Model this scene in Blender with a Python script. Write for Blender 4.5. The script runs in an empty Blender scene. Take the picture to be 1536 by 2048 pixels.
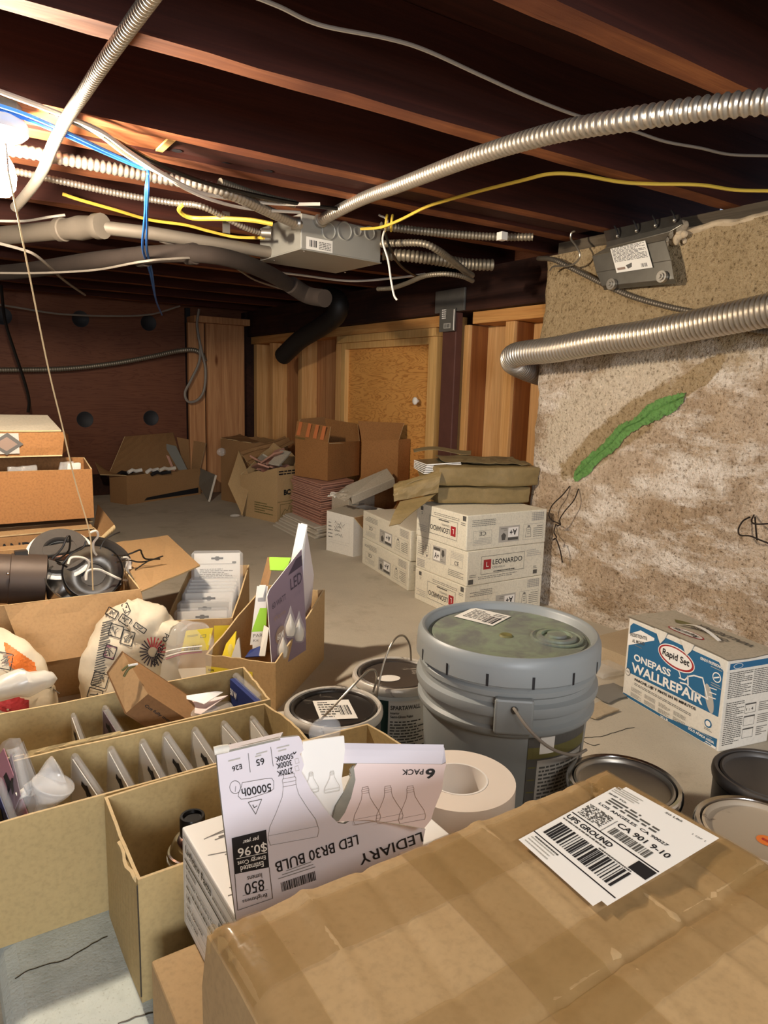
import bpy, bmesh, math, random
from mathutils import Vector, Matrix, noise
random.seed(7)
SC = bpy.context.scene
COL = SC.collection
V = Vector
# ------------------------------------------------------------------ camera
YAW, PIT, ROL, FPX, CAMZ = math.radians(33.35), math.radians(9.86), math.radians(1.6), 1420.0, 0.77
_f = V((math.sin(YAW)*math.cos(PIT), math.cos(YAW)*math.cos(PIT), -math.sin(PIT)))
_r0 = V((math.cos(YAW), -math.sin(YAW), 0)); _u0 = _r0.cross(_f)
_r = math.cos(ROL)*_r0 + math.sin(ROL)*_u0
_u = -math.sin(ROL)*_r0 + math.cos(ROL)*_u0
CAM = V((0, 0, CAMZ))
cd = bpy.data.cameras.new('camera'); cam = bpy.data.objects.new('camera', cd); COL.objects.link(cam)
cd.sensor_fit = 'VERTICAL'; cd.sensor_height = 36.0; cd.lens = 36.0*FPX/2048.0
cd.clip_start = 0.01; cd.clip_end = 50
cam.matrix_world = Matrix(((_r.x, _u.x, -_f.x, 0), (_r.y, _u.y, -_f.y, 0), (_r.z, _u.z, -_f.z, CAMZ), (0, 0, 0, 1)))
SC.camera = cam
# ------------------------------------------------------------------ light and exposure
SC.view_settings.view_transform = 'Standard'; SC.view_settings.look = 'None'
SC.view_settings.exposure = 0.25; SC.view_settings.gamma = 1.0; SC.view_settings.use_curve_mapping = False
wd = bpy.data.worlds.new('world'); SC.world = wd; wd.use_nodes = True
wd.node_tree.nodes['Background'].inputs[0].default_value = (0.55, 0.66, 0.85, 1)
wd.node_tree.nodes['Background'].inputs[1].default_value = 0.6
BULB_POWER = 1400.0            # emission strength of the bare bulb's glass
BULB_COLOR = (1.0, 0.85, 0.66)
REAR_FILL_POWER = 52.0             # added fill behind the camera, standing in for daylight by an opening
ld = bpy.data.lights.new('rear_fill', 'AREA'); ld.shape = 'RECTANGLE'; ld.size = 1.0; ld.size_y = 0.7
ld.energy = REAR_FILL_POWER; ld.color = (0.93, 0.96, 1.0)
lo = bpy.data.objects.new('rear_fill', ld); COL.objects.link(lo)
lo.location = (-0.7, -2.1, 0.95); lo.rotation_euler = (V((0.5, 1.0, 0.25)) - lo.location).to_track_quat('-Z', 'Y').to_euler()
ld2 = bpy.data.lights.new('overhead_fill', 'AREA'); ld2.shape = 'RECTANGLE'; ld2.size = 0.9; ld2.size_y = 0.2
ld2.energy = 7.5; ld2.color = (1.0, 0.95, 0.88)                                # unseen fill added under the joists, brightens faces towards the camera
lo2 = bpy.data.objects.new('overhead_fill', ld2); COL.objects.link(lo2); lo2.location = (0.45, -0.62, 1.26)
lo2.rotation_euler = (math.radians(32), 0, 0)
# ------------------------------------------------------------------ a pixel of the 1536x2048 frame to a point on a real plane
def ray(px, py):
    return _r*((px-768)/FPX) - _u*((py-1024)/FPX) + _f
def at_z(px, py, z):
    d = ray(px, py); return CAM + d*((z-CAMZ)/d.z)
def at_x(px, py, x):
    d = ray(px, py); return CAM + d*(x/d.x)
def at_y(px, py, y):
    d = ray(px, py); return CAM + d*(y/d.y)
def at_d(px, py, dist):
    return CAM + ray(px, py)*dist
def over(px, py, b):
    d = ray(px, py); t = (d.x*b[0]+d.y*b[1])/(d.x**2+d.y**2)
    return V((b[0], b[1], CAMZ+t*d.z))
def at_pl(px, py, o, n):
    d = ray(px, py); return CAM + d*((V(o)-CAM).dot(n)/d.dot(n))
# ------------------------------------------------------------------ materials
def s2l(c):
    return tuple(x/12.92 if x <= 0.04045 else ((x+0.055)/1.055)**2.4 for x in c)
def hx(h):
    return s2l(tuple(int(h[i:i+2], 16)/255 for i in (0, 2, 4)))
class NT:
    def __init__(s, name):
        s.m = bpy.data.materials.new(name); s.m.use_nodes = True; s.t = s.m.node_tree; s.n = s.t.nodes
        s.p = s.n['Principled BSDF']; s.co = s.n.new('ShaderNodeTexCoord').outputs['Object']
    def l(s, a, b): s.t.links.new(a, b)
    def map(s, scale=(1, 1, 1), rot=(0, 0, 0), src=None):
        m = s.n.new('ShaderNodeMapping'); m.inputs['Scale'].default_value = scale; m.inputs['Rotation'].default_value = rot
        s.l(src or s.co, m.inputs['Vector']); return m.outputs[0]
    def noise(s, scale, detail=4, rough=0.6, src=None, dist=0):
        k = s.n.new('ShaderNodeTexNoise'); k.inputs['Scale'].default_value = scale; k.inputs['Detail'].default_value = detail
        k.inputs['Roughness'].default_value = rough; k.inputs['Distortion'].default_value = dist
        s.l(src or s.co, k.inputs['Vector']); return k.outputs['Fac']
    def ramp(s, fac, stops):
        r = s.n.new('ShaderNodeValToRGB'); e = r.color_ramp.elements
        while len(e) < len(stops): e.new(0.5)
        for q, (p, c) in zip(e, stops): q.position = p; q.color = (*c, 1) if len(c) == 3 else c
        s.l(fac, r.inputs[0]); return r.outputs[0]
    def mix(s, fac, a, b, mode='MIX'):
        m = s.n.new('ShaderNodeMix'); m.data_type = 'RGBA'; m.blend_type = mode
        for sock, val in ((m.inputs[0], fac), (m.inputs[6], a), (m.inputs[7], b)):
            if isinstance(val, (int, float)): sock.default_value = val
            elif isinstance(val, tuple): sock.default_value = (*val, 1)
            else: s.l(val, sock)
        return m.outputs[2]
    def math(s, op, a, b=0.0, c=0.0):
        m = s.n.new('ShaderNodeMath'); m.operation = op
        for i, val in enumerate((a, b, c)):
            if isinstance(val, (int, float)): m.inputs[i].default_value = val
            else: s.l(val, m.inputs[i])
        return m.outputs[0]
    def bump(s, h, strength=0.3, dist=0.002, prev=None):
        b = s.n.new('ShaderNodeBump'); b.inputs['Strength'].default_value = strength; b.inputs['Distance'].default_value = dist
        s.l(h, b.inputs['Height'])
        if prev is not None: s.l(prev, b.inputs['Normal'])
        s.l(b.outputs[0], s.p.inputs['Normal']); return b.outputs[0]
    def base(s, c):
        if isinstance(c, tuple): s.p.inputs['Base Color'].default_value = (*c, 1)
        else: s.l(c, s.p.inputs['Base Color'])
    def set(s, rough=0.6, metal=0.0, spec=None, alpha=None, trans=None):
        s.p.inputs['Roughness'].default_value = rough; s.p.inputs['Metallic'].default_value = metal
        if spec is not None: s.p.inputs['Specular IOR Level'].default_value = spec
        if alpha is not None: s.p.inputs['Alpha'].default_value = alpha
        if trans is not None: s.p.inputs['Transmission Weight'].default_value = trans
        return s.m
def plain(name, h, rough=0.55, metal=0.0, var=0.12, scale=30, spec=None, bump=0.0):
    k = NT(name); c = hx(h) if isinstance(h, str) else h
    n = k.noise(scale, 3)
    k.base(k.mix(n, tuple(x*(1-var) for x in c), tuple(min(1, x*(1+var)) for x in c)))
    if bump: k.bump(n, bump, 0.002)
    return k.set(rough, metal, spec)
def cardboard(name, h, wave=1.0, rough=0.75, var=0.14, dirt=0.1, axis=0):
    k = NT(name); c = hx(h)
    n1 = k.noise(5, 5); n2 = k.noise(160, 2)
    a = k.mix(n1, tuple(x*(1-var) for x in c), tuple(min(1, x*(1+var)) for x in c))
    sp = k.ramp(n2, [(0.30, (1-dirt,)*3), (0.5, (1, 1, 1)), (0.75, (1+dirt*0.5,)*3)])
    k.base(k.mix(1.0, a, sp, 'MULTIPLY'))
    w = k.n.new('ShaderNodeTexWave'); w.inputs['Scale'].default_value = 45; w.inputs['Distortion'].default_value = 0.6; w.inputs['Detail'].default_value = 1
    w.bands_direction = 'DIAGONAL' if axis == 0 else 'XYZ'[axis-1]
    k.l(k.map((1, 1, 0.02)) if axis == 0 else k.co, w.inputs['Vector'])
    b = k.bump(w.outputs['Fac'], 0.12*wave, 0.0012)
    k.bump(k.noise(9, 4), 0.35, 0.006, b)
    return k.set(rough, 0, 0.3)
def wood(name, dark, light, along='X', grain=1.0, rough=0.7, knots=True, stain=None):
    k = NT(name)
    sc = {'X': (0.6, 14, 14), 'Y': (14, 0.6, 14), 'Z': (14, 14, 0.6)}[along]
    v = k.map(sc)
    n = k.noise(2.2, 6, 0.62, v, 1.2); f = k.noise(9, 3, 0.6, k.map(tuple(q*2 if q > 1 else q for q in sc)))
    c = k.ramp(n, [(0.25, hx(dark)), (0.5, tuple((a+b)/2 for a, b in zip(hx(dark), hx(light)))), (0.72, hx(light))])
    c = k.mix(0.35, c, k.ramp(f, [(0.3, (0.55, 0.5, 0.45)), (0.7, (1.1, 1.1, 1.1))]), 'MULTIPLY')
    if knots:
        vo = k.n.new('ShaderNodeTexVoronoi'); vo.inputs['Scale'].default_value = 3.3
        k.l(k.map({'X': (0.5, 1.6, 1.6), 'Y': (1.6, 0.5, 1.6), 'Z': (1.6, 1.6, 0.5)}[along]), vo.inputs['Vector'])
        c = k.mix(1.0, c, k.ramp(vo.outputs['Distance'], [(0.03, (0.42, 0.28, 0.2)), (0.085, (1, 1, 1))]), 'MULTIPLY')
    if stain:
        c = k.mix(k.ramp(k.noise(2.0, 4), [(0.42, (0, 0, 0)), (0.66, (1, 1, 1))]), c, hx(stain))
    k.base(c); k.bump(n, 0.35*grain, 0.003)
    return k.set(rough, 0, 0.3)
M = {}
M['kraft'] = cardboard('kraft_cardboard', 'b2946a', wave=0.15, var=0.09)
M['kraft_edge'] = cardboard('raw_cardboard_edge', 'cdb488', wave=3)
M['olive'] = cardboard('olive_kraft_cardboard', 'b39c6e')
M['orange_kraft'] = cardboard('orange_kraft_cardboard', '9a6c40', wave=0.4, dirt=0.2)
M['pale_kraft'] = cardboard('pale_kraft_cardboard', 'a8875f', wave=0.6)
M['brown_kraft'] = cardboard('brown_kraft_cardboard', '7a5838', wave=0.3)
M['dark_kraft'] = cardboard('dark_kraft_cardboard', '96724c', wave=0.3)
M['white_card'] = cardboard('white_carton', 'e2ddd2', wave=0.25, var=0.05, dirt=0.07)
M['cream_card'] = cardboard('cream_carton', 'e2dcca', wave=0.3, var=0.07, dirt=0.12)
M['grey_card'] = cardboard('grey_carton', 'b4aa98', wave=0.3, var=0.1, dirt=0.15)
M['pink_card'] = plain('pinkish_white_carton', 'e6d2cf', 0.5, 0, 0.03, 8)
M['lav_card'] = plain('lavender_white_carton', 'dcd6de', 0.45, 0, 0.03, 8)
M['bright_card'] = plain('bright_white_carton', 'f0eeea', 0.5, 0, 0.03, 12)
M['torn'] = plain('torn_grey_pulp', '8e8b80', 0.95, 0, 0.3, 60)
M['joist'] = wood('dark_redwood', '2a110d', '4a2117', 'X', 1.0, 0.8, False)
M['joist_lit_edge'] = wood('lit_redwood_edge', '6a3820', 'a3663c', 'X', 1.2, 0.8, False, '5c2f1c')  # joist sides dark, undersides pale: bulb light put into the wood colours
M['joist_light'] = wood('lighter_joist_wood', '6b3a1e', 'a86a3c', 'X', 1.2, 0.8, False, '6a3418')
M['beam'] = wood('dark_beam_wood', '241410', '4a2a1e', 'Y', 1.4, 0.85, False, '1c100d')
M['stud'] = wood('fir_stud_wood', 'bd8648', 'e6b87e', 'Z', 0.5)
M['stud_shaded'] = wood('shaded_stud_wood', '7a4724', '9c6434', 'Z', 0.5)  # darker copy of the stud wood, side shade put into the colour
M['plate'] = wood('fir_plate_wood', 'bd7c3e', 'e0ac6a', 'Y', 0.5)
M['sheath'] = wood('sheathing_board', 'c99458', 'eac08a', 'Z', 0.4)
M['trimwood'] = wood('pale_trim_wood', 'c89858', 'e2ba7c', 'Z', 0.3, 0.6, False)
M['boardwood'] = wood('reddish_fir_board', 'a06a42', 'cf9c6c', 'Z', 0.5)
M['sill'] = wood('weathered_sill_wood', '3a3228', '6e6252', 'Y', 2.0, 0.9, False)
def plywood(name, a, b, contrast=0.6):
    k = NT(name); v = k.map((0.6, 1.4, 7.0))
    n = k.noise(1.6, 3, 0.5, v, 2.4)
    saw = k.math('FRACT', k.math('MULTIPLY', n, 9.0))
    c = k.mix(contrast, k.mix(k.noise(3, 4), hx(a), hx(b)), k.ramp(saw, [(0.0, (0.5, 0.34, 0.22)), (0.3, (1, 1, 1)), (0.85, (1, 1, 1)), (1.0, (0.62, 0.45, 0.3))]), 'MULTIPLY')
    k.base(c); k.bump(n, 0.2, 0.002); return k.set(0.65, 0, 0.3)
M['door_ply'] = plywood('door_plywood', 'cc8f48', 'e2aa62', 0.75)
M['wall_ply'] = plywood('wall_plywood', '5c3323', '7d4e34', 0.5)
def concrete_wall():
    k = NT('old_concrete')
    n1 = k.noise(2.3, 6, 0.65); n2 = k.noise(14, 6, 0.7); n3 = k.noise(120, 3, 0.7); n4 = k.noise(60, 4, 0.7)
    band = k.noise(3, 5, 0.7, k.map((1, 1.2, 3.2)))
    tan, pale, grey, whit = hx('b59d80'), hx('d8c5b0'), hx('98826a'), hx('f3eae0')
    c = k.mix(k.ramp(n1, [(0.35, (0, 0, 0)), (0.62, (1, 1, 1))]), tan, pale)
    c = k.mix(k.ramp(n2, [(0.42, (0, 0, 0)), (0.66, (0.6,)*3)]), c, grey)
    c = k.mix(k.ramp(band, [(0.46, (0, 0, 0)), (0.60, (0.9,)*3)]), c, whit)
    # height split: the top of the wall is plain sandy concrete, below it lime blooms white
    sx = k.n.new('ShaderNodeSeparateXYZ'); k.l(k.co, sx.inputs[0])
    zn = k.math('ADD', sx.outputs[2], k.math('MULTIPLY', k.math('SUBTRACT', n2, 0.5), 0.25))
    top = k.ramp(zn, [(0.82, (0, 0, 0)), (0.95, (1, 1, 1))])
    c = k.mix(top, c, k.mix(n2, hx('9a8563'), hx('bea987')))
    # a brown mortar smear along the crack and a white bloom round it
    def blob(yc, zc, a, b, ang, amp):
        dy = k.math('SUBTRACT', sx.outputs[1], yc); dz = k.math('SUBTRACT', sx.outputs[2], zc); ca, sa = math.cos(ang), math.sin(ang)
        u = k.math('ADD', k.math('MULTIPLY', dy, ca/a), k.math('MULTIPLY', dz, sa/a))
        w = k.math('ADD', k.math('MULTIPLY', dy, -sa/b), k.math('MULTIPLY', dz, ca/b))
        d = k.math('SQRT', k.math('ADD', k.math('MULTIPLY', u, u), k.math('MULTIPLY', w, w)))
        return k.math('ADD', d, k.math('MULTIPLY', k.math('SUBTRACT', n2, 0.5), amp))
    ang = math.atan2(0.785-0.465, 1.285-1.696)
    wh = blob(1.60, 0.70, 0.34, 0.15, ang, 1.6)
    c = k.mix(k.ramp(wh, [(0.8, (0.85,)*3), (1.05, (0, 0, 0))]), c, hx('dccfbb'))
    br = blob(1.52, 0.655, 0.30, 0.062, ang*1.02, 1.0)
    br2 = blob(1.29, 0.805, 0.17, 0.035, ang*1.02, 1.3)
    c = k.mix(k.ramp(k.math('MINIMUM', br, br2), [(0.88, (0.95,)*3), (1.0, (0, 0, 0))]), c, k.mix(n4, hx('a08a68'), hx('b49e7c')))
    pit = k.ramp(n3, [(0.28, (0.3, 0.25, 0.2)), (0.42, (0.95, 0.93, 0.9)), (0.6, (1, 1, 1)), (0.74, (1.35, 1.3, 1.25))])
    c = k.mix(0.85, c, pit, 'MULTIPLY')
    c = k.mix(0.7, c, k.ramp(n4, [(0.32, (0.42, 0.37, 0.31)), (0.47, (0.95, 0.94, 0.92)), (0.6, (1, 1, 1)), (0.75, (1.2,)*3)]), 'MULTIPLY')
    k.base(c)
    b = k.bump(n4, 0.9, 0.010); k.bump(n3, 0.6, 0.005, b)
    return k.set(0.95, 0, 0.2)
M['concrete'] = concrete_wall()
def concrete_floor(name, a, b, crack=True, stain='7a705f'):
    k = NT(name)
    n1 = k.noise(2.1, 6, 0.65); n2 = k.noise(40, 4, 0.7); n3 = k.noise(260, 2, 0.6)
    c = k.mix(k.ramp(n1, [(0.3, (0, 0, 0)), (0.7, (1, 1, 1))]), hx(a), hx(b))
    c = k.mix(k.ramp(k.noise(5, 5, 0.7), [(0.55, (0, 0, 0)), (0.72, (0.55,)*3)]), c, hx(stain))
    c = k.mix(0.5, c, k.ramp(n3, [(0.28, (0.62, 0.6, 0.56)), (0.42, (1, 1, 1))]), 'MULTIPLY')
    k.base(c); bb = k.bump(n2, 0.3, 0.003); k.bump(n3, 0.3, 0.002, bb)
    return k.set(0.85, 0, 0.3)
M['floor'] = concrete_floor('floor_concrete', 'b5ac9c', 'cac0ae', True, '958a76')
M['pad'] = concrete_floor('pad_concrete', 'c0cac8', 'd4dad2', True, '9aa19a')
M['foot'] = concrete_floor('footing_concrete', 'b09d82', 'c8b69a')
def paint(name, h, rough=0.8):
    k = NT(name); c = hx(h); n = k.noise(90, 6, 0.75)
    k.base(k.ramp(n, [(0.3, tuple(x*0.35 for x in c)), (0.48, c), (0.75, tuple(min(1, x*1.35) for x in c))])); k.bump(n, 0.6, 0.006)
    return k.set(rough)
M['green'] = paint('green_paint', '5f8c48')
M['steel'] = plain('galvanised_steel', 'b2ada4', 0.38, 0.9, 0.15, 20)
M['conduit'] = plain('flexible_conduit_metal', 'c4bcb0', 0.36, 0.85, 0.12, 30)
M['conduit_old'] = plain('dull_conduit_metal', '8d8474', 0.5, 0.7, 0.2, 30)
M['cable_grey'] = plain('armoured_cable_metal', '6f675c', 0.5, 0.6, 0.2, 40)
M['jbox'] = plain('grey_enamelled_steel', 'a8a69e', 0.5, 0.35, 0.06, 14)
M['castiron'] = plain('rusty_cast_iron', '372d27', 0.85, 0.2, 0.35, 16, bump=0.6)
M['pipe_grey'] = plain('galvanised_pipe', '80766a', 0.55, 0.4, 0.18, 12, bump=0.2)
M['rubber'] = plain('black_rubber', '171412', 0.6, 0, 0.2, 20)
M['post_red'] = plain('maroon_primed_steel', '5c3a32', 0.6, 0.2, 0.3, 14)
M['dark_metal'] = plain('dark_steel', '66635e', 0.6, 0.3, 0.2, 20)
M['zinc'] = plain('zinc_plate', '8f8c84', 0.34, 0.9, 0.25, 18)
M['chrome'] = plain('chrome', 'd8d8d8', 0.16, 1.0, 0.05, 10)
M['white_plastic'] = plain('white_plastic', 'ece8e0', 0.4, 0, 0.04, 10)
M['porcelain'] = plain('porcelain', 'efe9dd', 0.25, 0, 0.03, 10)
M['blue_wire'] = plain('blue_cable_jacket', '2f6fc4', 0.45, 0, 0.08, 30)
M['yellow_wire'] = plain('yellow_cable_jacket', 'd8b848', 0.45, 0, 0.08, 30)
M['white_wire'] = plain('white_cable_jacket', 'ddd5c8', 0.5, 0, 0.08, 30)
M['grey_wire'] = plain('grey_cable_jacket', '8a8176', 0.6, 0, 0.15, 30)
M['black_wire'] = plain('black_cable_jacket', '15120f', 0.4, 0, 0.2, 30)
M['string'] = plain('cotton_string', 'e0c79c', 0.9, 0, 0.15, 200)
M['gold_wire'] = plain('steel_wire', 'a79f92', 0.35, 0.8, 0.1, 40)
M['rust_wire'] = plain('rusty_wire', '2c211a', 0.8, 0.4, 0.3, 60)
M['pail'] = plain('grey_pail_plastic', '8b8f8f', 0.42, 0, 0.06, 6)
def pail_lid():
    k = NT('paint_stained_lid'); n = k.noise(16, 6, 0.65, None, 0.6); n2 = k.noise(5, 3)
    c = k.mix(k.ramp(n, [(0.42, (0, 0, 0)), (0.6, (0.8,)*3)]), hx('6e6f6b'), hx('86937a'))
    c = k.mix(k.ramp(n2, [(0.5, (0, 0, 0)), (0.7, (0.5,)*3)]), c, hx('6d7062'))
    k.base(c); k.bump(n, 0.2, 0.002); return k.set(0.5)
M['pail_lid'] = pail_lid()
def dirty(name, a, b, rough=0.4, metal=0.0, lo=0.52, hi=0.62, sc=14, rough2=None):
    k = NT(name); n = k.noise(sc, 7, 0.7, None, 0.8)
    k.base(k.mix(k.ramp(n, [(lo, (0, 0, 0)), (hi, (1, 1, 1))]), hx(a), hx(b))); k.bump(n, 0.2, 0.002)
    return k.set(rough, metal)
M['lid_black'] = dirty('black_lid_with_paint_dribbles', '2c2825', '8b8378', 0.35, 0.2, 0.60, 0.72, 22)
M['lid_dirty'] = dirty('brown_lid_with_white_smears', '4a423c', 'b5aca0', 0.4, 0.1, 0.55, 0.66, 14)
M['rim_white'] = dirty('rim_with_white_paint', 'd6d0c6', '6d6660', 0.35, 0.3, 0.58, 0.66, 30)
M['lid_splat'] = dirty('lid_with_tan_paint', 'a99a86', '5c4f44', 0.55, 0.1, 0.64, 0.70, 26)
M['lid_grey'] = plain('dark_grey_lid', '4b4744', 0.45, 0.2, 0.08, 10)
M['can_grey'] = plain('dark_grey_can', '3a3c40', 0.45, 0.2, 0.08, 10)
M['can_white'] = plain('white_can_label', 'd4d8d6', 0.45, 0, 0.05, 10)
M['tape_paper'] = plain('cream_masking_tape', 'e6d9cc', 0.6, 0, 0.03, 10)
M['tape_core'] = plain('white_tape_core', 'ece6e0', 0.6, 0, 0.03, 10)
M['bagpaper'] = plain('grout_bag_paper', 'd6cab2', 0.75, 0, 0.10, 26, bump=0.9)
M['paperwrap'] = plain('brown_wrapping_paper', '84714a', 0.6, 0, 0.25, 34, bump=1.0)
M['paperwrap_dark'] = plain('darker_wrapping_paper', '7b6a48', 0.75, 0, 0.2, 18, bump=0.5)  # slightly darker paper for the loose sheets and one flap
M['tile_pink'] = plain('terracotta_tile_body', 'b98a76', 0.8, 0, 0.12, 20)
M['tile_white'] = plain('pale_tile_body', 'cfc6b6', 0.75, 0, 0.1, 20)
M['tile_grey'] = plain('grey_glazed_tile', '77766f', 0.4, 0, 0.1, 8)
M['mosaic'] = plain('dark_glass_mosaic', '3a4038', 0.25, 0, 0.4, 60)
M['lampblack'] = plain('black_lamp_enamel', '2b2724', 0.5, 0.1, 0.12, 20)
M['lampbrown'] = plain('brown_lamp_enamel', '4a3d34', 0.55, 0.3, 0.1, 14)
M['gasket'] = plain('foam_gasket', '47423d', 0.95, 0, 0.15, 80)
M['reflector'] = plain('reflector_aluminium', 'a9a6a2', 0.25, 0.95, 0.05, 10)
M['gloss_black'] = plain('glossy_black_plastic', '121112', 0.3, 0, 0.1, 10)
def clear(name, tint=(0.9, 0.92, 0.95), alpha=0.13, rough=0.10):
    k = NT(name); k.base(tint); k.bump(k.noise(40, 3), 0.2, 0.002); return k.set(rough, 0, 0.6, alpha)
M['clear'] = clear('clear_plastic')
M['clear_bag'] = clear('clear_bag_film', (0.92, 0.9, 0.86), 0.22, 0.18)
M['packtape'] = clear('brown_packing_tape', hx('ac8a56'), 0.30, 0.16)
M['glass'] = clear('clear_bulb_glass', (0.95, 0.95, 0.95), 0.3, 0.05)
M['frost'] = plain('frosted_glass', 'd6d2c8', 0.25, 0, 0.05, 30)
INK = {'black': '17161a', 'white': 'f2efea', 'red': 'a3262c', 'blue': '21648f', 'grey': '7d7a74', 'lgrey': 'b4b0a8', 'mid': '55534f',
       'yellow': 'e5cf35', 'lime': '9ad03a', 'purple': '7d6c79', 'dpurple': '3d3240', 'orange': 'd9742e', 'navy': '1d2f6e', 'pink': 'b07a86',
       'rose': 'c2414c', 'olive': '6a6438', 'crack': '3b342a', 'dgreen': '1f3a33', 'taupe': '8a7466', 'glue': 'e4e0d8', 'salmon': 'cf7a48'}
for q, h in INK.items(): M['i_'+q] = plain('ink_'+q, h, 0.6, 0, 0.03, 10)
def bulb_mat():
    k = NT('lit_bulb_glass'); k.base((1, 1, 1))
    k.p.inputs['Emission Color'].default_value = (*BULB_COLOR, 1); k.p.inputs['Emission Strength'].default_value = BULB_POWER
    return k.set(0.4)
M['bulb'] = bulb_mat()
# ------------------------------------------------------------------ objects and mesh building
W = {}
def tag(o, label=None, cat=None, group=None, kind=None):
    if label: o['label'] = label
    if cat: o['category'] = cat
    if group: o['group'] = group
    if kind: o['kind'] = kind
    return o
def thing(name, label, cat, loc=(0, 0, 0), group=None, kind=None):
    o = bpy.data.objects.new(name, None); o.empty_display_size = 0.05; COL.objects.link(o); o.location = loc
    W[o] = Matrix.Translation(V(loc)); return tag(o, label, cat, group, kind)
class MB:
    def __init__(s): s.v, s.f, s.m, s.sm = [], [], [], []
    def add(s, vs, fs, mi=0, sm=False):
        o = len(s.v); s.v += [V(q) for q in vs]
        for i, q in enumerate(fs):
            s.f.append([o+k for k in q]); s.m.append(mi[i] if isinstance(mi, list) else mi); s.sm.append(sm)
        return s
    def box(s, lo, hi, mi=0, T=None):
        vs = [V((x, y, z)) for z in (lo[2], hi[2]) for y in (lo[1], hi[1]) for x in (lo[0], hi[0])]
        if T: vs = [T @ q for q in vs]
        return s.add(vs, [(0, 2, 3, 1), (4, 5, 7, 6), (0, 1, 5, 4), (2, 6, 7, 3), (0, 4, 6, 2), (1, 3, 7, 5)], mi)
    def hexa(s, b, t, mi=0):
        return s.add(list(b)+list(t), [(3, 2, 1, 0), (4, 5, 6, 7), (0, 1, 5, 4), (1, 2, 6, 5), (2, 3, 7, 6), (3, 0, 4, 7)], mi)
    def slab(s, a, b, c, d, t=0.003, mi=0, me=None, nu=1, nv=1, disp=None, sm=False):
        """a thick sheet whose outer face is a-b-c-d (counter-clockwise seen from outside); disp(u, v) moves a point along the normal"""
        a, b, c, d = V(a), V(b), V(c), V(d); me = mi if me is None else me
        n = (c-a).cross(d-b).normalized(); top = []
        for j in range(nv+1):
            for i in range(nu+1):
                u, w = i/nu, j/nv
                p = a*(1-u)*(1-w)+b*u*(1-w)+c*u*w+d*(1-u)*w
                if disp:
                    q = disp(u, w); p = p + (n*q if not isinstance(q, Vector) else q)
                top.append(p)
        k = (nu+1)*(nv+1); vs = top+[p-n*t for p in top]; fs, ms = [], []
        I = lambda i, j: j*(nu+1)+i
        for j in range(nv):
            for i in range(nu):
                q = (I(i, j), I(i+1, j), I(i+1, j+1), I(i, j+1)); fs.append(q); ms.append(mi); fs.append(tuple(k+z for z in reversed(q))); ms.append(mi)
        rim = [I(i, 0) for i in range(nu)]+[I(nu, j) for j in range(nv)]+[I(i, nv) for i in range(nu, 0, -1)]+[I(0, j) for j in range(nv, 0, -1)]
        for x, y in zip(rim, rim[1:]+rim[:1]): fs.append((x, k+x, k+y, y)); ms.append(me)
        return s.add(vs, fs, ms, sm)
    def prism(s, poly, n, mi=0, me=None):
        """a polygon of 3-D points, thickened by the vector -n"""
        poly = [V(p) for p in poly]; n = V(n); k = len(poly)
        s.add(poly+[p-n for p in poly], [tuple(range(k)), tuple(range(2*k-1, k-1, -1))]+[(i, k+i, k+(i+1) % k, (i+1) % k) for i in range(k)], [mi, mi]+[mi if me is None else me]*k)
        return s
    def tube(s, pts, r, seg=8, mi=0, cap=True, rf=None):
        pts = [V(p) for p in pts]; n = len(pts); t0 = (pts[1]-pts[0]).normalized()
        up = V((0, 0, 1)) if abs(t0.z) < 0.9 else V((1, 0, 0)); x = t0.cross(up).normalized(); vs = []
        for i, p in enumerate(pts):
            t = (pts[min(i+1, n-1)]-pts[max(i-1, 0)])
            t = t.normalized() if t.length > 1e-9 else t0
            x = (x - t*x.dot(t)).normalized(); y = t.cross(x); rr = rf(i) if rf else r
            vs += [p+(x*math.cos(6.28318*k/seg)+y*math.sin(6.28318*k/seg))*rr for k in range(seg)]
        fs = [(i*seg+k, i*seg+(k+1) % seg, (i+1)*seg+(k+1) % seg, (i+1)*seg+k) for i in range(n-1) for k in range(seg)]
        if cap: fs += [tuple(range(seg-1, -1, -1)), tuple((n-1)*seg+k for k in range(seg))]
        return s.add(vs, fs, mi, True)
    def lathe(s, prof, seg=40, T=None, mi=0, sm=True, a0=0.0, a1=6.2831853):
        """profile of (r, z[, material]) turned about z; the material of a ring is that of its lower point"""
        T = T or Matrix.Identity(4); full = abs(a1-a0-6.2831853) < 1e-4; m = seg if full else seg+1; vs = []
        for q in prof:
            for k in range(m):
                a = a0+(a1-a0)*k/seg; vs.append(T @ V((q[0]*math.cos(a), q[0]*math.sin(a), q[1])))
        fs, ms = [], []
        for i in range(len(prof)-1):
            for k in range(seg):
                k2 = (k+1) % m; fs.append((i*m+k, i*m+k2, (i+1)*m+k2, (i+1)*m+k)); ms.append(prof[i][2] if len(prof[i]) > 2 else mi)
        return s.add(vs, fs, ms, sm)
    def ball(s, c, r, mi=0, seg=12, sc=(1, 1, 1), T=None):
        pr = [(max(1e-4, r*math.sin(math.pi*i/8)), -r*math.cos(math.pi*i/8)) for i in range(9)]
        return s.lathe(pr, seg, (T or Matrix.Translation(V(c))) @ Matrix.Diagonal((*sc, 1)), mi)
    def grid(s, pts, nu, nv, mi=0, sm=True):
        return s.add(pts, [(j*(nu+1)+i, j*(nu+1)+i+1, (j+1)*(nu+1)+i+1, (j+1)*(nu+1)+i) for j in range(nv) for i in range(nu)], mi, sm)
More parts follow.
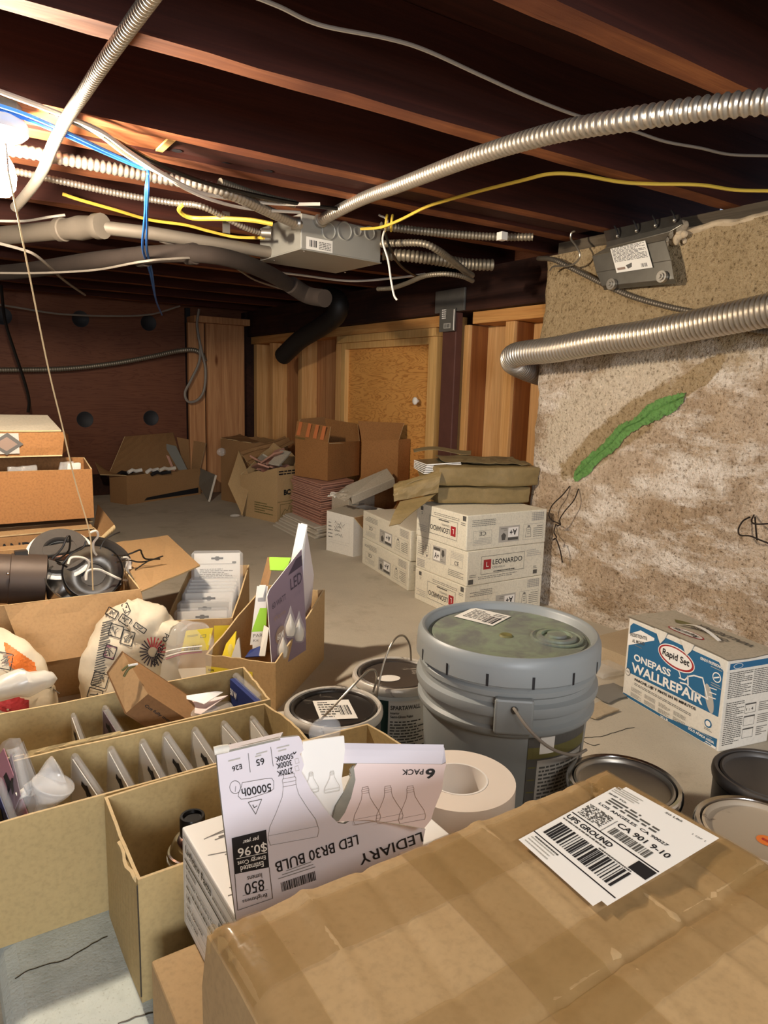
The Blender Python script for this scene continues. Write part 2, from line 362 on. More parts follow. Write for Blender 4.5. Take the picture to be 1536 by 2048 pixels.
    def mesh(s, name, mats, inv):
        me = bpy.data.meshes.new(name); me.from_pydata([inv @ v for v in s.v], [], s.f)
        for q in mats: me.materials.append(M[q])
        me.polygons.foreach_set('material_index', s.m); me.polygons.foreach_set('use_smooth', s.sm); me.update(); return me
    def build(s, name, mats, parent=None, bevel=0, label=None, kind=None):
        mats = [mats] if isinstance(mats, str) else mats
        P = W[parent] if parent is not None else Matrix.Identity(4)
        o = bpy.data.objects.new(name, s.mesh(name, mats, P.inverted())); COL.objects.link(o)
        if parent is not None: o.parent = parent
        W[o] = P
        if bevel: bv(o, bevel)
        if any(s.sm): auto(o)
        return tag(o, label, None, None, kind)
    def solo(s, name, mats, label=None, cat=None, group=None, kind=None, bevel=0):
        mats = [mats] if isinstance(mats, str) else mats
        lo = [min(v[i] for v in s.v) for i in range(3)]; hi = [max(v[i] for v in s.v) for i in range(3)]
        c = V(((lo[0]+hi[0])/2, (lo[1]+hi[1])/2, lo[2])); T = Matrix.Translation(c)
        o = bpy.data.objects.new(name, s.mesh(name, mats, T.inverted())); COL.objects.link(o); o.location = c; W[o] = T
        if bevel: bv(o, bevel)
        if any(s.sm): auto(o)
        return tag(o, label, cat, group, kind)
def bv(o, w, seg=2):
    m = o.modifiers.new('bevel', 'BEVEL'); m.width = w; m.segments = seg; m.limit_method = 'ANGLE'; m.angle_limit = 0.6
def auto(o, ang=0.75):
    me = o.data
    bm = bmesh.new(); bm.from_mesh(me)
    for e in bm.edges:
        if len(e.link_faces) == 2 and e.calc_face_angle(0) > ang: e.smooth = False
    bm.to_mesh(me); bm.free()
def smooth(pts, n=8):
    pts = [V(p) for p in pts]
    if len(pts) < 3: return [pts[0].lerp(pts[1], i/n) for i in range(n+1)]
    q = [pts[0]*2-pts[1]]+pts+[pts[-1]*2-pts[-2]]; out = []
    for i in range(1, len(q)-2):
        a, b, c, d = q[i-1:i+3]
        for k in range(n):
            t = k/n; out.append(0.5*((2*b)+(c-a)*t+(2*a-5*b+4*c-d)*t*t+(3*b-a-3*c+d)*t**3))
    out.append(pts[-1]); return out
def resample(pts, step):
    out = [pts[0]]; acc = 0
    for a, b in zip(pts, pts[1:]):
        L = (b-a).length; d = step-acc
        while d <= L: out.append(a.lerp(b, d/L)); d += step
        acc = L-(d-step)
    return out
def conduit_mb(pts, r, pitch, seg=14, mi=0):
    q = resample(smooth(pts, 24), pitch/4); pat = (1.0, 0.98, 0.82, 0.87)
    return MB().tube(q, r, seg, mi, True, lambda i: r*pat[i % 4])
def wire(name, pts, r, mat, label, cat='cable', group=None, n=8, seg=6):
    return MB().tube(smooth(pts, n), r, seg).solo(name, mat, label, cat, group)
def rnd(a, b): return random.uniform(a, b)
def nz(p, s=5.0): return noise.noise(V(p)*s)
# ------------------------------------------------------------------ cartons
def carton(name, parent, base, z0, tops, mats=('olive', 'kraft_edge'), t=0.004, n=8, bulge=0.0, wob=0.0, closed=False, k=4, seed=0, solo=None):
    """open carton: base = corners counter-clockwise from above, tops = rim height at each corner"""
    nb = len(base); tops = tops if isinstance(tops, (list, tuple)) else [tops]*nb
    base = [V((p[0], p[1], 0)) for p in base]; cen = sum(base, V((0, 0, 0)))/nb; peri = []
    for i in range(nb):
        a, b = base[i], base[(i+1) % nb]; d = (b-a); nn = V((d.y, -d.x, 0)).normalized()
        pa, pb = base[i-1], a; dp = (pb-pa); np_ = V((dp.y, -dp.x, 0)).normalized()
        for q in range(n):
            u = q/n
            nrm = nn if q else (nn+np_).normalized()*(1/max(0.4, math.cos(nn.angle(np_, 0)/2)))
            peri.append((a.lerp(b, u), nrm, math.sin(math.pi*u), tops[i]*(1-u)+tops[(i+1) % nb]*u))
    m = len(peri); mb = MB(); vs = []
    def ring(off, h):
        for p, nrm, su, tz in peri:
            zt = tz + (wob*nz((p.x+seed, p.y, 3.1), 40) if wob else 0)
            z = z0+(zt-z0)*h
            o = bulge*su*math.sin(math.pi*min(1, 0.25+0.75*h)*0.8)*(1+0.4*nz((p.x+seed, p.y, z), 9)) if bulge else 0
            q = p+nrm*(off+o); vs.append(V((q.x, q.y, max(z, z0+(t if off < 0 else 0)))))
    for j in range(k+1): ring(0, j/k)
    for j in range(k, -1, -1): ring(-t, j/k)
    fs, ms = [], []; R = 2*k+2
    for j in range(R-1):
        for i in range(m):
            fs.append((j*m+i, j*m+(i+1) % m, (j+1)*m+(i+1) % m, (j+1)*m+i)); ms.append(1 if j == k else 0)
    fs.append(tuple(range(m-1, -1, -1))); ms.append(0); fs.append(tuple((R-1)*m+i for i in range(m))); ms.append(0)
    mb.add(vs, fs, ms)
    if solo: return mb.solo(name, list(mats), *solo)
    return mb.build(name, list(mats), parent)
def flap(parent, a, b, c, d, mats=('olive', 'kraft_edge'), t=0.004, name='flap', curl=0.0, nu=6, nv=4, ns=0.0, label=None):
    f = lambda u, w: curl*w*w + ns*nz((u*3, w*3, a[0]*7), 1.3)
    mb = MB(); mb.slab(a, b, c, d, t, 0, 1, nu, nv, f if (curl or ns) else None); return mb.build(name, list(mats), parent, label=label)
def rbox(lo, hi, wob, seed=0, n=9):
    """a soft-edged block (a paper-wrapped pack): every face a grid pushed by noise"""
    mb = MB(); lo, hi = V(lo), V(hi); c = (lo+hi)/2; h = (hi-lo)/2; r = min(h)*0.35
    bm = bmesh.new(); bmesh.ops.create_cube(bm, size=2); bmesh.ops.subdivide_edges(bm, edges=bm.edges[:], cuts=n, use_grid_fill=True)
    vs = []
    for q in bm.verts:
        p = V((q.co.x*h.x, q.co.y*h.y, q.co.z*h.z)); core = V([max(-h[i]+r, min(h[i]-r, p[i])) for i in range(3)])
        d = p-core; p = core+d.normalized()*r if d.length > 1e-6 else p
        p = p+p.normalized()*(wob*nz((p.x+seed, p.y, p.z), 11)+wob*.45*nz((p.x, p.y+seed, p.z*1.5), 34)); vs.append(c+p)
    bm.verts.index_update(); mb.add(vs, [[q.index for q in f.verts] for f in bm.faces], 0, True); bm.free(); return mb
# ------------------------------------------------------------------ printing on panels
_tc = {}
def text_geo(s, bold):
    key = (s, bold)
    if key not in _tc:
        cu = bpy.data.curves.new('text', 'FONT'); cu.body = s; cu.size = 1.0; cu.offset = bold; cu.resolution_u = 3
        o = bpy.data.objects.new('text', cu); me = o.to_mesh()
        vs = [(v.co.x, v.co.y) for v in me.vertices]; fs = [tuple(p.vertices) for p in me.polygons]
        o.to_mesh_clear(); bpy.data.objects.remove(o); bpy.data.curves.remove(cu)
        x0 = min(v[0] for v in vs); x1 = max(v[0] for v in vs); y0 = min(v[1] for v in vs); y1 = max(v[1] for v in vs)
        _tc[key] = ([((x-x0), (y-y0)) for x, y in vs], fs, x1-x0, y1-y0)
    return _tc[key]
class Print:
    """flat printing laid on a surface: fn(u, v, h) gives the point u right, v up, h out of the panel (metres)"""
    def __init__(s, fn): s.fn, s.mb, s.mats, s.k = fn, MB(), [], 0
    def mi(s, m):
        m = 'i_'+m if 'i_'+m in M else m
        if m not in s.mats: s.mats.append(m)
        return s.mats.index(m)
    def h(s, lay): return 0.0004+0.00025*lay
    def poly(s, pts, m, lay=0):
        s.mb.add([s.fn(u, v, s.h(lay)) for u, v in pts], [tuple(range(len(pts)))], s.mi(m)); return s
    def rect(s, x, y, w, h, m, lay=0, n=1):
        for i in range(n): s.poly([(x+w*i/n, y), (x+w*(i+1)/n, y), (x+w*(i+1)/n, y+h), (x+w*i/n, y+h)], m, lay)
        return s
    def frame(s, x, y, w, h, t, m, lay=0):
        s.rect(x, y, w, t, m, lay); s.rect(x, y+h-t, w, t, m, lay); s.rect(x, y, t, h, m, lay); return s.rect(x+w-t, y, t, h, m, lay)
    def line(s, pts, t, m, lay=0, close=False):
        pts = [V((*p, 0)) for p in pts]
        if close: pts.append(pts[0])
        for a, b in zip(pts, pts[1:]):
            d = (b-a); nn = V((-d.y, d.x, 0)).normalized()*t/2; e = d.normalized()*t*0.3
            s.poly([((a-e-nn).x, (a-e-nn).y), ((b+e-nn).x, (b+e-nn).y), ((b+e+nn).x, (b+e+nn).y), ((a-e+nn).x, (a-e+nn).y)], m, lay)
        return s
    def oval(s, x, y, a, b, m, lay=0, n=28, rot=0):
        c, d = math.cos(rot), math.sin(rot)
        return s.poly([(x+a*math.cos(t)*c-b*math.sin(t)*d, y+a*math.cos(t)*d+b*math.sin(t)*c) for t in [6.28318*i/n for i in range(n)]], m, lay)
    def text(s, t, x, y, w, h, m='black', lay=1, bold=0.0, rot=0.0, fit='wh'):
        """fills the box w x h with the text, lower left corner at x, y (w = 0 keeps the letters' own width)"""
        vs, fs, tw, th = text_geo(t, bold); sy = h/th; sx = w/tw if w else sy; c, d = math.cos(rot), math.sin(rot)
        s.mb.add([s.fn(x+px*sx*c-py*sy*d, y+px*sx*d+py*sy*c, s.h(lay)) for px, py in vs], fs, s.mi(m)); return s
    def bars(s, x, y, w, h, rows, m='mid', lay=1, fill=0.45, seed=0, word=0.06):
        """rows of type too small to read, as runs of ink"""
        R = random.Random(seed+int(x*9999)+int(y*7777)); rh = h/rows
        for i in range(rows):
            u = 0; end = w*(1 if R.random() < 0.7 else R.uniform(0.5, 0.95))
            while u < end:
                L = min(end-u, w*R.uniform(0.4, 1.6)*word)
                s.rect(x+u, y+h-(i+1)*rh+rh*(1-fill)/2, L, rh*fill, m, lay); u += L+w*word*0.22
        return s
    def barcode(s, x, y, w, h, m='black', lay=1, n=46, seed=3):
        R = random.Random(seed); u = 0; q = w/n
        while u < w-q:
            b = q*R.choice((0.5, 0.8, 1.2, 1.7)); s.rect(x+u, y, min(b, w-u), h, m, lay); u += b+q*R.choice((0.4, 0.7, 1.2))
        return s
    def build(s, name, parent, label=None): return s.mb.build(name, s.mats, parent, label=label)
def flat(o, u, v, flip=False):
    """panel frame from a corner and two edge points' directions; returns fn and the panel's width and height"""
    o, u, v = V(o), V(u)-V(o), V(v)-V(o); w, h = u.length, v.length; U, X = u.normalized(), v.normalized(); N = U.cross(X).normalized()
    if flip: return (lambda a, b, c: o+U*(w-a)+X*(h-b)+N*c), w, h
    return (lambda a, b, c: o+U*a+X*b+N*c), w, h
def curved(cx, cy, r0, a0, z0, tap=0.0):
    """round a can: u runs to the right seen from outside, from the angle a0; tap = growth of the radius per metre of height"""
    return lambda u, v, h: V((cx+(r0+tap*v+h)*math.cos(a0+u/r0), cy+(r0+tap*v+h)*math.sin(a0+u/r0), z0+v))
# ================================================================== THE ROOM
def struct(mb, name, mats, label=None, bevel=0): return mb.solo(name, mats, label, None, None, 'structure', bevel)
ZJ, ZS = 1.288, 1.47                                  # underside of the joists, underside of the subfloor
struct(MB().box((-2.6, -2.2, -0.1), (2.5, 5.3, 0)), 'floor', 'floor')
struct(MB().box((-2.6, -2.2, ZS), (2.5, 5.3, ZS+0.05)), 'ceiling', 'joist')
# right concrete wall: front face a grid roughened by noise, its far end a ragged arris
def concrete_right():
    mb = MB(); nu, nv = 120, 60; y0, y1 = -2.2, 1.9; pts = []
    for j in range(nv+1):
        for i in range(nu+1):
            u = (i/nu)**0.6; y = y0+(y1-y0)*u; z = 1.245*j/nv
            x = 1.9+0.010*nz((0, y, z), 4)+0.006*nz((3, y, z), 17)
            if i == nu: y += 0.012*nz((9, 0, z), 9)+0.006*nz((9, 0, z), 40); x += 0.01
            pts.append(V((x, y, z)))
    mb.grid(list(pts), nu, nv); k = len(pts); B = [V((2.08, p.y, p.z)) for p in pts]
    W_ = nu+1
    edge = [j*W_+nu for j in range(nv+1)]; top = [nv*W_+i for i in range(nu+1)]
    for a, b in zip(edge, edge[1:]): mb.add([pts[a], B[a], B[b], pts[b]], [(0, 1, 2, 3)])
    for a, b in zip(top, top[1:]): mb.add([pts[a], pts[b], B[b], B[a]], [(0, 1, 2, 3)])
    mb.add([V((2.08, y0, 0)), V((2.08, y1, 0)), V((2.08, y1, 1.245)), V((2.08, y0, 1.245))], [(0, 1, 2, 3)])
    bm_f = mb.f; mb.f = [list(reversed(q)) for q in bm_f[:nu*nv]]+bm_f[nu*nv:]
    o = bpy.data.objects.new('wall_right', mb.mesh('wall_right', ['concrete'], Matrix.Identity(4))); COL.objects.link(o); W[o] = Matrix.Identity(4)
    tag(o, 'rough old concrete foundation wall on the right of the crawl space', None, None, 'structure'); return o
WR = concrete_right()
# the green sprayed streak that follows the patched crack
def streak():
    top = [(1372, 784), (1340, 792), (1300, 808), (1272, 836), (1240, 850), (1212, 880), (1180, 908), (1160, 928), (1147, 945)]
    bot = [(1368, 806), (1350, 822), (1322, 838), (1300, 846), (1256, 870), (1236, 896), (1200, 922), (1176, 950), (1150, 964)]
    A = smooth([at_x(*p, 1.9) for p in top], 20); B = smooth([at_x(*p, 1.9) for p in bot], 20); n = len(A)-1; nv = 14; pts = []
    for j in range(nv+1):
        for i in range(n+1):
            p = A[i].lerp(B[i], j/nv); e = 1-abs(2*j/nv-1)
            edge = (0.006*nz((1, p.y, p.z), 60)+0.005*nz((2, p.y, p.z), 160))*(1 if j in (0, nv) else 0)
            gro = -0.004 if j == 6 else 0
            y_, z_ = p.y, p.z; p = V((1.9+0.010*nz((0, y_, z_), 4)+0.006*nz((3, y_, z_), 17)-0.0045-0.003*e+0.003*nz(p, 90)+0.002*nz(p, 210)-gro, y_, z_+edge)); pts.append(p)
    mb = MB().grid(pts, n, nv); mb.build('paint_streak', ['green'], WR, label='ragged green spray-painted streak on the concrete')
streak()
struct(MB().box((1.925, -2.2, 1.245), (2.06, 1.86, ZJ)), 'trim_1', 'sill', 'dark weathered sill plate on top of the concrete wall')
mb = MB()
pts = []
for j in range(5):
    for i in range(61):
        y = 0.9+0.55*i/60; pts.append(V((1.905-0.012*math.sin(math.pi*j/4)+0.006*nz((1, y, j), 30), y, 1.232+0.022*j/4+0.012*nz((4, y, 0), 14))))
mb.grid(pts, 60, 4); mb.build('mortar_bead', ['foot'], WR)
mb = MB()
for k in range(26): mb.ball((1.89+rnd(-.012, .012), 1.365+rnd(-.03, .03), 1.225+rnd(-.02, .04)), rnd(0.006, 0.016), 0, 8, (rnd(.7, 1.3), rnd(.7, 1.3), rnd(.7, 1.3)))
mb.build('mortar_lump', ['foot'], WR)
# footing at the foot of the wall and the raised pad the front boxes stand on
struct(MB().slab((1.62, 1.36, 0.048), (1.62, -2.2, 0.048), (1.95, -2.2, 0.05), (1.95, 1.36, 0.05), 0.06, 0, 0, 30, 4, lambda u, w: 0.006*nz((u*30, w*4, 0), 1.0)), 'trim_2', 'foot', 'low concrete footing ledge along the right wall')
mb = MB(); prof = [(0.036, 0.0), (0.038, 0.016), (0.046, 0.026), (0.060, 0.030), (0.66, 0.030), (0.66, 0.0)]
for y in (-0.4, 1.12): mb.v += [V((x, y, z)) for x, z in prof]
n = len(prof); mb.f = [[i, i+1, n+i+1, n+i] for i in range(n-1)]+[list(range(n-1, -1, -1)), list(range(n, 2*n))]; mb.m = [0]*(n+1); mb.sm = [False]*(n+1)
pad = struct(mb, 'trim_3', 'pad', 'raised pale blue-grey concrete pad under the front boxes')
for pp in ([(30, 1957), (52, 1944), (90, 1930), (125, 1921), (150, 1909), (185, 1888), (215, 1872)], [(236, 2048), (262, 2038), (285, 2030), (306, 2024)]):
    c = smooth([at_z(*p, 0.0304) for p in pp], 10); mb = MB(); L, R_ = [], []
    for i, p in enumerate(c):
        d = (c[min(i+1, len(c)-1)]-c[max(i-1, 0)]).normalized(); s_ = V((-d.y, d.x, 0))*(0.0009+0.0008*abs(nz(p, 60))); j_ = V((nz(p, 90), nz(p+V((3, 3, 3)), 90), 0))*0.002
        L.append(p+s_+j_); R_.append(p-s_+j_)
    mb.grid(L+R_, len(c)-1, 1, 0, False); mb.build('crack', ['i_crack'], pad)
for pp in ([(1128, 1492), (1170, 1476), (1205, 1472), (1250, 1458), (1270, 1455)], [(1160, 1480), (1185, 1490), (1200, 1488)]):
    c = smooth([at_z(*p, 0.0006) for p in pp], 10); mb = MB(); L, R_ = [], []
    for i, p in enumerate(c):
        d = (c[min(i+1, len(c)-1)]-c[max(i-1, 0)]).normalized(); s_ = V((-d.y, d.x, 0))*0.0012; j_ = V((nz(p, 60), nz(p+V((3, 3, 3)), 60), 0))*0.003
        L.append(p+s_+j_); R_.append(p-s_+j_)
    mb.grid(L+R_, len(c)-1, 1, 0, False); tag(mb.build('floor_crack', ['i_crack']), 'hairline crack in the concrete floor', None, None, 'structure')
# joists run from left to right; beyond the third there is a gang of them with a filler board
JY = [-2.0, -1.59, -1.18, -0.87, -0.46, -0.05, 0.355, 0.765, 1.195, 1.60, 1.765, 2.01, 2.42, 2.83, 3.24, 3.65, 4.06, 4.47, 4.85]
for y in JY:
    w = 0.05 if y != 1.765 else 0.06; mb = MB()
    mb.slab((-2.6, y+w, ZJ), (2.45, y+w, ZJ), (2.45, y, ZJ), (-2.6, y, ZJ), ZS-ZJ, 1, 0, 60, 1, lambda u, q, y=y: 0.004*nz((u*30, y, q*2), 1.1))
    mb.m = [q if i % 2 == 0 or i >= 120 else 0 for i, q in enumerate(mb.m)]; struct(mb, 'ceiling_joist', ['joist', 'joist_lit_edge'], 'dark redwood floor joist running across the ceiling')
struct(MB().box((0.52, 1.652, 1.300), (1.9, 1.762, 1.36)), 'joist_filler', 'joist', 'dark filler board with bolt holes between two joists')
struct(MB().box((-0.4, 1.651, 1.296), (0.50, 1.763, 1.36)), 'joist_filler', 'joist_light', 'paler filler board between two joists beside the lamp')
struct(MB().box((0.502, 1.656, 1.292), (0.518, 1.758, 1.36)), 'joist_filler', 'trimwood', 'short pale block end between two joists')
for px, py in ((354, 301), (450, 327), (536, 342)):
    p = at_z(px, py, 1.2995); MB().lathe([(0.0001, 0), (0.011, 0), (0.012, -0.0012), (0.0001, -0.0012)][::-1], 12, Matrix.Translation(p)).solo('bolt_hole', 'i_black', 'black bolt hole in the filler board', None, None, 'structure')
# posts and framing beyond the concrete
struct(MB().slab((2.05, 4.98, 1.115), (2.05, 1.9, 1.115), (2.05, 1.9, ZJ), (2.05, 4.98, ZJ), 0.2, 0, 0, 40, 3, lambda u, w: 0.004*nz((u*20, w*2, 0), 1.2)), 'support_beam', 'beam', 'dark old timber beam under the joists above the stud wall')
struct(MB().box((2.085, 1.9, 1.062), (2.22, 2.50, 1.113)), 'top_plate', 'plate', 'fir top plate right of the steel post', 0.002)
struct(MB().box((2.085, 2.70, 1.062), (2.22, 5.0, 1.113)), 'top_plate', 'plate', 'fir top plate left of the steel post', 0.002)
SHY = [(1.9, 2.50), (3.70, 5.05)]
struct(MB().box((2.212, 1.9, 0), (2.24, 2.75, 1.062)), 'wall_alcove', 'sheath', 'sheathing boards behind the studs right of the post')
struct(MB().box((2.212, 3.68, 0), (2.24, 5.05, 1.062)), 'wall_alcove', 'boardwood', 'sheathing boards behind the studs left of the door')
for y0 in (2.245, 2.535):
    struct(MB().box((2.118, y0, 0), (2.211, y0+0.055, 1.061)), 'wall_stud', 'stud_shaded', 'stud right of the steel post with side shade in its colour', 0.002)
    struct(MB().box((2.100, y0+.003, 0), (2.1175, y0+0.055, 1.061)), 'stud_lit_front', 'stud', 'pale strip for the lit front of the stud', 0.001)  # separate strip so lit front and shaded sides differ in colour
for y0, m in ((3.70, 'stud'), (4.20, 'stud'), (4.65, 'stud'), (4.93, 'stud')):
    struct(MB().box((2.10, y0, 0), (2.211, y0+0.055, 1.061)), 'wall_stud', m, 'upright fir stud of the far wall', 0.002)
struct(MB().box((2.05, 5.03, 0), (2.25, 5.10, ZJ)), 'trim_4', 'beam', 'dark corner upright behind the board post')
# the plywood access door in its frame
dr = thing('door_1', 'plywood access door with a white knob in the far stud wall', None, (2.11, 3.23, 0), None, 'structure')
MB().box((2.112, 2.80, 0.02), (2.13, 3.64, 1.005)).build('panel', 'door_ply', dr)
for a, b in (((2.085, 3.62, 0), (2.13, 3.665, 1.02)), ((2.085, 2.755, 0), (2.13, 2.82, 1.02)), ((2.085, 2.82, 0.985), (2.13, 3.62, 1.02)), ((2.075, 2.755, 1.021), (2.13, 3.70, 1.060))):
    MB().box(a, b).build('frame', 'trimwood', dr, 0.002)
p = at_x(836, 802, 2.085); T = Matrix.Translation(p) @ Matrix.Rotation(-math.pi/2, 4, 'Y')
kb = MB().lathe([(0.0001, 0.0), (0.010, 0.001), (0.018, 0.006), (0.019, 0.012), (0.009, 0.017), (0.007, 0.030), (0.0001, 0.030)][::-1], 20, T @ Matrix.Rotation(math.pi, 4, 'X') @ Matrix.Translation((0, 0, -0.028))).build('knob', 'white_plastic', dr, label='white round knob')
# steel post with its strap
ps = thing('steel_post', 'maroon steel post with a grey strap plate under the dark beam', 'post', (2.03, 2.60, 0), None, 'structure')
MB().box((2.040, 2.558, 0), (2.078, 2.655, 1.114)).build('post_tube', 'post_red', ps, 0.004)
MB().box((2.036, 2.505, 1.117), (2.047, 2.715, 1.215)).build('beam_plate', 'dark_metal', ps, 0.002)
MB().box((2.022, 2.548, 1.03), (2.029, 2.66, 1.13)).build('strap', 'dark_metal', ps, 0.002)
fn, w, h = flat((2.0218, 2.66, 1.03), (2.0218, 2.548, 1.03), (2.0218, 2.66, 1.13)); pr = Print(fn)
pr.bars(0.02, 0.055, 0.03, 0.045, 5, 'white', 1, 0.5, 3, 0.3); pr.rect(0.035, 0.014, 0.05, 0.022, 'lgrey', 0); pr.barcode(0.04, 0.017, 0.04, 0.016, 'black', 1, 20); pr.rect(0.104, 0.004, 0.006, 0.09, 'white')
pr.build('printing', ps)
# far wall of plywood with vent holes, its dark foot board, and the boarded corner post
wb = struct(MB().box((-2.6, 5.10, 0), (2.3, 5.14, ZS)), 'wall_back', 'wall_ply', 'plywood wall with round vent holes at the far end')
for px, py in ((161, 638), (297, 646), (170, 839), (302, 836), (5, 632)):
    p = at_y(px, py, 5.099); T = Matrix.Translation(p) @ Matrix.Rotation(math.pi/2, 4, 'X')
    MB().lathe([(0.0001, 0.0002), (0.046, 0.0002), (0.049, 0.002), (0.053, 0.002), (0.053, -0.001)], 28, T, 0).build('vent_hole', ['i_black'], wb, label='round black vent hole')
struct(MB().box((-2.6, 5.06, 0), (1.55, 5.098, 0.14)), 'baseboard_back', 'beam', 'dark board along the foot of the plywood wall')
struct(MB().box((1.628, 5.07, 0.14), (1.66, 5.099, ZJ)), 'trim_5', 'i_black', 'dark gap strip between plywood wall and boarded post')
cp = thing('boarded_post', 'corner post faced with reddish fir boards under a cap block', 'post', (1.85, 5.0, 0), None, 'structure')
x = lambda px, py: at_y(px, py, 4.9).x
MB().box((x(414, 740), 4.90, 0.0), (x(489, 740), 4.94, 1.18)).build('board', 'boardwood', cp, 0.003)
MB().box((x(380, 740), 4.925, 0.0), (x(412, 740), 4.96, 1.18)).build('board', 'boardwood', cp, 0.003)
MB().box((x(384, 740), 4.965, 0.0), (x(497, 740), 5.02, 1.18)).build('core', 'beam', cp)
MB().box((x(386, 625), 4.87, 1.181), (x(497, 625), 5.04, 1.225)).build('cap_block', 'boardwood', cp, 0.003)
# walls out of the frame that close the crawl space round the camera; the one behind has an opening added for the fill light
struct(MB().box((-2.64, -2.2, 0), (-2.6, 5.14, ZS)), 'wall_left', 'wall_ply')
struct(MB().box((-2.6, -2.24, 0), (-1.4, -2.2, ZS)), 'wall_front', 'wall_ply')
struct(MB().box((-0.1, -2.24, 0), (2.1, -2.2, ZS)), 'wall_front', 'wall_ply')
struct(MB().box((-1.4, -2.24, 0), (-0.1, -2.2, 0.35)), 'wall_front', 'wall_ply')
struct(MB().box((2.24, 1.9, 0), (2.5, 5.14, ZS)), 'wall_far_right', 'wall_ply')
# ================================================================== THINGS UNDER THE CEILING
# bare bulb in its porcelain holder
lf = thing('ceiling_lamp', 'lit bare bulb in a white porcelain lampholder with a pull chain', 'lamp', (0.205, 1.70, 1.29))
lp = at_z(-6, 262, 1.238); T = Matrix.Translation((lp.x, lp.y, 0))
MB().lathe([(0.0001, 1.288), (0.046, 1.288), (0.046, 1.262), (0.0001, 1.262)], 8, T).build('outlet_box', 'i_mid', lf)
MB().lathe([(0.0001, 1.262), (0.050, 1.262), (0.056, 1.250), (0.055, 1.236), (0.046, 1.228), (0.030, 1.222), (0.026, 1.208), (0.0001, 1.208)], 32, T).build('lampholder', 'porcelain', lf)
MB().lathe([(0.0001, 1.207), (0.014, 1.207), (0.016, 1.196), (0.026, 1.178), (0.030, 1.158), (0.027, 1.136), (0.016, 1.121), (0.0001, 1.117)], 20, T).build('bulb', 'bulb', lf, label='glowing bulb')
c0 = at_d(12, 288, (V((lp.x, lp.y, 1.22))-CAM).dot(_f)-0.04); c1 = at_d(17, 345, (V((lp.x, lp.y, 1.22))-CAM).dot(_f)-0.05)
mb = MB()
for i in range(22): mb.ball(c0.lerp(c1, i/21), 0.0021, 0, 6)
mb.build('pull_chain', 'chrome', lf)
sd0 = (c1-CAM).dot(_f)
e1 = at_z(186, 1180, 0.262)
spx = [(17, 345), (45, 480), (75, 632), (100, 752), (124, 850), (150, 962), (178, 1060), (183, 1110), (186, 1180)]
sd1 = (e1-CAM).dot(_f)
sp = [at_d(px, py, sd0+(sd1-sd0)*(py-345)/(1180-345)) for px, py in spx]
tag(MB().tube(smooth(sp, 6), 0.0018, 6).solo('pull_string', 'string'), 'long pale cotton pull string hanging from the bulb chain', 'string')
# metal junction box
jb = thing('junction_box', 'grey square metal junction box hung under the joists', 'electrical box', (1.17, 2.2, 1.183))
b = [at_z(602, 497, 1.183), at_z(761, 525, 1.183)]; b += [b[1]+V((-0.012, 0.285, 0)), b[0]+V((-0.012, 0.285, 0))]
MB().hexa(b, [q+V((0, 0, 0.103)) for q in b]).build('body', 'jbox', jb, 0.003)
bb = [q+V((dx, dy, -0.003)) for q, dx, dy in zip(b, (-.003, .003, .003, -.003), (-.003, -.003, .003, .003))]
MB().hexa(bb, [q+V((0, 0, 0.0028)) for q in bb]).build('cover', 'jbox', jb, 0.001)
for px, py in ((608, 503), (548, 521), (738, 531), (690, 545)):
    MB().ball(at_z(px, py, 1.179), 0.004, 0, 8, (1, 1, 0.5)).build('screw', 'chrome', jb)
fn, w, h = flat(b[0], b[1], b[0]+V((0, 0, 0.103)))
def on_front(px, py, off=0.0):
    n = (b[1]-b[0]).cross(V((0, 0, 1))).normalized(); return at_pl(px, py, b[0]+n*off, n)
for px, py, r in ((657, 462, 0.025), (689, 462, 0.027), (715, 462, 0.014), (739, 466, 0.02)):
    p = on_front(px, py); u = (p-b[0]).dot((b[1]-b[0]).normalized()); v = p.z-b[0].z
    mb = MB(); mb.tube([fn(u+r*math.cos(t), v+r*math.sin(t), 0.001) for t in [6.2832*i/30 for i in range(31)]], 0.0025, 6); mb.build('knockout', 'jbox', jb)
p = on_front(612, 489); u = (p-b[0]).dot((b[1]-b[0]).normalized()); v = p.z-b[0].z; pr = Print(fn)
pr.rect(u, v-0.012, 0.10, 0.036, 'glue', 0); pr.barcode(u+0.012, v-0.004, 0.03, 0.02, 'black', 1, 16); pr.bars(u+0.048, v-0.008, 0.046, 0.024, 5, 'mid', 1, .5, 2, 0.2); pr.build('label', jb, 'cream barcode label')
# flexible conduits
def flex(name, pts, r, pitch, mat, label, group=None, seg=14):
    tag(conduit_mb(pts, r, pitch, seg).solo(name, mat), label, 'conduit', group)
def dd(p): return (V(p)-CAM).dot(_f)
s0 = on_front(642, 440, 0.012)
flex('flexible_conduit', [s0, at_d(720, 400, dd(s0)-0.24), at_d(800, 370, dd(s0)-0.48), at_d(950, 313, dd(s0)-0.78), at_d(1100, 268, dd(s0)-0.98), at_d(1250, 240, dd(s0)-1.11), at_d(1400, 218, dd(s0)-1.19), at_d(1560, 200, dd(s0)-1.25)], 0.0172, 0.0130, 'conduit', 'thick ribbed metal conduit running from the junction box to the upper right')
flex('flexible_conduit', [at_z(320, -30, 1.265), at_z(258, 55, 1.265), at_z(205, 130, 1.262), at_z(165, 190, 1.262), at_z(130, 243, 1.262), at_z(105, 292, 1.245), at_z(88, 335, 1.235), at_z(70, 366, 1.225), at_z(50, 392, 1.215), at_z(30, 415, 1.205)], 0.0120, 0.0095, 'conduit', 'thin pale conduit coming down from the top edge past the lamp')
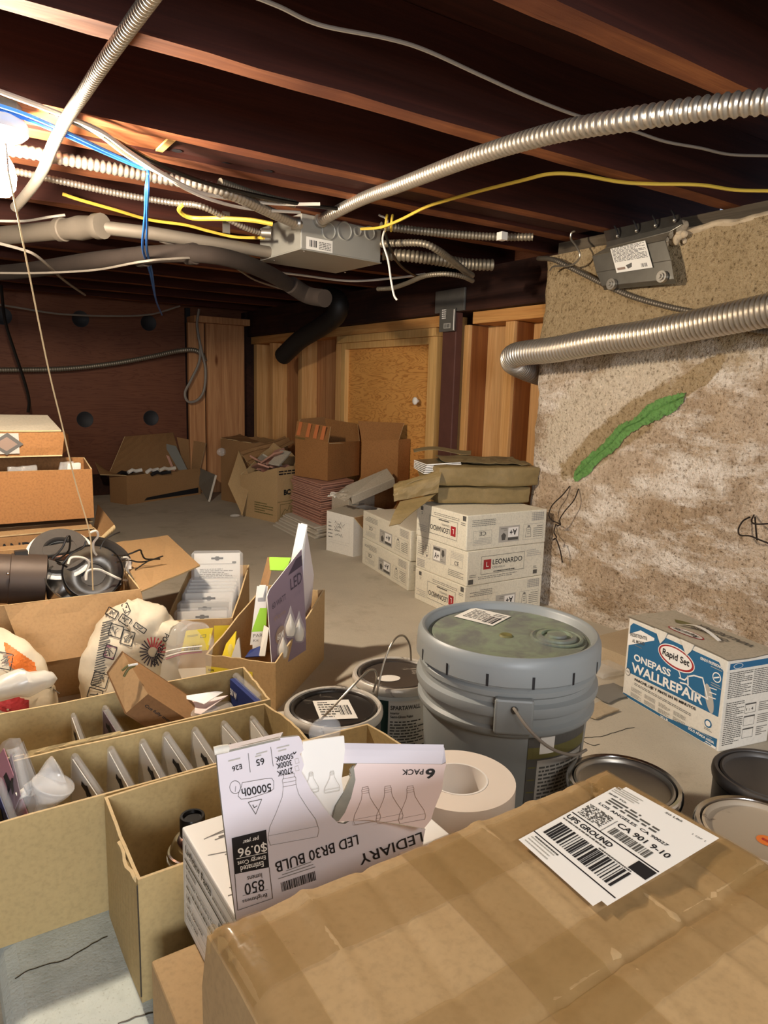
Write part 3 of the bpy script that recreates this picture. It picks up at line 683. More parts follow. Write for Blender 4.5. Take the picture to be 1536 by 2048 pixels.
flex('flexible_conduit', [at_z(-60, 290, 1.262), at_z(60, 305, 1.262), at_z(180, 328, 1.262), at_z(300, 352, 1.262), at_z(400, 370, 1.258), at_z(470, 392, 1.25), at_z(530, 420, 1.246), at_z(575, 440, 1.245), at_z(598, 450, 1.245)], 0.0150, 0.0135, 'conduit', 'ribbed conduit along the joist running into the left of the junction box')
flex('flexible_conduit', [at_z(10, 338, 1.262), at_z(120, 362, 1.262), at_z(240, 388, 1.262), at_z(340, 405, 1.26), at_z(400, 412, 1.25), at_z(450, 435, 1.235), at_z(490, 455, 1.22), at_z(524, 467, 1.215)], 0.0088, 0.0092, 'conduit', 'thin ribbed conduit running into the low left corner of the junction box')
flex('flexible_conduit', [at_z(440, 365, 1.275), at_z(520, 392, 1.272), at_z(590, 408, 1.272)], 0.011, 0.008, 'conduit_old', 'short ribbed conduit above the junction box behind the black cable')
T = Matrix.Translation(on_front(640, 441, 0.004)) @ Matrix.Rotation(math.pi/2, 4, 'X')
MB().lathe([(0.0001, 0), (0.022, 0), (0.022, 0.012), (0.018, 0.013), (0.0001, 0.013)], 12, T).build('conduit_connector', 'steel', jb)
for px, py, z, r in ((533, 466, 1.214, 0.013), (592, 447, 1.246, 0.020)):
    p = at_z(px, py, z); MB().lathe([(0.0001, -0.014), (r, -0.014), (r, 0.014), (0.0001, 0.014)], 10, Matrix.Translation(p) @ Matrix.Rotation(math.pi/2, 4, 'Y') @ Matrix.Rotation(0.5, 4, 'X')).build('conduit_connector', 'steel', jb)
flex('flexible_conduit', [at_z(762, 452, 1.262), at_z(840, 462, 1.262), at_z(930, 470, 1.262), at_z(1000, 474, 1.262), at_z(1066, 474, 1.262)], 0.0125, 0.0115, 'conduit_old', 'ribbed conduit under the joists right of the junction box with a white clip')
flex('flexible_conduit', [at_z(764, 488, 1.225), at_z(800, 486, 1.22), at_z(845, 487, 1.215), at_z(875, 500, 1.2), at_z(905, 522, 1.185), at_z(930, 542, 1.178), at_z(944, 551, 1.176)], 0.0115, 0.0105, 'conduit_old', 'ribbed conduit that bows down right of the junction box')
flex('flexible_conduit', [at_z(766, 508, 1.225), at_z(820, 512, 1.22), at_z(880, 520, 1.215), at_z(930, 528, 1.212), at_z(985, 530, 1.215)], 0.021, 0.0145, 'conduit_old', 'thick dull conduit hidden behind the bowed one')
flex('flexible_conduit', [at_z(756, 578, 1.16), at_z(785, 576, 1.155), at_z(815, 566, 1.155), at_z(850, 552, 1.158), at_z(890, 548, 1.158), at_z(925, 553, 1.155), at_z(946, 562, 1.15)], 0.0085, 0.009, 'conduit_old', 'thin dull conduit looping in front of the dark beam')
p = at_z(1004, 478, 1.248); MB().box((p.x-.012, p.y-.012, p.z-.004), (p.x+.012, p.y+.012, p.z+.02)).solo('pipe_clip', 'white_plastic', 'small white clip on the conduit under the joists', 'clip')
p = at_z(452, 452, 1.225); MB().box((p.x-.011, p.y-.003, p.z-.02), (p.x+.011, p.y, p.z+.04)).solo('hanger_strap', 'steel', 'small grey hanger strap left of the junction box', 'bracket')
# conduit on the concrete wall
wc = [(2.06, 1.99, 0.83), (1.98, 1.995, 0.845), (1.90, 1.985, 0.862), (1.82, 1.95, 0.880), (1.768, 1.87, 0.900)]
flex('flexible_conduit', [V(q) for q in wc]+[at_x(px, py, 1.755) for px, py in ((1110, 699), (1200, 682), (1300, 668), (1420, 644), (1500, 628), (1600, 606))], 0.042, 0.0135, 'conduit', 'fat shiny ribbed conduit in front of the concrete wall', None, 20)
flex('armoured_cable', [(1.93, 1.96, 1.25), at_x(1108, 520, 1.868), at_x(1160, 545, 1.868), at_x(1250, 588, 1.868), at_x(1330, 612, 1.868), at_x(1400, 627, 1.868), at_x(1500, 657, 1.868), at_x(1545, 664, 1.868)], 0.0085, 0.009, 'cable_grey', 'thin dark armoured cable sagging across the concrete wall')
# foundation plate bracket near the top of the wall
fp = thing('bracket_plate', 'bent steel connector plate with a white label bolted high on the concrete', 'bracket', (1.86, 1.48, 1.10))
def bx(px, py, x): return at_x(px, py, x)
A = [(1208, 472), (1362, 430)]; Bm = [(1222, 510), (1345, 470)]; Cm = [(1215, 560), (1345, 548)]
def plate_strip(mb, rows, t=0.005):
    for r0, r1 in zip(rows, rows[1:]): mb.slab(r1[0], r1[1], r0[1], r0[0], t, 0)
L = [bx(1207, 462, 1.865), bx(1213, 484, 1.845), bx(1212, 496, 1.842), bx(1184, 512, 1.852), bx(1192, 545, 1.852), bx(1204, 572, 1.852)]
R = [bx(1358, 428, 1.865), bx(1366, 448, 1.845), bx(1340, 463, 1.842), bx(1330, 480, 1.852), bx(1342, 520, 1.852), bx(1348, 558, 1.852)]
mb = MB(); 
for i in range(5):
    a, b_, c, d = L[i+1], R[i+1], R[i], L[i]; mb.slab(a, b_, c, d, 0.004, 0, 0, 6, 2)
mb.slab(L[5]+V((.012, 0, -.012)), R[5]+V((.012, 0, -.012)), R[5], L[5], 0.004)
mb.build('plate', 'zinc', fp, 0.001)
for i in range(4):
    px = 1235+i*38; py = 472-i*10.5; MB().ball(bx(px, py, 1.842), 0.006, 0, 10).build('bolt', 'steel', fp)
    q = [bx(px-6, py-20, 1.848), bx(px-1, py-10, 1.842), bx(px+1, py+2, 1.840)]; MB().tube(smooth(q), 0.0028, 6).build('slot', 'i_black', fp)
for px, py in ((1221, 568), (1322, 553)):
    T = Matrix.Translation(bx(px, py, 1.838)) @ Matrix.Rotation(-math.pi/2, 4, 'Y')
    MB().lathe([(0.0001, 0.012), (0.006, 0.012), (0.006, 0.006), (0.011, 0.006), (0.011, 0.0), (0.017, 0.0), (0.017, -0.012), (0.0001, -0.012)][::-1], 14, T).build('bolt', 'steel', fp)
fn, w, h = flat(bx(1234, 546, 1.8475), bx(1306, 535, 1.8475), bx(1218, 487, 1.8475)); pr = Print(lambda u, v, q: fn(u, v, q+0.001))
pr.rect(0, 0, w, h, 'glue', 0)
pr.rect(0.004, h-0.014, 0.012, 0.010, 'red', 1); pr.text('UNIVERSAL FOUNDATION PLATE', 0.018, h-0.013, w-0.022, 0.008, 'black', 1, 0.02)
pr.bars(0.004, h*0.34, w-0.01, h*0.5, 12, 'mid', 1, .5, 4, 0.1); pr.rect(0.006, 0.008, 0.03, 0.008, 'taupe', 1, 1); pr.poly([(0.04, 0.02), (0.064, 0.026), (0.06, 0.012), (0.045, 0.008)], 'mid', 1); pr.barcode(w-0.036, 0.006, 0.02, 0.012, 'black', 1, 14)
pr.build('label', fp, 'white instruction label')
MB().tube(smooth([bx(1150, 462, 1.835), bx(1143, 466, 1.835), bx(1142, 478, 1.835), bx(1152, 492, 1.83), bx(1160, 510, 1.83), bx(1152, 525, 1.835), bx(1135, 532, 1.84), bx(1108, 533, 1.85), bx(1100, 541, 1.86)], 8), 0.0032, 8).solo('wire_hook', 'gold_wire', 'bent steel wire hook left of the bracket plate', 'hook')
# tie wires that stick out of the concrete
def tie(curves, label):
    t = thing('tie_wire', label, 'wire', at_x(*curves[0][0], 1.89))
    for c in curves:
        n = len(c); MB().tube(smooth([at_x(px, py, 1.893-0.05*math.sin(math.pi*i/(n-1)*0.8)) for i, (px, py) in enumerate(c)], 8), 0.0022, 6).build('strand', 'rust_wire', t)
tie([[(1140, 972), (1125, 990), (1105, 1010), (1098, 1028), (1103, 1040), (1120, 1048), (1114, 1052)], [(1157, 978), (1148, 1000), (1130, 1022), (1120, 1038), (1121, 1050)], [(1112, 1048), (1108, 1064), (1113, 1075), (1106, 1080), (1112, 1078), (1120, 1100), (1125, 1125)]], 'twisted rusty wires poking out below the green streak')
tie([[(1500, 1034), (1486, 1042), (1477, 1058), (1480, 1070), (1500, 1072), (1520, 1080), (1540, 1088)], [(1508, 1030), (1503, 1042), (1512, 1048), (1545, 1047)], [(1510, 1034), (1512, 1060), (1514, 1080)]], 'rusty wire loop poking out of the wall at the right')
# loose cables
wire('cable', [at_d(722, 458, dd(s0)), at_z(760, 455, 1.24), at_z(800, 440, 1.255), at_z(850, 415, 1.275), at_z(893, 401, 1.282), at_z(960, 382, 1.278), at_z(1040, 362, 1.276), at_z(1100, 348, 1.28), at_z(1160, 350, 1.28), at_z(1240, 364, 1.28), at_z(1305, 368, 1.28), at_z(1400, 370, 1.28), at_z(1470, 380, 1.278), at_z(1545, 382, 1.28)], 0.0042, 'yellow_wire', 'yellow cable strung from the junction box across to the right wall')
wire('cable', [at_z(125, 388, 1.28), at_z(160, 400, 1.27), at_z(230, 420, 1.265), at_z(300, 440, 1.262), at_z(370, 450, 1.26), at_z(420, 463, 1.25), at_z(470, 474, 1.24), at_z(528, 476, 1.22)], 0.0048, 'yellow_wire', 'dusty yellow cable sagging low left of the junction box')
wire('cable', [at_z(378, 406, 1.262), at_z(362, 412, 1.25), at_z(360, 424, 1.24), at_z(385, 436, 1.232), at_z(440, 437, 1.23), at_z(500, 440, 1.23), at_z(545, 448, 1.225)], 0.0062, 'yellow_wire', 'bright yellow cable in a U-turn above the junction box')
wire('cable', [at_z(-20, 176, 1.28), at_z(60, 205, 1.275), at_z(120, 228, 1.272), at_z(200, 262, 1.262), at_z(260, 305, 1.25), at_z(330, 350, 1.235), at_z(400, 385, 1.23), at_z(480, 400, 1.25), at_z(560, 408, 1.262), at_z(640, 408, 1.27)], 0.0048, 'white_wire', 'upper white cable from the top left to the junction box')
wire('cable', [at_z(140, 232, 1.272), at_z(200, 270, 1.262), at_z(260, 315, 1.25), at_z(330, 352, 1.235), at_z(370, 377, 1.225), at_z(430, 402, 1.22), at_z(500, 418, 1.235), at_z(600, 425, 1.262)], 0.0042, 'white_wire', 'lower white cable beside its twin above the ribbed conduit')
wire('cable', [at_z(100, 222, 1.274), at_z(230, 282, 1.262), at_z(310, 325, 1.255), at_z(400, 362, 1.25), at_z(500, 388, 1.258), at_z(600, 408, 1.268), at_z(680, 418, 1.275)], 0.0055, 'black_wire', 'black cable beside the white pair above the junction box')
for k_, (off, lab) in enumerate(((0, 'upper bright blue cable strung past the lamp'), (9, 'lower bright blue cable strung past the lamp'))):
    wire('cable', [at_z(-20, 205+off, 1.262), at_z(60, 232+off, 1.26), at_z(150, 272+off*0.8, 1.26), at_z(220, 305+off*0.6, 1.258), at_z(280, 332+off*0.4, 1.25), at_z(294, 338, 1.245), at_z(296, 350, 1.235), at_z(292+k_*4, 380, 1.20), at_z(291+k_*3, 420, 1.175), at_z(288+k_*6, 455, 1.16), at_z(286+k_*8, 500, 1.14), at_z(300+k_*4, 545, 1.13), at_z(312, 600, 1.10), at_z(324, 630, 1.09)], 0.0036, 'blue_wire', lab)
wire('cable', [at_z(500, -10, 1.30), at_z(560, 14, 1.30), at_z(640, 50, 1.30), at_z(770, 76, 1.30), at_z(850, 100, 1.30), at_z(960, 150, 1.30), at_z(1060, 195, 1.30), at_z(1160, 233, 1.30), at_z(1260, 260, 1.30), at_z(1330, 283, 1.30), at_z(1400, 296, 1.30), at_z(1460, 309, 1.30), at_z(1545, 312, 1.30)], 0.0030, 'grey_wire', 'thin grey wire sagging between the front joists')
wire('cable', [at_z(320, 482, 1.24), at_z(370, 498, 1.235), at_z(420, 513, 1.22), at_z(455, 528, 1.215), at_z(520, 540, 1.21), at_z(600, 550, 1.21), at_z(700, 562, 1.2), at_z(790, 556, 1.2), at_z(850, 548, 1.2)], 0.0045, 'white_wire', 'grey-white cable passing below the junction box to the beam')
wire('cable', [at_z(-10, 442, 1.25), at_z(50, 442, 1.25), at_z(100, 434, 1.25), at_z(130, 430, 1.26)], 0.004, 'white_wire', 'white cable just above the grey pipe at the left')
wire('cable', [at_z(-10, 546, 1.1), at_z(80, 546, 1.1), at_z(190, 540, 1.1), at_z(280, 524, 1.1), at_z(340, 518, 1.12), at_z(400, 517, 1.14), at_z(460, 530, 1.15), at_z(510, 560, 1.16), at_z(570, 580, 1.16)], 0.0034, 'grey_wire', 'grey cable slung along the rusty drain pipe')
wire('cable', [at_z(-10, 485, 1.15), at_z(40, 498, 1.14), at_z(70, 510, 1.13), at_z(100, 535, 1.12), at_z(130, 562, 1.12), at_z(170, 590, 1.12)], 0.0045, 'grey_wire', 'dusty cable crossing behind the rusty drain pipe')
wire('cable', [at_y(-10, 608, 4.9), at_y(40, 616, 4.9), at_y(120, 628, 4.9), at_y(220, 632, 4.9), at_y(300, 629, 4.9), at_y(360, 612, 4.9)], 0.006, 'grey_wire', 'dark cable sagging along the top of the plywood wall')
wire('cable', [at_d(758, 430, dd(s0)), at_d(775, 442, dd(s0)-.02), at_d(765, 478, dd(s0)-.03), at_d(776, 520, dd(s0)-.03), at_d(782, 560, dd(s0)-.03), at_d(788, 590, dd(s0)-.03), at_d(794, 600, dd(s0)-.03)], 0.0032, 'white_wire', 'white wire end dangling at the right of the junction box')
wire('cable', [at_z(770, 466, 1.24), at_z(782, 500, 1.2), at_z(800, 530, 1.185), at_z(830, 551, 1.18), at_z(845, 551, 1.18)], 0.0045, 'black_wire', 'black cable curling behind the dangling white wire')
for k_, lab in enumerate(('left of two short yellow cable stubs above the junction box', 'right of two short yellow cable stubs above the junction box')):
    wire('cable', [at_z(774+k_*11, 430, 1.285), at_z(772+k_*11, 445, 1.26), at_z(770+k_*12, 462, 1.245)], 0.004, 'yellow_wire', lab)
wire('cable', [at_y(2, 570, 4.6), at_y(10, 640, 4.6), at_y(28, 700, 4.6), at_y(48, 760, 4.6), at_y(58, 800, 4.6), at_y(56, 825, 4.6)], 0.009, 'black_wire', 'black cable hanging down in front of the plywood wall')
flex('flexible_conduit', [at_y(-20, 740, 4.98), at_y(120, 738, 4.98), at_y(220, 728, 4.98), at_y(300, 714, 4.95), at_y(350, 703, 4.86), at_y(385, 700, 4.85), at_y(403, 708, 4.85), at_y(410, 722, 4.86)], 0.017, 0.014, 'conduit_old', 'dull conduit running along the plywood wall to the corner post')
wire('cable', [at_y(398, 618, 4.84), at_y(394, 650, 4.84), at_y(400, 690, 4.84), at_y(398, 725, 4.83), at_y(382, 760, 4.83), at_y(370, 785, 4.83), at_y(376, 803, 4.83), at_y(395, 800, 4.83), at_y(408, 780, 4.83), at_y(411, 740, 4.83), at_y(404, 705, 4.83), at_y(396, 670, 4.83)], 0.009, 'grey_wire', 'coil of pale cable hanging on the boarded post')
# drain pipes
dp = thing('drain_pipe', 'grey metal drain pipe with a fitting running under the joists', 'pipe', at_z(180, 455, 1.19))
MB().tube([at_z(-60, 478, 1.2), at_z(120, 460, 1.2)], 0.027, 16).build('pipe_length', 'pipe_grey', dp)
q0, q1 = at_z(118, 460, 1.2), at_z(205, 452, 1.2)
MB().tube([q0, q0.lerp(q1, .12), q0.lerp(q1, .13), q0.lerp(q1, .3), q0.lerp(q1, .5), q0.lerp(q1, .8), q0.lerp(q1, .86), q1], 0.03, 18, 0, True, lambda i: (0.033, 0.033, 0.029, 0.030, 0.034, 0.030, 0.035, 0.035)[i]).build('fitting', 'pipe_grey', dp)
MB().tube([at_z(204, 455, 1.2), at_z(300, 466, 1.2), at_z(540, 505, 1.2), at_z(700, 530, 1.2)], 0.019, 14).build('pipe_length', 'pipe_grey', dp)
rp = thing('drain_pipe', 'rusty cast iron drain pipe that turns down at the beam', 'pipe', at_z(300, 520, 1.12))
MB().tube(smooth([at_z(-60, 550, 1.14), at_z(60, 540, 1.14), at_z(180, 522, 1.14), at_z(290, 510, 1.15), at_z(390, 507, 1.15), at_z(470, 520, 1.15), at_z(540, 548, 1.14), at_z(590, 578, 1.12)], 8), 0.026, 16).build('pipe_length', 'castiron', rp)
MB().tube(smooth([at_z(582, 570, 1.125), at_z(615, 590, 1.10), at_z(650, 597, 1.08)], 8), 0.031, 16).build('elbow', 'castiron', rp)
for px, py in ((383, 507), (285, 512)):
    a, c = at_z(px-7, py+2, 1.15), at_z(px+7, py, 1.15); MB().tube([a, c], 0.031, 14).build('coupling', 'castiron', rp)
MB().tube(smooth([at_x(655, 592, 1.88), at_x(676, 604, 1.86), at_x(672, 630, 1.86), at_x(640, 655, 1.86), at_x(600, 680, 1.86), at_x(566, 712, 1.86)], 8), 0.052, 16).solo('drain_pipe', 'rubber', 'black bent drain pipe dropping in front of the dark beam', 'pipe')
# ================================================================== FOREGROUND THINGS
def lab(o, label, cat, group=None): return tag(o, label, cat, group)
# ---- grey five-gallon pail
PX_, PY_ = 0.835, 0.866
pl = thing('paint_pail', 'big grey plastic pail with a paint-stained lid beside the paint cans', 'pail', (PX_, PY_, 0))
T = Matrix.Translation((PX_, PY_, 0))
MB().lathe([(0.0001, 0.0), (0.128, 0.0), (0.131, 0.004), (0.1435, 0.235), (0.150, 0.238), (0.153, 0.243), (0.153, 0.250), (0.147, 0.254), (0.147, 0.268), (0.155, 0.272), (0.157, 0.280), (0.156, 0.288), (0.148, 0.292), (0.1475, 0.300), (0.1515, 0.304), (0.1515, 0.312), (0.1475, 0.316), (0.1475, 0.330), (0.0001, 0.330)], 72, T).build('bucket', 'pail', pl)
ld_ = MB().lathe([(0.1555, 0.322), (0.1580, 0.324), (0.1570, 0.352), (0.1565, 0.358), (0.1530, 0.366), (0.1495, 0.369), (0.1455, 0.368), (0.1420, 0.364), (0.1400, 0.3545), (0.1390, 0.3535, 1), (0.1330, 0.3540, 1), (0.1310, 0.3565, 1), (0.0001, 0.3575, 1)], 72, T).build('lid', ['pail', 'pail_lid'], pl)
for k in range(14):
    a = 6.2832*k/14+0.17; fn = curved(PX_, PY_, 0.1578, a, 0.322); pr = Print(fn); pr.rect(0, 0, 0.0042, 0.020, 'black', 0); pr.build('lid_slot', ld_)
def lidp(px, py): return at_z(px, py, 0.3572)
c = lidp(1113, 1277); sp_ = MB().lathe([(0.0445, 0.0), (0.0445, 0.003), (0.041, 0.004), (0.037, 0.001), (0.034, 0.001), (0.033, 0.006), (0.026, 0.007), (0.025, 0.002), (0.017, 0.003), (0.016, 0.009), (0.0001, 0.009)], 36, Matrix.Translation(c)).build('spout_cap', 'pail_lid', pl)
c = lidp(1012, 1272); MB().lathe([(0.012, 0.0), (0.010, 0.003), (0.004, 0.002), (0.0001, 0.001)], 16, Matrix.Translation(c)).build('plug', 'i_olive', pl)
q = [lidp(908, 1234), lidp(985, 1253), lidp(1013, 1236), lidp(947, 1216)]
fn, w, h = flat(q[0]+V((0, 0, .0008)), q[1]+V((0, 0, .0008)), q[3]+V((0, 0, .0008))); pr = Print(fn)
pr.rect(0, 0, w, h, 'glue', 0).bars(0.01, 0.012, w*0.55, h-0.02, 7, 'mid', 1, .5, 2, 0.2).barcode(w*0.66, 0.008, w*0.3, h*0.55, 'black', 1, 16).bars(w*0.66, h*0.7, w*0.3, h*0.22, 2, 'mid'); pr.build('lid_label', pl, 'white printed lid label')
a = math.radians(232); ear = V((PX_+0.1515*math.cos(a), PY_+0.1515*math.sin(a), 0.282)); R_ = Matrix.Rotation(a, 4, 'Z')
MB().box((-0.012, -0.030, -0.034), (0.010, 0.030, 0.024), 0, Matrix.Translation(ear) @ R_).build('handle_ear', 'pail', pl, 0.004)
d = V((math.cos(a), math.sin(a), 0)); o_ = ear+d*0.011
MB().ball(ear+d*0.0105+V((0, 0, 0.008)), 0.006, 0, 8).build('handle_hole', 'i_mid', pl)
hp = [o_+V((0, 0, 0.008)), at_d(1030, 1420, dd(o_)-0.012), at_d(1055, 1455, dd(o_)-0.03), at_d(1085, 1485, dd(o_)-0.035), at_d(1115, 1503, dd(o_)-0.02), at_d(1150, 1510, dd(o_)+0.02), at_d(1172, 1500, dd(o_)+0.08)]
MB().tube(smooth(hp, 8), 0.0025, 8).build('handle', 'grey_wire', pl, label='grey wire handle')
fn = curved(PX_, PY_, 0.1332, math.radians(243), 0.03, 0.0545); L = 0.118; pr = Print(fn)
pr.rect(0, 0, L, 0.215, 'mid', 0, 14).rect(0, 0.168, L, 0.02, 'olive', 1, 14).rect(0.016, 0.01, L-0.024, 0.155, 'lgrey', 1, 12).rect(0.018, 0.176, 0.024, 0.030, 'glue', 2, 3)
pr.bars(0.02, 0.075, L-0.034, 0.08, 12, 'mid', 2, .5, 5, 0.1).bars(0.02, 0.015, L-0.034, 0.05, 8, 'mid', 2, .5, 6, 0.1)
for k in range(7): pr.rect(0.002, 0.02+k*0.022, 0.012, 0.0022, 'olive', 2)
pr.build('side_label', pl, 'dark label with small print')
# ---- paint cans
def can(label, x, y, r=0.0845, h=0.195, body='can_white', rim='rim_white', lid='lid_black', bail=None, metal='chrome'):
    t = thing('paint_can', label, 'paint can', (x, y, 0), 'paint cans round the grey pail'); T = Matrix.Translation((x, y, 0)); rb = r-0.003
    MB().lathe([(0.0001, 0), (rb, 0), (rb+0.002, 0.002), (rb+0.002, 0.006), (rb, 0.008), (rb, h-0.020), (rb-0.002, h-0.018), (rb-0.002, h-0.010), (0.0001, h-0.010)], 56, T).build('can_body', body, t)
    MB().lathe([(r-0.004, h-0.018), (r, h-0.016), (r+0.001, h-0.010), (r, h-0.003), (r-0.003, h), (r-0.008, h-0.001), (r-0.010, h-0.007), (r-0.010, h-0.010)], 56, T).build('rim', rim, t)
    MB().lathe([(r-0.010, h-0.009), (r-0.011, h-0.003), (r-0.014, h-0.001), (r-0.017, h-0.003), (r-0.018, h-0.007), (r-0.022, h-0.0085), (0.0001, h-0.0085)], 56, T).build('lid', lid, t)
    if bail: MB().tube(smooth(bail, 8), 0.0021, 8).build('bail_handle', 'gold_wire', t, label='wire bail handle')
    return t, h-0.0085
C1 = V((0.600, 1.060, 0)); D1 = dd((0.60, 1.0, 0.2))
c1, zl = can('paint can with a black speckled lid and white label beside the long boxes', C1.x, C1.y, 0.0895, 0.198, 'can_grey', 'rim_white', 'lid_black',
    [at_d(641, 1440, D1-.03), at_d(668, 1412, D1-.03), at_d(700, 1378, D1-.02), at_d(725, 1352, D1), at_d(738, 1341, D1+.02), at_d(750, 1341, D1+.05), at_d(753, 1358, D1+.09), at_d(746, 1384, D1+.10)])
q = [at_z(640, 1440, zl+.0006), at_z(716, 1437, zl+.0006), at_z(699, 1398, zl+.0006), at_z(625, 1402, zl+.0006)]
fn, w, h = flat(q[0], q[1], q[3]); pr = Print(fn); pr.rect(0, 0, w, h, 'glue', 0).bars(0.006, 0.006, w*.55, h-.02, 6, 'mid', 1, .5, 3, .2).barcode(w*.6, .016, w*.33, h*.5, 'black', 1, 16).bars(w*.1, h-.014, w*.4, .008, 1, 'black'); pr.build('lid_label', c1, 'white printed label')
C2 = V((0.790, 1.140, 0)); D2 = dd((0.79, 1.06, 0.2))
c2, zl = can('paint can with a brown dribbled lid behind the black-lidded can and against the pail', C2.x, C2.y, 0.0885, 0.195, 'can_white', 'rim_white', 'lid_dirty',
    [at_d(753, 1396, D2-.02), at_d(757, 1370, D2-.02), at_d(768, 1325, D2-.01), at_d(782, 1290, D2), at_d(796, 1273, D2+.02), at_d(810, 1273, D2+.04), at_d(820, 1292, D2+.07), at_d(822, 1320, D2+.10)])
pr = Print(lambda u, v, k: V((C2.x, C2.y, zl))+V((u, v, k+.0004)))
pr.oval(-0.02, -0.005, 0.024, 0.016, 'glue', 0, 20, -0.4); pr.build('paint_blob', c2, 'white blob of dried paint')
fn = curved(C2.x, C2.y, 0.0860, math.radians(222), 0.02); pr = Print(fn)
pr.rect(-0.02, 0, 0.028, 0.15, 'dgreen', 0, 4).rect(0.008, 0, 0.13, 0.15, 'glue', 0, 16).rect(0.01, 0.1, 0.11, 0.046, 'white', 1, 12)
pr.text('SPARTAWALL', 0.012, 0.132, 0.062, 0.009, 'mid', 2, 0.03).text('Interior', 0.012, 0.123, 0.018, 0.005, 'mid', 2, .03).text('Semi-Gloss Paint', 0.012, 0.115, 0.046, 0.0055, 'mid', 2, .03).bars(0.012, 0.03, 0.1, 0.08, 13, 'mid', 2, .45, 8, .1)
pr.build('side_label', c2, 'white and dark green label')
c3, zl = can('paint can with a bright metal rim, mostly hidden behind the taped carton', 0.858, 0.622, 0.0845, 0.195, 'can_grey', 'chrome', 'steel')
c4, zl4 = can('paint can with a tan splattered lid and orange sticker', 0.921, 0.446, 0.0845, 0.195, 'can_grey', 'chrome', 'lid_splat')
pr = Print(lambda u, v, k: V((at_z(1532, 1682, zl4).x+u, at_z(1532, 1682, zl4).y+v, zl4+k+.0004))); pr.oval(0, 0, 0.012, 0.012, 'orange', 0).text('S', -0.003, -0.005, 0.006, 0.011, 'red', 1, .05).build('sticker', c4, 'round orange sticker')
c5, zl = can('dark grey paint can in front of the blue and white box', 1.076, 0.516, 0.0845, 0.195, 'can_grey', 'lid_grey', 'lid_grey')
fn = curved(1.076, 0.516, 0.0820, math.radians(205), 0.10); pr = Print(fn); pr.rect(0.018, 0.046, 0.028, 0.022, 'black', 0, 4).text('VOL TINT', 0.020, 0.055, 0.022, 0.005, 'lgrey', 1).rect(-0.01, -0.03, 0.06, 0.072, 'dpurple', 0, 6).oval(0.004, 0.03, 0.007, 0.009, 'rose', 1); pr.build('side_label', c5, 'maroon and black label')
# ---- roll of masking tape
tp = thing('tape_roll', 'big roll of cream masking tape between the torn bulb carton and the pail', 'tape', (0.585, 0.686, 0.196)); T = Matrix.Translation((0.585, 0.686, 0.196))
MB().lathe([(0.041, 0.0), (0.078, 0.0), (0.078, 0.0515), (0.041, 0.0515), (0.041, 0.0)], 56, T).build('tape', 'tape_paper', tp)
MB().lathe([(0.0382, 0.0), (0.0408, 0.0), (0.0408, 0.052), (0.0382, 0.052), (0.0382, 0.0)], 48, T).build('core', 'tape_core', tp, label='white cardboard core')
hb = thing('carton', 'closed brown carton hidden under the masking tape roll', 'box', (0.56, 0.67, 0.03))
MB().box((0.492, 0.60, 0.03), (0.655, 0.755, 0.195)).build('body', 'kraft', hb, 0.003)
# ---- the big taped parcel
pc = thing('parcel', 'large brown taped carton with a white shipping label in the foreground', 'box', (0.37, 0.23, 0.03))
x0, x1, y0, y1, zt = 0.151, 0.585, 0.02, 0.449, 0.385
def ptop(u, v):
    x = x0+(x1-x0)*u; y = y0+(y1-y0)*v
    e = min(min(u, 1-u)*(x1-x0), min(v, 1-v)*(y1-y0)); dz = -0.012*max(0, 1-e/0.014)**2
    dz += 0.004*nz((x, y, 1), 7)+0.0016*nz((x, y*.4, 2), 34)
    ly = y-(0.262+0.02*(x-0.35)); dz -= 0.004*math.exp(-(ly/0.004)**2)*(1 if x > 0.26 else 0.3)       # the seam where the flaps meet
    for cy, amp in ((0.325, -.005), (0.205, .004), (0.392, -.005), (0.15, -.005), (0.27, .004), (0.095, .003), (0.44, .004)):
        dz -= amp*math.exp(-((x-cy-0.10*(y-0.2)-0.05)/0.005)**2)*(0.6+0.4*nz((x, y, 5), 9))
    d = V((x-x1+0.02, y-y1, 0)).length
    c_ = abs((x-0.535)-(0.02*math.sin(y*90))+0.3*(y-0.42)); dz -= 0.006*math.exp(-(c_/0.004)**2)*(1 if y > 0.37 else 0)
    return V((x, y, zt+dz))
NU, NV = 90, 90; pts = [ptop(i/NU, j/NV) for j in range(NV+1) for i in range(NU+1)]; mb = MB().grid(pts, NU, NV)
rim = [j for j in range(NU+1)]+[j*(NU+1)+NU for j in range(1, NV+1)]+[NV*(NU+1)+i for i in range(NU-1, -1, -1)]+[j*(NU+1) for j in range(NV-1, 0, -1)]
ring = [pts[i] for i in rim]; m = len(ring); cen = V(((x0+x1)/2, (y0+y1)/2, 0)); vs = list(ring)
for k in range(1, 9):
    f = k/8
    for p in ring:
        dv = V((p.x-cen.x, p.y-cen.y, 0)).normalized(); vs.append(V((p.x, p.y, p.z*(1-f)+0.03*f))+dv*(0.004*math.sin(math.pi*f)*(1+nz((p.x, p.y, f), 8))+(0.003 if f > 0 else 0)))
mb.add(vs, [(k*m+(i+1) % m, k*m+i, (k+1)*m+i, (k+1)*m+(i+1) % m) for k in range(8) for i in range(m)], 0, True)
mb.add([vs[8*m+i] for i in range(m)], [tuple(range(m))])
mb.build('body', 'kraft', pc)
def on_top(x, y, off):
    p = ptop((x-x0)/(x1-x0), (y-y0)/(y1-y0)); return V((x, y, p.z+off))
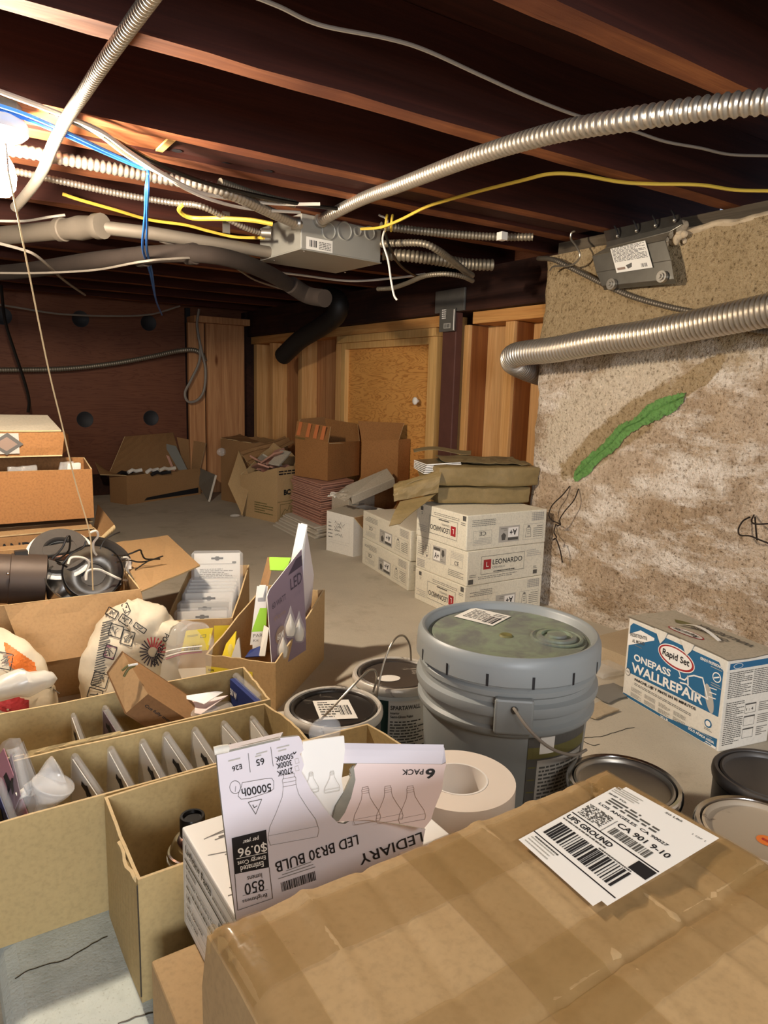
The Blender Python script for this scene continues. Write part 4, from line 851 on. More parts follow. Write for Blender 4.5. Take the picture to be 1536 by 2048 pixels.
def tape(x_a, y_a, x_b, y_b, wd_, off, n=50):
    d = V((x_b-x_a, y_b-y_a, 0)); L = d.length; d.normalize(); nn = V((-d.y, d.x, 0)); g = []
    for j in range(9):
        for i in range(n+1):
            p = V((x_a, y_a, 0))+d*L*i/n+nn*wd_*(j/8-0.5); x = min(x1-.0005, max(x0+.0005, p.x)); y = min(y1-.0005, max(y0+.0005, p.y))
            g.append(on_top(x, y, off+0.0006*max(0, nz((x, y, off*999), 25))))
    return MB().grid(g, n, 8).build('packing_tape', 'packtape', pc, label='glossy brown packing tape')
tape(0.152, 0.262, 0.584, 0.270, 0.075, 0.0008); tape(0.152, 0.395, 0.584, 0.405, 0.055, 0.0009); tape(0.33, 0.03, 0.345, 0.448, 0.06, 0.0013); tape(0.54, 0.03, 0.555, 0.448, 0.055, 0.0016); tape(0.165, 0.03, 0.17, 0.448, 0.036, 0.0013)
lq = [at_z(1176, 1846, zt), at_z(1437, 1690, zt), at_z(1240, 1580, zt), at_z(1036, 1693, zt)]      # label corners: foot of text side first
def lmap(u, v, k):                                                             # u along the lines of type, v up the label
    a = lq[2].lerp(lq[1], u); b_ = lq[3].lerp(V(at_z(1196, 1838, zt)), u); p = b_.lerp(a, v)
    return V((p.x, p.y, zt+0.0062+k))
pr = Print(lmap); n = 16
for j in range(n):
    for i in range(n):
        if (i, j) in ((15, 0), (0, 15)): continue
        pr.rect(i/n, j/n, 1/n, 1/n, 'white', 0)
for k in range(4): pr.rect(0.02, 0.945-k*0.022, 0.28-0.03*(k % 2), 0.011, 'lgrey', 1, 4)
pr.text('SHIP TO:', 0.03, 0.835, 0.20, 0.018, 'mid', 1, .03)
for k in range(3): pr.bars(0.10, 0.795-k*0.03, 0.55, 0.022, 1, 'mid', 1, .75, 40+k, 0.22)
pr.text('LOS ANGELES  CA 90027', 0.08, 0.685, 0.74, 0.026, 'black', 1, .02).text('50 LBS', 0.52, 0.955, 0.17, 0.018, 'mid', 1, .02).text('1 OF 1', 0.84, 0.90, 0.12, 0.016, 'mid', 1)
R = random.Random(5)
for a in range(24):
    for b_ in range(17):
        if R.random() < 0.5: pr.rect(0.04+a*0.0115, 0.50+b_*0.0085, 0.0115, 0.0085, 'mid', 1)
pr.rect(0.35, 0.475, 0.006, 0.17, 'mid', 1).text('CA 901 9-10', 0.385, 0.60, 0.53, 0.048, 'black', 1, .02).barcode(0.40, 0.505, 0.42, 0.075, 'mid', 1, 34, 8)
pr.rect(0.02, 0.470, 0.96, 0.010, 'black', 1, 8).text('UPS GROUND', 0.03, 0.405, 0.52, 0.045, 'black', 1, .03).bars(0.03, 0.375, 0.6, 0.018, 1, 'mid', 1, .7).bars(0.50, 0.345, 0.35, 0.016, 1, 'mid', 1, .7).rect(0.80, 0.365, 0.18, 0.095, 'black', 1, 3)
pr.barcode(0.06, 0.175, 0.82, 0.165, 'black', 1, 52, 12).rect(0.0, 0.130, 0.98, 0.009, 'black', 1, 8).bars(0.04, 0.02, 0.3, 0.08, 3, 'lgrey', 1, .4).bars(0.06, 0.098, 0.3, 0.02, 1, 'mid', 1, .6)
pr.build('shipping_label', pc, 'white shipping label')
# crumpled tape at the near left corner
mb = MB()
for k in range(3):
    g = [V((x0-0.002+0.045*i/14+0.002*k, y1-0.006-0.016*k-0.05*i/14+0.004*nz((i, k, j), .9), zt-0.006+0.010*math.sin(i*1.1+k)*0.5-0.022*j/4+0.005)) for j in range(5) for i in range(15)]
    mb.grid(g, 14, 4)
mb.build('packing_tape', 'packtape', pc, label='crumpled packing tape at the corner')
# ---- small closed carton under the torn bulb carton
kd = thing('carton', 'small plain brown carton under the torn white bulb carton', 'box', (0.33, 0.60, 0.03))
MB().box((0.176, 0.480, 0.03), (0.488, 0.715, 0.134)).build('body', 'kraft', kd, 0.003)
MB().box((0.30, 0.4795, 0.1342), (0.345, 0.7155, 0.1348)).build('packing_tape', 'packtape', kd)
# ---- torn white bulb carton standing on it
lb = thing('bulb_carton', 'torn white light bulb carton with its printed lid raised', 'box', (0.35, 0.66, 0.1352))
bx0, bx1, by0, by1, bz0, bz1 = 0.225, 0.487, 0.580, 0.752, 0.1352, 0.260
MB().box((bx0, by0, bz0), (bx1, by1, bz1)).build('body', 'bright_card', lb, 0.002)
for k in range(12):
    ya = by0+rnd(.02, .14); MB().tube([(bx0+rnd(.004, .03), ya, bz1+.0004), (bx0+rnd(.05, .2), ya+rnd(-.02, .02), bz1+.0004)], 0.0005, 4).build('scuff', 'i_lgrey', lb)
fn, w, h = flat((bx0-.0006, by1, bz0), (bx0-.0006, by0, bz0), (bx0-.0006, by1, bz1)); pr = Print(fn)
pr.frame(0.008, 0.004, w-0.014, h-0.010, 0.0008, 'grey', 0)
pr.text('Lighting Facts', 0.016, h-0.026, 0.085, 0.013, 'black', 1, .02).bars(0.105, h-0.024, 0.05, 0.006, 1, 'grey', 1).rect(0.012, h-0.034, w-0.024, 0.0022, 'black', 1)
for k, (t_, b_) in enumerate((('Brightness', '850 lumens'), ('Estimated Yearly Energy Cost', '$0.96'), (None, None), ('Life', ''), ('Light Appearance', ''), ('Energy Used', '8 watts'))):
    y = h-0.044-k*0.0125
    if t_: pr.text(t_, 0.016, y, 0.0048*len(t_)*0.72, 0.0062, 'black', 1, .02)
    else: pr.bars(0.016, y, 0.1, 0.006, 1, 'mid', 1)
    if b_: pr.text(b_, w-0.05, y, 0.034, 0.006, 'black', 1, .02)
    pr.rect(0.014, y-0.003, w-0.03, 0.0005, 'mid', 1)
pr.build('facts_panel', lb, 'side panel of lighting facts')
# the raised lid panel: its outline torn, printed upside down
py_ = 0.578; n_ = V((0, -1, 0.10)).normalized()
def lp_(px, py, off=0.0): return at_pl(px, py, V((0.30, py_, bz1))+n_*off, n_)
out = [(473, 1842), (460, 1745), (447, 1640), (438, 1560), (433, 1508), (500, 1490), (560, 1476), (598, 1472), (603, 1480), (607, 1500), (600, 1508), (605, 1520), (608, 1530), (603, 1545), (612, 1560), (622, 1580), (634, 1596), (650, 1618), (664, 1634), (676, 1646), (690, 1648), (702, 1640), (738, 1640), (800, 1650), (851, 1658), (848, 1672), (840, 1745)]
MB().prism([lp_(*p) for p in out], -n_*-0.0035, 0, 1).build('lid_panel', ['lav_card', 'torn'], lb, label='lavender-white printed panel')
# the white inner leaf seen through the tear and the folded top edge
MB().prism([lp_(*p, -0.008) for p in ((606, 1484), (640, 1478), (688, 1472), (690, 1500), (683, 1560), (690, 1600), (680, 1640), (600, 1640), (596, 1560))], n_*0.002, 0).build('inner_leaf', 'bright_card', lb, label='white inner leaf in the tear')
MB().slab(lp_(432, 1506, .001), lp_(560, 1476, .001), lp_(566, 1464, -.02), lp_(437, 1494, -.02), 0.002, 0, 1, 6, 2).build('tuck_flap', ['lav_card', 'torn'], lb)
MB().tube(smooth([lp_(428, 1502, .002), lp_(440, 1499, .003), lp_(455, 1497, .002)], 6), 0.004, 10).build('tuck_flap', 'white_card', lb)
# the right-hand piece, torn off and bent towards the camera
n2 = V((-0.10, -1, 0.42)).normalized(); o2 = lp_(760, 1640, 0.006)
def rp_(px, py, off=0.0): return at_pl(px, py, o2+n2*off, n2)
out2 = [(664, 1645), (672, 1615), (684, 1590), (698, 1570), (703, 1560), (700, 1548), (712, 1530), (715, 1526), (893, 1527), (888, 1545), (884, 1580), (868, 1620), (862, 1640), (848, 1657), (800, 1648), (738, 1640), (700, 1642)]
MB().prism([rp_(*p) for p in out2], n2*0.003, 0, 1).build('torn_panel', ['pink_card', 'torn'], lb, label='pinkish torn panel')
MB().prism([rp_(*p, .002) for p in ((664, 1645), (672, 1612), (690, 1580), (703, 1552), (700, 1540), (707, 1530), (711, 1560), (702, 1596), (690, 1625), (678, 1642))], n2*0.003, 0).build('torn_edge', 'torn', lb, label='grey torn pulp edge')
tk = [rp_(676, 1526, .001), rp_(884, 1528, .001), at_d(886, 1490, dd(rp_(884, 1528))+.012), at_d(676, 1487, dd(rp_(676, 1526))+.012)]
MB().slab(tk[0], tk[1], tk[2], tk[3], 0.003, 0, 1, 8, 3, lambda u, w: 0.002*math.sin(w*2)).build('tuck_flap', ['lav_card', 'torn'], lb, label='white tuck flap')
MB().slab(tk[1]+V((-.0005, 0, 0)), at_d(892, 1524, dd(tk[1])), at_d(889, 1497, dd(tk[2])), tk[2], 0.003, 0, 1, 4, 3).build('tuck_flap', ['lav_card', 'torn'], lb)
# print: v grows downwards on the photo since the panel is upside down
def on_panel(fn2, px, py): return fn2(px, py)
def pxprint(base, quad, sz):
    """printing on a panel given where its corners (lower left, lower right, upper left of the type) fall on that panel"""
    q = [base(*p) for p in quad]; return flat(q[0]+n_*0.0004, q[1]+n_*0.0004, q[2]+n_*0.0004)
def inv_text(pr, fnp, s, a, b_, c_, m='black', bold=0.0, lay=1):
    """text whose baseline runs a->b and whose cap height points to c, all pixels on a panel"""
    A, B, C = fnp(*a), fnp(*b_), fnp(*c_); vs, fs, tw, th = text_geo(s, bold); k = pr.mi('i_'+m)
    N = n_ if fnp is lp_ else n2
    pr.mb.add([A+(B-A)*(x_/tw)+(C-A)*(y_/th)+N*(0.0006+0.0002*lay) for x_, y_ in vs], fs, k)
def pquad(pr, fnp, pts, m, lay=0):
    N = n_ if fnp is lp_ else n2
    pr.mb.add([fnp(*p)+N*(0.0005+0.0002*lay) for p in pts], [tuple(range(len(pts)-1, -1, -1))], pr.mi('i_'+m))
def pline(pr, fnp, pts, t, m, lay=1):
    N = n_ if fnp is lp_ else n2; P_ = [fnp(*p)+N*(0.0005+0.0002*lay) for p in pts]
    for a_, b2 in zip(P_, P_[1:]):
        dv = (b2-a_).normalized(); s_ = N.cross(dv)*t/2; pr.mb.add([a_-s_, b2-s_, b2+s_, a_+s_], [(0, 1, 2, 3)], pr.mi('i_'+m))
pr = Print(None)
pquad(pr, lp_, [(463, 1676), (532, 1659), (538, 1734), (469, 1748)], 'black')
inv_text(pr, lp_, '$0.96', (532, 1682), (474, 1694), (534, 1702), 'white', .01)
inv_text(pr, lp_, 'per year', (516, 1670), (484, 1678), (517, 1678), 'white', .01)
inv_text(pr, lp_, 'Energy Cost', (530, 1707), (474, 1720), (531, 1718), 'white', .01)
inv_text(pr, lp_, 'Estimated', (526, 1721), (480, 1732), (527, 1732), 'white', .01)
pline(pr, lp_, [(533, 1704), (472, 1717)], 0.0006, 'white', 2)
pline(pr, lp_, [(469, 1748), (475, 1820), (545, 1796), (538, 1734)], 0.0006, 'mid')
inv_text(pr, lp_, 'lumens', (523, 1745), (494, 1752), (524, 1755), 'black')
inv_text(pr, lp_, '850', (527, 1757), (488, 1767), (529, 1780), 'black')
inv_text(pr, lp_, 'Brightness', (533, 1783), (484, 1797), (534, 1793), 'black'); pline(pr, lp_, [(536, 1778), (485, 1791)], 0.0004, 'mid')
inv_text(pr, lp_, 'LED BR30 BULB', (714, 1668), (549, 1724), (717, 1688), 'black', .005)
inv_text(pr, lp_, 'LEDIARY', (842, 1663), (716, 1710), (846, 1682), 'black', .005)
pr2 = None
def upx(a, b_, t): return (a[0]+(b_[0]-a[0])*t, a[1]+(b_[1]-a[1])*t)
R = random.Random(4); t = 0
while t < 0.98:                                                               # barcode
    q = R.choice((.012, .02, .03)); a_, b2 = upx((561, 1765), (631, 1741), t), upx((561, 1765), (631, 1741), min(1, t+q)); pquad(pr, lp_, [a_, b2, (b2[0]+3, b2[1]+18), (a_[0]+3, a_[1]+18)], 'black'); t += q+R.choice((.012, .02))
for k in range(3): pline(pr, lp_, [(556+k*8, 1757-k*8), (630-k*4, 1733-k*5)], 0.0009, 'grey')
for s_, a_, b2, c_ in (('E26', (482, 1527), (463, 1533), (484, 1537)), ('65', (527, 1515), (511, 1519), (529, 1528)), ('5000K', (585, 1506), (549, 1514), (587, 1516)), ('3000K', (582, 1519), (551, 1527), (584, 1530)), ('2700K', (584, 1534), (553, 1542), (586, 1545)), ('50000h', (541, 1566), (482, 1577), (543, 1582))):
    inv_text(pr, lp_, s_, a_, b2, c_, 'black', .01)
for a_, b2 in (((480, 1516), (456, 1522)), ((534, 1502), (512, 1508)), ((578, 1490), (553, 1496)), ((522, 1510), (510, 1513)), ((572, 1498), (556, 1502))): pline(pr, lp_, [a_, b2], 0.0012, 'lgrey')
for a_, b2 in (((496, 1506), (500, 1544)), ((541, 1494), (546, 1532))): pline(pr, lp_, [a_, b2], 0.0005, 'mid')
pline(pr, lp_, [(592, 1503), (588, 1508), (586, 1504)], 0.001, 'black')
for k in (0, 1): pline(pr, lp_, [(589, 1518+15*k), (596, 1516+15*k), (598, 1525+15*k), (591, 1527+15*k), (589, 1518+15*k)], 0.0003, 'lgrey')
rr = [(482, 1574), (478, 1582), (476, 1592), (482, 1598), (500, 1596), (540, 1583), (547, 1577), (547, 1562), (543, 1556), (530, 1557), (484, 1565)]; pline(pr, lp_, rr+[rr[0]], 0.0004, 'mid')
pline(pr, lp_, [(470+11*math.cos(t_), 1574+13*math.sin(t_)) for t_ in [i*.45 for i in range(15)]], 0.0004, 'mid'); pline(pr, lp_, [(470, 1583), (471, 1572)], 0.0004, 'mid')
pline(pr, lp_, [(496, 1604), (523, 1598), (511, 1628), (496, 1604)], 0.0006, 'mid'); pline(pr, lp_, [(505, 1609), (508, 1615), (514, 1611)], 0.0008, 'mid')
# outlines of the bulbs
def bulb(fnp, cx, ty, s_, m='grey', sk=0.0):
    prof = [(-11, 0), (-11, 6), (-14, 10), (-13, 20), (-14, 30), (-17, 44), (-32, 74), (-47, 100), (-52, 122), (-48, 136)]
    l_ = [(cx+x_*s_+sk*y_*s_, ty+y_*s_-x_*s_*-0.18*-1) for x_, y_ in prof]; r_ = [(cx-x_*s_+sk*y_*s_, ty+y_*s_+x_*s_*0.18) for x_, y_ in reversed(prof)]
    pline(pr, fnp, l_+r_+[l_[0]], 0.0004, m)
    for yy in (8, 16, 24): pline(pr, fnp, [(cx-13*s_+sk*yy*s_, ty+yy*s_+2*s_), (cx+13*s_+sk*yy*s_, ty+yy*s_-3*s_)], 0.0003, m)
    pline(pr, fnp, [(cx-52*s_+sk*116*s_, ty+126*s_), (cx+50*s_+sk*116*s_, ty+106*s_)], 0.0003, m)
bulb(lp_, 577, 1548, 0.98, 'grey', 0.08)
bulb(lambda a_, b2: lp_(a_, b2, -0.0065), 622, 1545, 0.30, 'lgrey'); bulb(lambda a_, b2: lp_(a_, b2, -0.0065), 664, 1543, 0.30, 'lgrey')
for cx_ in (730, 775, 820): bulb(rp_, cx_, 1572+(2 if cx_ == 730 else 0), 0.52, 'taupe', 0.06)
inv_text(pr, rp_, '6', (870, 1536), (851, 1538), (869, 1556), 'black', .03); inv_text(pr, rp_, 'PACK', (847, 1538), (804, 1539), (846, 1549), 'black', .01)
pr.build('printing', lb, 'black printing upside down')
MB().ball(at_d(650, 1462, dd(lp_(640, 1480))+.03), 0.016, 0, 12, (1.2, 0.7, 1.0)).build('clear_blister', 'clear', lb, label='scrap of clear plastic')
# ---- open carton with the spray can
cC = thing('open_carton', 'deep open brown carton holding a spray can, nearest of the long boxes', 'box', (0.39, 0.86, 0.03))
carton('body', cC, [(0.178, 0.772), (0.625, 0.772), (0.600, 0.944), (0.177, 0.942)], 0.0302, [0.196, 0.21, 0.213, 0.213], wob=0.004, bulge=0.002, seed=3)
flap(cC, (0.176, 0.850, 0.202), (0.176, 0.778, 0.197), (0.190, 0.785, 0.172), (0.182, 0.850, 0.182), name='torn_corner', ns=0.004)
MB().tube([(0.1772, 0.7712, 0.04), (0.1775, 0.7713, 0.10), (0.177, 0.7712, 0.19)], 0.0009, 5).build('corner_slit', 'i_crack', cC)
sc_ = at_d(370, 1700, 0.93); sx, sy = 0.268, 0.848
sc = thing('spray_can', 'silver spray can with a black nozzle cap inside the deep open carton', 'can', (sx, sy, 0.035)); T = Matrix.Translation((sx, sy, 0.035))
MB().lathe([(0.0001, 0), (0.032, 0), (0.0325, 0.11), (0.034, 0.112), (0.034, 0.116), (0.0325, 0.118)], 36, T).build('can_body', 'can_white', sc)
MB().lathe([(0.0325, 0.118), (0.0335, 0.120), (0.0325, 0.123), (0.030, 0.124), (0.0285, 0.130), (0.024, 0.140), (0.017, 0.146), (0.0001, 0.146)], 36, T).build('dome', 'chrome', sc, label='shiny domed shoulder')
MB().lathe([(0.016, 0.143), (0.0165, 0.146), (0.0165, 0.170), (0.0155, 0.172), (0.0125, 0.172), (0.0115, 0.168), (0.0001, 0.168)], 28, T).build('nozzle_cap', 'gloss_black', sc)
# ================================================================== THE LONG BOXES AT THE LEFT
cB = thing('open_carton', 'long open brown carton of upright bulb packs behind the spray can carton', 'box', (0.18, 1.03, 0.03))
carton('body', cB, [(-0.16, 0.956), (0.493, 0.951), (0.497, 1.030), (0.484, 1.104), (-0.16, 1.116)], 0.0302, [0.207, 0.210, 0.208, 0.212, 0.210], wob=0.003, bulge=0.001, seed=5)
cA = thing('open_carton', 'long open brown carton, rear one of the two long boxes, holding cards and papers', 'box', (0.18, 1.2, 0.0))
carton('body', cA, [(-0.16, 1.125), (0.499, 1.113), (0.516, 1.280), (-0.16, 1.296)], 0.0, [0.213, 0.210, 0.212, 0.208], wob=0.003, bulge=0.001, seed=8)
MB().slab((0.10, 1.1165, 0.208), (0.24, 1.115, 0.206), (0.24, 1.121, 0.214), (0.10, 1.123, 0.214), 0.003, 0, 1, 16, 2, lambda u, w: 0.003*nz((u*9, w, 0), 1.3)).build('torn_rim', ['olive', 'kraft_edge'], cA)
# an upright retail pack seen from its side: backing card in a clear shell with a hanging hole
def pack(label, rear_top, front_top, drop, th=0.009, card='lgrey', group=None, hole=0.45, lean=0.0, rim=True, name='bulb_pack'):
    a, b = V(rear_top), V(front_top); d = (b-a); L = d.length; d.normalize(); up = V((lean, 0, 1)); up = (up-d*up.dot(d)).normalized(); n = d.cross(up).normalized()
    if n.x > 0: n = -n
    t = thing(name, label, 'bulb pack', (a+b)/2-up*drop, group)
    q = lambda u, v, h: a+d*(u*L)-up*v-n*h
    MB().prism([q(.04, .004, .002), q(.96, .004, .002), q(.96, drop, .002), q(.04, drop, .002)], n*-0.0018 if False else n*0.0012, 0).build('card', 'i_'+card, t)
    cx, cz = hole, 0.020; pr = Print(lambda u, v, k: q(u/L, v, 0.0016-k)); sc = 1.5*L/0.1
    pr.poly([(cx*L+x*sc, cz+y*sc) for x, y in ((-.014, -.002), (-.005, -.003), (0, -.006), (.005, -.003), (.014, -.002), (.014, .003), (.004, .003), (0, .006), (-.004, .003), (-.014, .003))], 'black', 0); pr.build('hang_hole', t)
    r = [q(0, 0, 0), q(1, 0, 0), q(1, drop, 0), q(0, drop, 0)]; MB().prism([p+n*-th for p in r], n*0.0004).build('clear_shell', 'clear', t)
    e = [q(0, drop, th*.5), q(0, .006, th*.5), q(.02, 0, th*.5), q(.98, 0, th*.5), q(1, .006, th*.5), q(1, drop, th*.5)]
    MB().tube(e, th*0.42, 6).build('shell_edge', 'clear', t)
    return t
pk = [((140, 1512), (194, 1592), 'bulb pack standing in the front long box beside the loose spot bulbs'), ((213, 1497), (258, 1580), 'second upright bulb pack right of the spot bulbs'), ((277, 1482), (322, 1563), 'third upright bulb pack right of the spot bulbs'), ((324, 1468), (378, 1548), 'fourth upright bulb pack right of the spot bulbs'), ((382, 1458), (432, 1534), 'fifth upright bulb pack, just left of the torn white carton'), ((440, 1446), (486, 1500), 'sixth upright bulb pack, partly behind the torn white carton'), ((497, 1436), (534, 1486), 'last upright bulb pack near the right end of the front long box')]
for a, b, l_ in pk: pack(l_, at_y(*a, 1.085), at_y(*b, 0.982), 0.135, 0.011, 'glue', 'upright bulb packs in the front long box', 0.62)
pack('dusty bulb pack standing in the rear long box', at_y(140, 1430, 1.275), at_y(160, 1486, 1.165), 0.13, 0.010, 'glue', 'packs in the rear long box')
pack('purple-backed bulb pack beside the dark narrow carton', at_y(202, 1416, 1.27), at_y(236, 1470, 1.165), 0.13, 0.012, 'purple', 'packs in the rear long box')
pack('thick clear pack leaning at the left end of the front long box', at_y(4, 1488, 1.08), at_y(60, 1640, 0.975), 0.10, 0.03, 'pink', 'clear packs at the left end', 0.5, 0.25)
pack('clear pack leaning behind the loose spot bulbs', at_y(20, 1500, 1.075), at_y(40, 1590, 0.99), 0.11, 0.016, 'purple', 'clear packs at the left end', 0.5, 0.3)
pack('dark-backed clear pack at the left frame edge in the front long box', at_y(-14, 1560, 1.06), at_y(22, 1655, 0.972), 0.10, 0.012, 'navy', 'clear packs at the left end', 0.5, 0.15)
def spot(label, c, axis, s=1.0):
    t = thing('spot_bulb', label, 'bulb', c, 'loose spot bulbs'); R_ = V(axis).to_track_quat('Z', 'Y').to_matrix().to_4x4(); T = Matrix.Translation(V(c)) @ R_ @ Matrix.Diagonal((s, s, s, 1))
    MB().lathe([(0.006, -0.030), (0.009, -0.028), (0.010, -0.016), (0.013, -0.008), (0.022, 0.006), (0.025, 0.014), (0.0245, 0.016)], 24, T).build('reflector', 'glass', t)
    MB().lathe([(0.0248, 0.0145), (0.015, 0.018), (0.0001, 0.019)], 24, T).build('lens', 'glass', t)
    MB().lathe([(0.0001, -0.012), (0.012, -0.006), (0.020, 0.008)], 20, T).build('liner', 'glass', t)
    MB().lathe([(0.0001, -0.040), (0.0055, -0.040), (0.006, -0.029), (0.0001, -0.029)], 14, T).build('base', 'porcelain', t)
spot('clear spot bulb lying on its side in the front long box, upper of two', at_y(96, 1558, 1.015), (0.85, 0.1, 0.25), 1.05)
spot('clear spot bulb facing up in the front long box, lower of two', at_y(98, 1590, 0.995), (0.35, -0.1, 0.9), 1.15)
# narrow kraft carton lying across the rear box
e = [at_d(213, 1345, 1.28), at_d(250, 1428, 1.22), at_d(296, 1388, 1.22), at_d(244, 1302, 1.28)]
dvec = at_d(372, 1437, 1.235)-at_d(296, 1388, 1.22)
dvec = V((0.106, -0.040, -0.092))
nb_ = thing('narrow_carton', 'narrow dark kraft carton lying tilted in the rear long box, with a green twist tie', 'box', e[1])
f2 = [p+dvec for p in e]
MB().slab(e[1], e[2], e[3], e[0], 0.003).build('end_flap', 'pale_kraft', nb_, label='tan end flap')
mb = MB(); mb.slab(e[2], e[1], f2[1], f2[2], 0.003); mb.slab(e[3], e[2], f2[2], f2[3], 0.003, 1); mb.slab(f2[0], f2[1], e[1], e[0], 0.003); mb.slab(f2[3], f2[0], e[0], e[3], 0.003); mb.build('body', ['brown_kraft', 'dark_kraft'], nb_)
fn, w, h = flat(e[1]+V((0, 0, 0)), f2[1], e[2]); nn_ = (fn(0, 0, 1)-fn(0, 0, 0))
if nn_.dot(CAM-e[1]) < 0: fn0 = fn; fn = lambda u, v, k: fn0(u, v, -k)
pr = Print(fn); pr.text('Cut fully mountable arm & ring', 0.012, h*0.55, w*0.85, 0.007, 'black', 1, .02); pr.build('printing', nb_)
tw = at_d(258, 1334, 1.235)
MB().tube(smooth([tw+V((-.012, 0, -.004)), tw+V((0, -.002, .004)), tw+V((.010, 0, .001)), tw+V((-.002, -.004, -.002)), tw+V((-.010, -.004, -.014))], 6), 0.0022, 6).build('twist_tie', 'i_olive', nb_, label='green twist tie')
MB().tube([tw+V((-.002, -.003, .004)), tw+V((.014, -.003, .004))], 0.002, 6).build('twist_tie', 'white_plastic', nb_, label='white tie end')
# papers and packs in the rear box
def sheet(name, label, cat, q, mat, t=0.0012, curl=0.0, group=None):
    return tag(MB().slab(*q, t, 0, 0, 10, 4, (lambda u, w: curl*math.sin(u*3.1)) if curl else None).solo(name, mat), label, cat, group)
sheet('envelope', 'white folded paper lying on the cream envelope in the rear long box', 'paper', [at_z(352, 1394, .198), at_z(408, 1408, .196), at_z(446, 1384, .204), at_z(420, 1384, .207)], 'bright_card', 0.0012, 0.002)
sheet('envelope', 'cream envelope bent upward in the rear long box', 'paper', [at_z(328, 1404, .190), at_z(402, 1428, .186), at_z(456, 1390, .196), at_z(388, 1392, .196)], 'pink_card', 0.0012, -0.004)
sheet('envelope', 'greyish card under the cream envelope', 'paper', [at_z(334, 1412, .176), at_z(400, 1436, .172), at_z(440, 1414, .176), at_z(380, 1400, .180)], 'lav_card', 0.0012)
bp = [at_d(459, 1356, dd(at_z(459, 1356, .205))), at_z(508, 1400, .205)]
a_, b_ = at_y(460, 1358, 1.262), at_y(510, 1404, 1.150)
t = thing('bulb_pack', 'blue fifty-watt bulb pack standing at the right end of the rear long box', 'bulb pack', (a_+b_)/2-V((0, 0, .12)))
MB().slab(a_-V((0, 0, .11)), b_-V((0, 0, .11)), b_, a_, 0.012).build('card', 'i_navy', t)
fn, w, h = flat(a_-V((0, 0, .11)), b_-V((0, 0, .11)), a_); nn_ = fn(0, 0, 1)-fn(0, 0, 0)
fn0 = fn; fn = (lambda u, v, k: fn0(u, v, k+.001)) if nn_.dot(CAM-a_) > 0 else (lambda u, v, k: fn0(u, v, -k-.001))
pr = Print(fn); pr.text('50 W', 0.004, h-0.03, 0.03, 0.014, 'white', 1, .03).line([(0.035, h-0.05), (0.05, h-0.040), (0.07, h-0.05)], 0.001, 'white'); pr.build('printing', t)
MB().tube([a_+V((.012, 0, .004)), b_+V((.012, 0, .004))], 0.007, 8).build('clear_shell', 'clear', t)
mb = rbox(at_z(412, 1436, .172)+V((-.035, -.012, -.03)), at_z(440, 1420, .176)+V((.03, .02, .012)), 0.012, 3); tag(mb.solo('plastic_bag', 'clear_bag'), 'crumpled clear plastic bag behind the blue pack', 'plastic bag')
# ================================================================== SLOPED STORAGE CARTONS BEHIND
def sloped(label, nl, nr, fr, fl, zn, zf, name='storage_carton', mats=('kraft', 'kraft_edge')):
    t = thing(name, label, 'box', ((V(nl)+V(fr))/2).xy.to_3d())
    carton('body', t, [nl, nr, fr, fl], 0.0, [zn, zn, zf, zf], mats, wob=0.005, bulge=0.002, seed=nl[0]*9); return t
nl, nr = (0.546, 1.600), (0.670, 1.466); fr = (0.928, 1.702); fl = (0.804, 1.836)
k1 = sloped('sloped brown carton with a purple lamp card and pointed bulb packs in it', nl, nr, fr, fl, 0.122, 0.205)
fn, w, h = flat((*nl, 0), (*nr, 0), (*nl, 0.12)); pr = Print(lambda u, v, k: fn(u, v, k+.0025))
def on_k1(px, py): 
    n = (V((*nr, 0))-V((*nl, 0))).cross(V((0, 0, 1))).normalized(); p = at_pl(px, py, (*nl, 0), n); return (p-V((*nl, 0))).dot((V((*nr, 0))-V((*nl, 0))).normalized()), p.z
ya, yb = on_k1(413, 1334), on_k1(506, 1372)
pr.rect(ya[0], yb[1], yb[0]-ya[0], ya[1]-yb[1]+.004, 'yellow', 0).text('60W', ya[0]+.006, ya[1]-.008, .016, .006, 'black', 1, .03).rect(yb[0]-.042, ya[1]-.024, .034, .018, 'black', 1).oval(yb[0]-.025, ya[1]-.015, .015, .0075, 'yellow', 2).text('IKEA', yb[0]-.036, ya[1]-.0195, .022, .009, 'black', 3, .05).bars(yb[0]-.036, yb[1]+.004, .03, .016, 4, 'mid', 1).build('sticker', k1, 'yellow shop sticker'); pr = Print(lambda u, v, k: fn(u, v, k+.0025))
rc = on_k1(528, 1392); 
for k in range(3):
    a = k*2.0944+0.5; pr.line([(rc[0]+.009*math.cos(a), rc[1]+.009*math.sin(a)), (rc[0]+.009*math.cos(a+1.2), rc[1]+.009*math.sin(a+1.2)), (rc[0]+.007*math.cos(a+1.6), rc[1]+.007*math.sin(a+1.6))], 0.003, 'black', 1)
pr.build('recycling_mark', k1)
U1 = (V((*nr, 0))-V((*nl, 0))).normalized(); V1 = (V((*fr, 0))-V((*nr, 0))).normalized()
def k1p(u, v, z): q = V((*nl, 0))+U1*u+V1*v; return V((q.x, q.y, z))
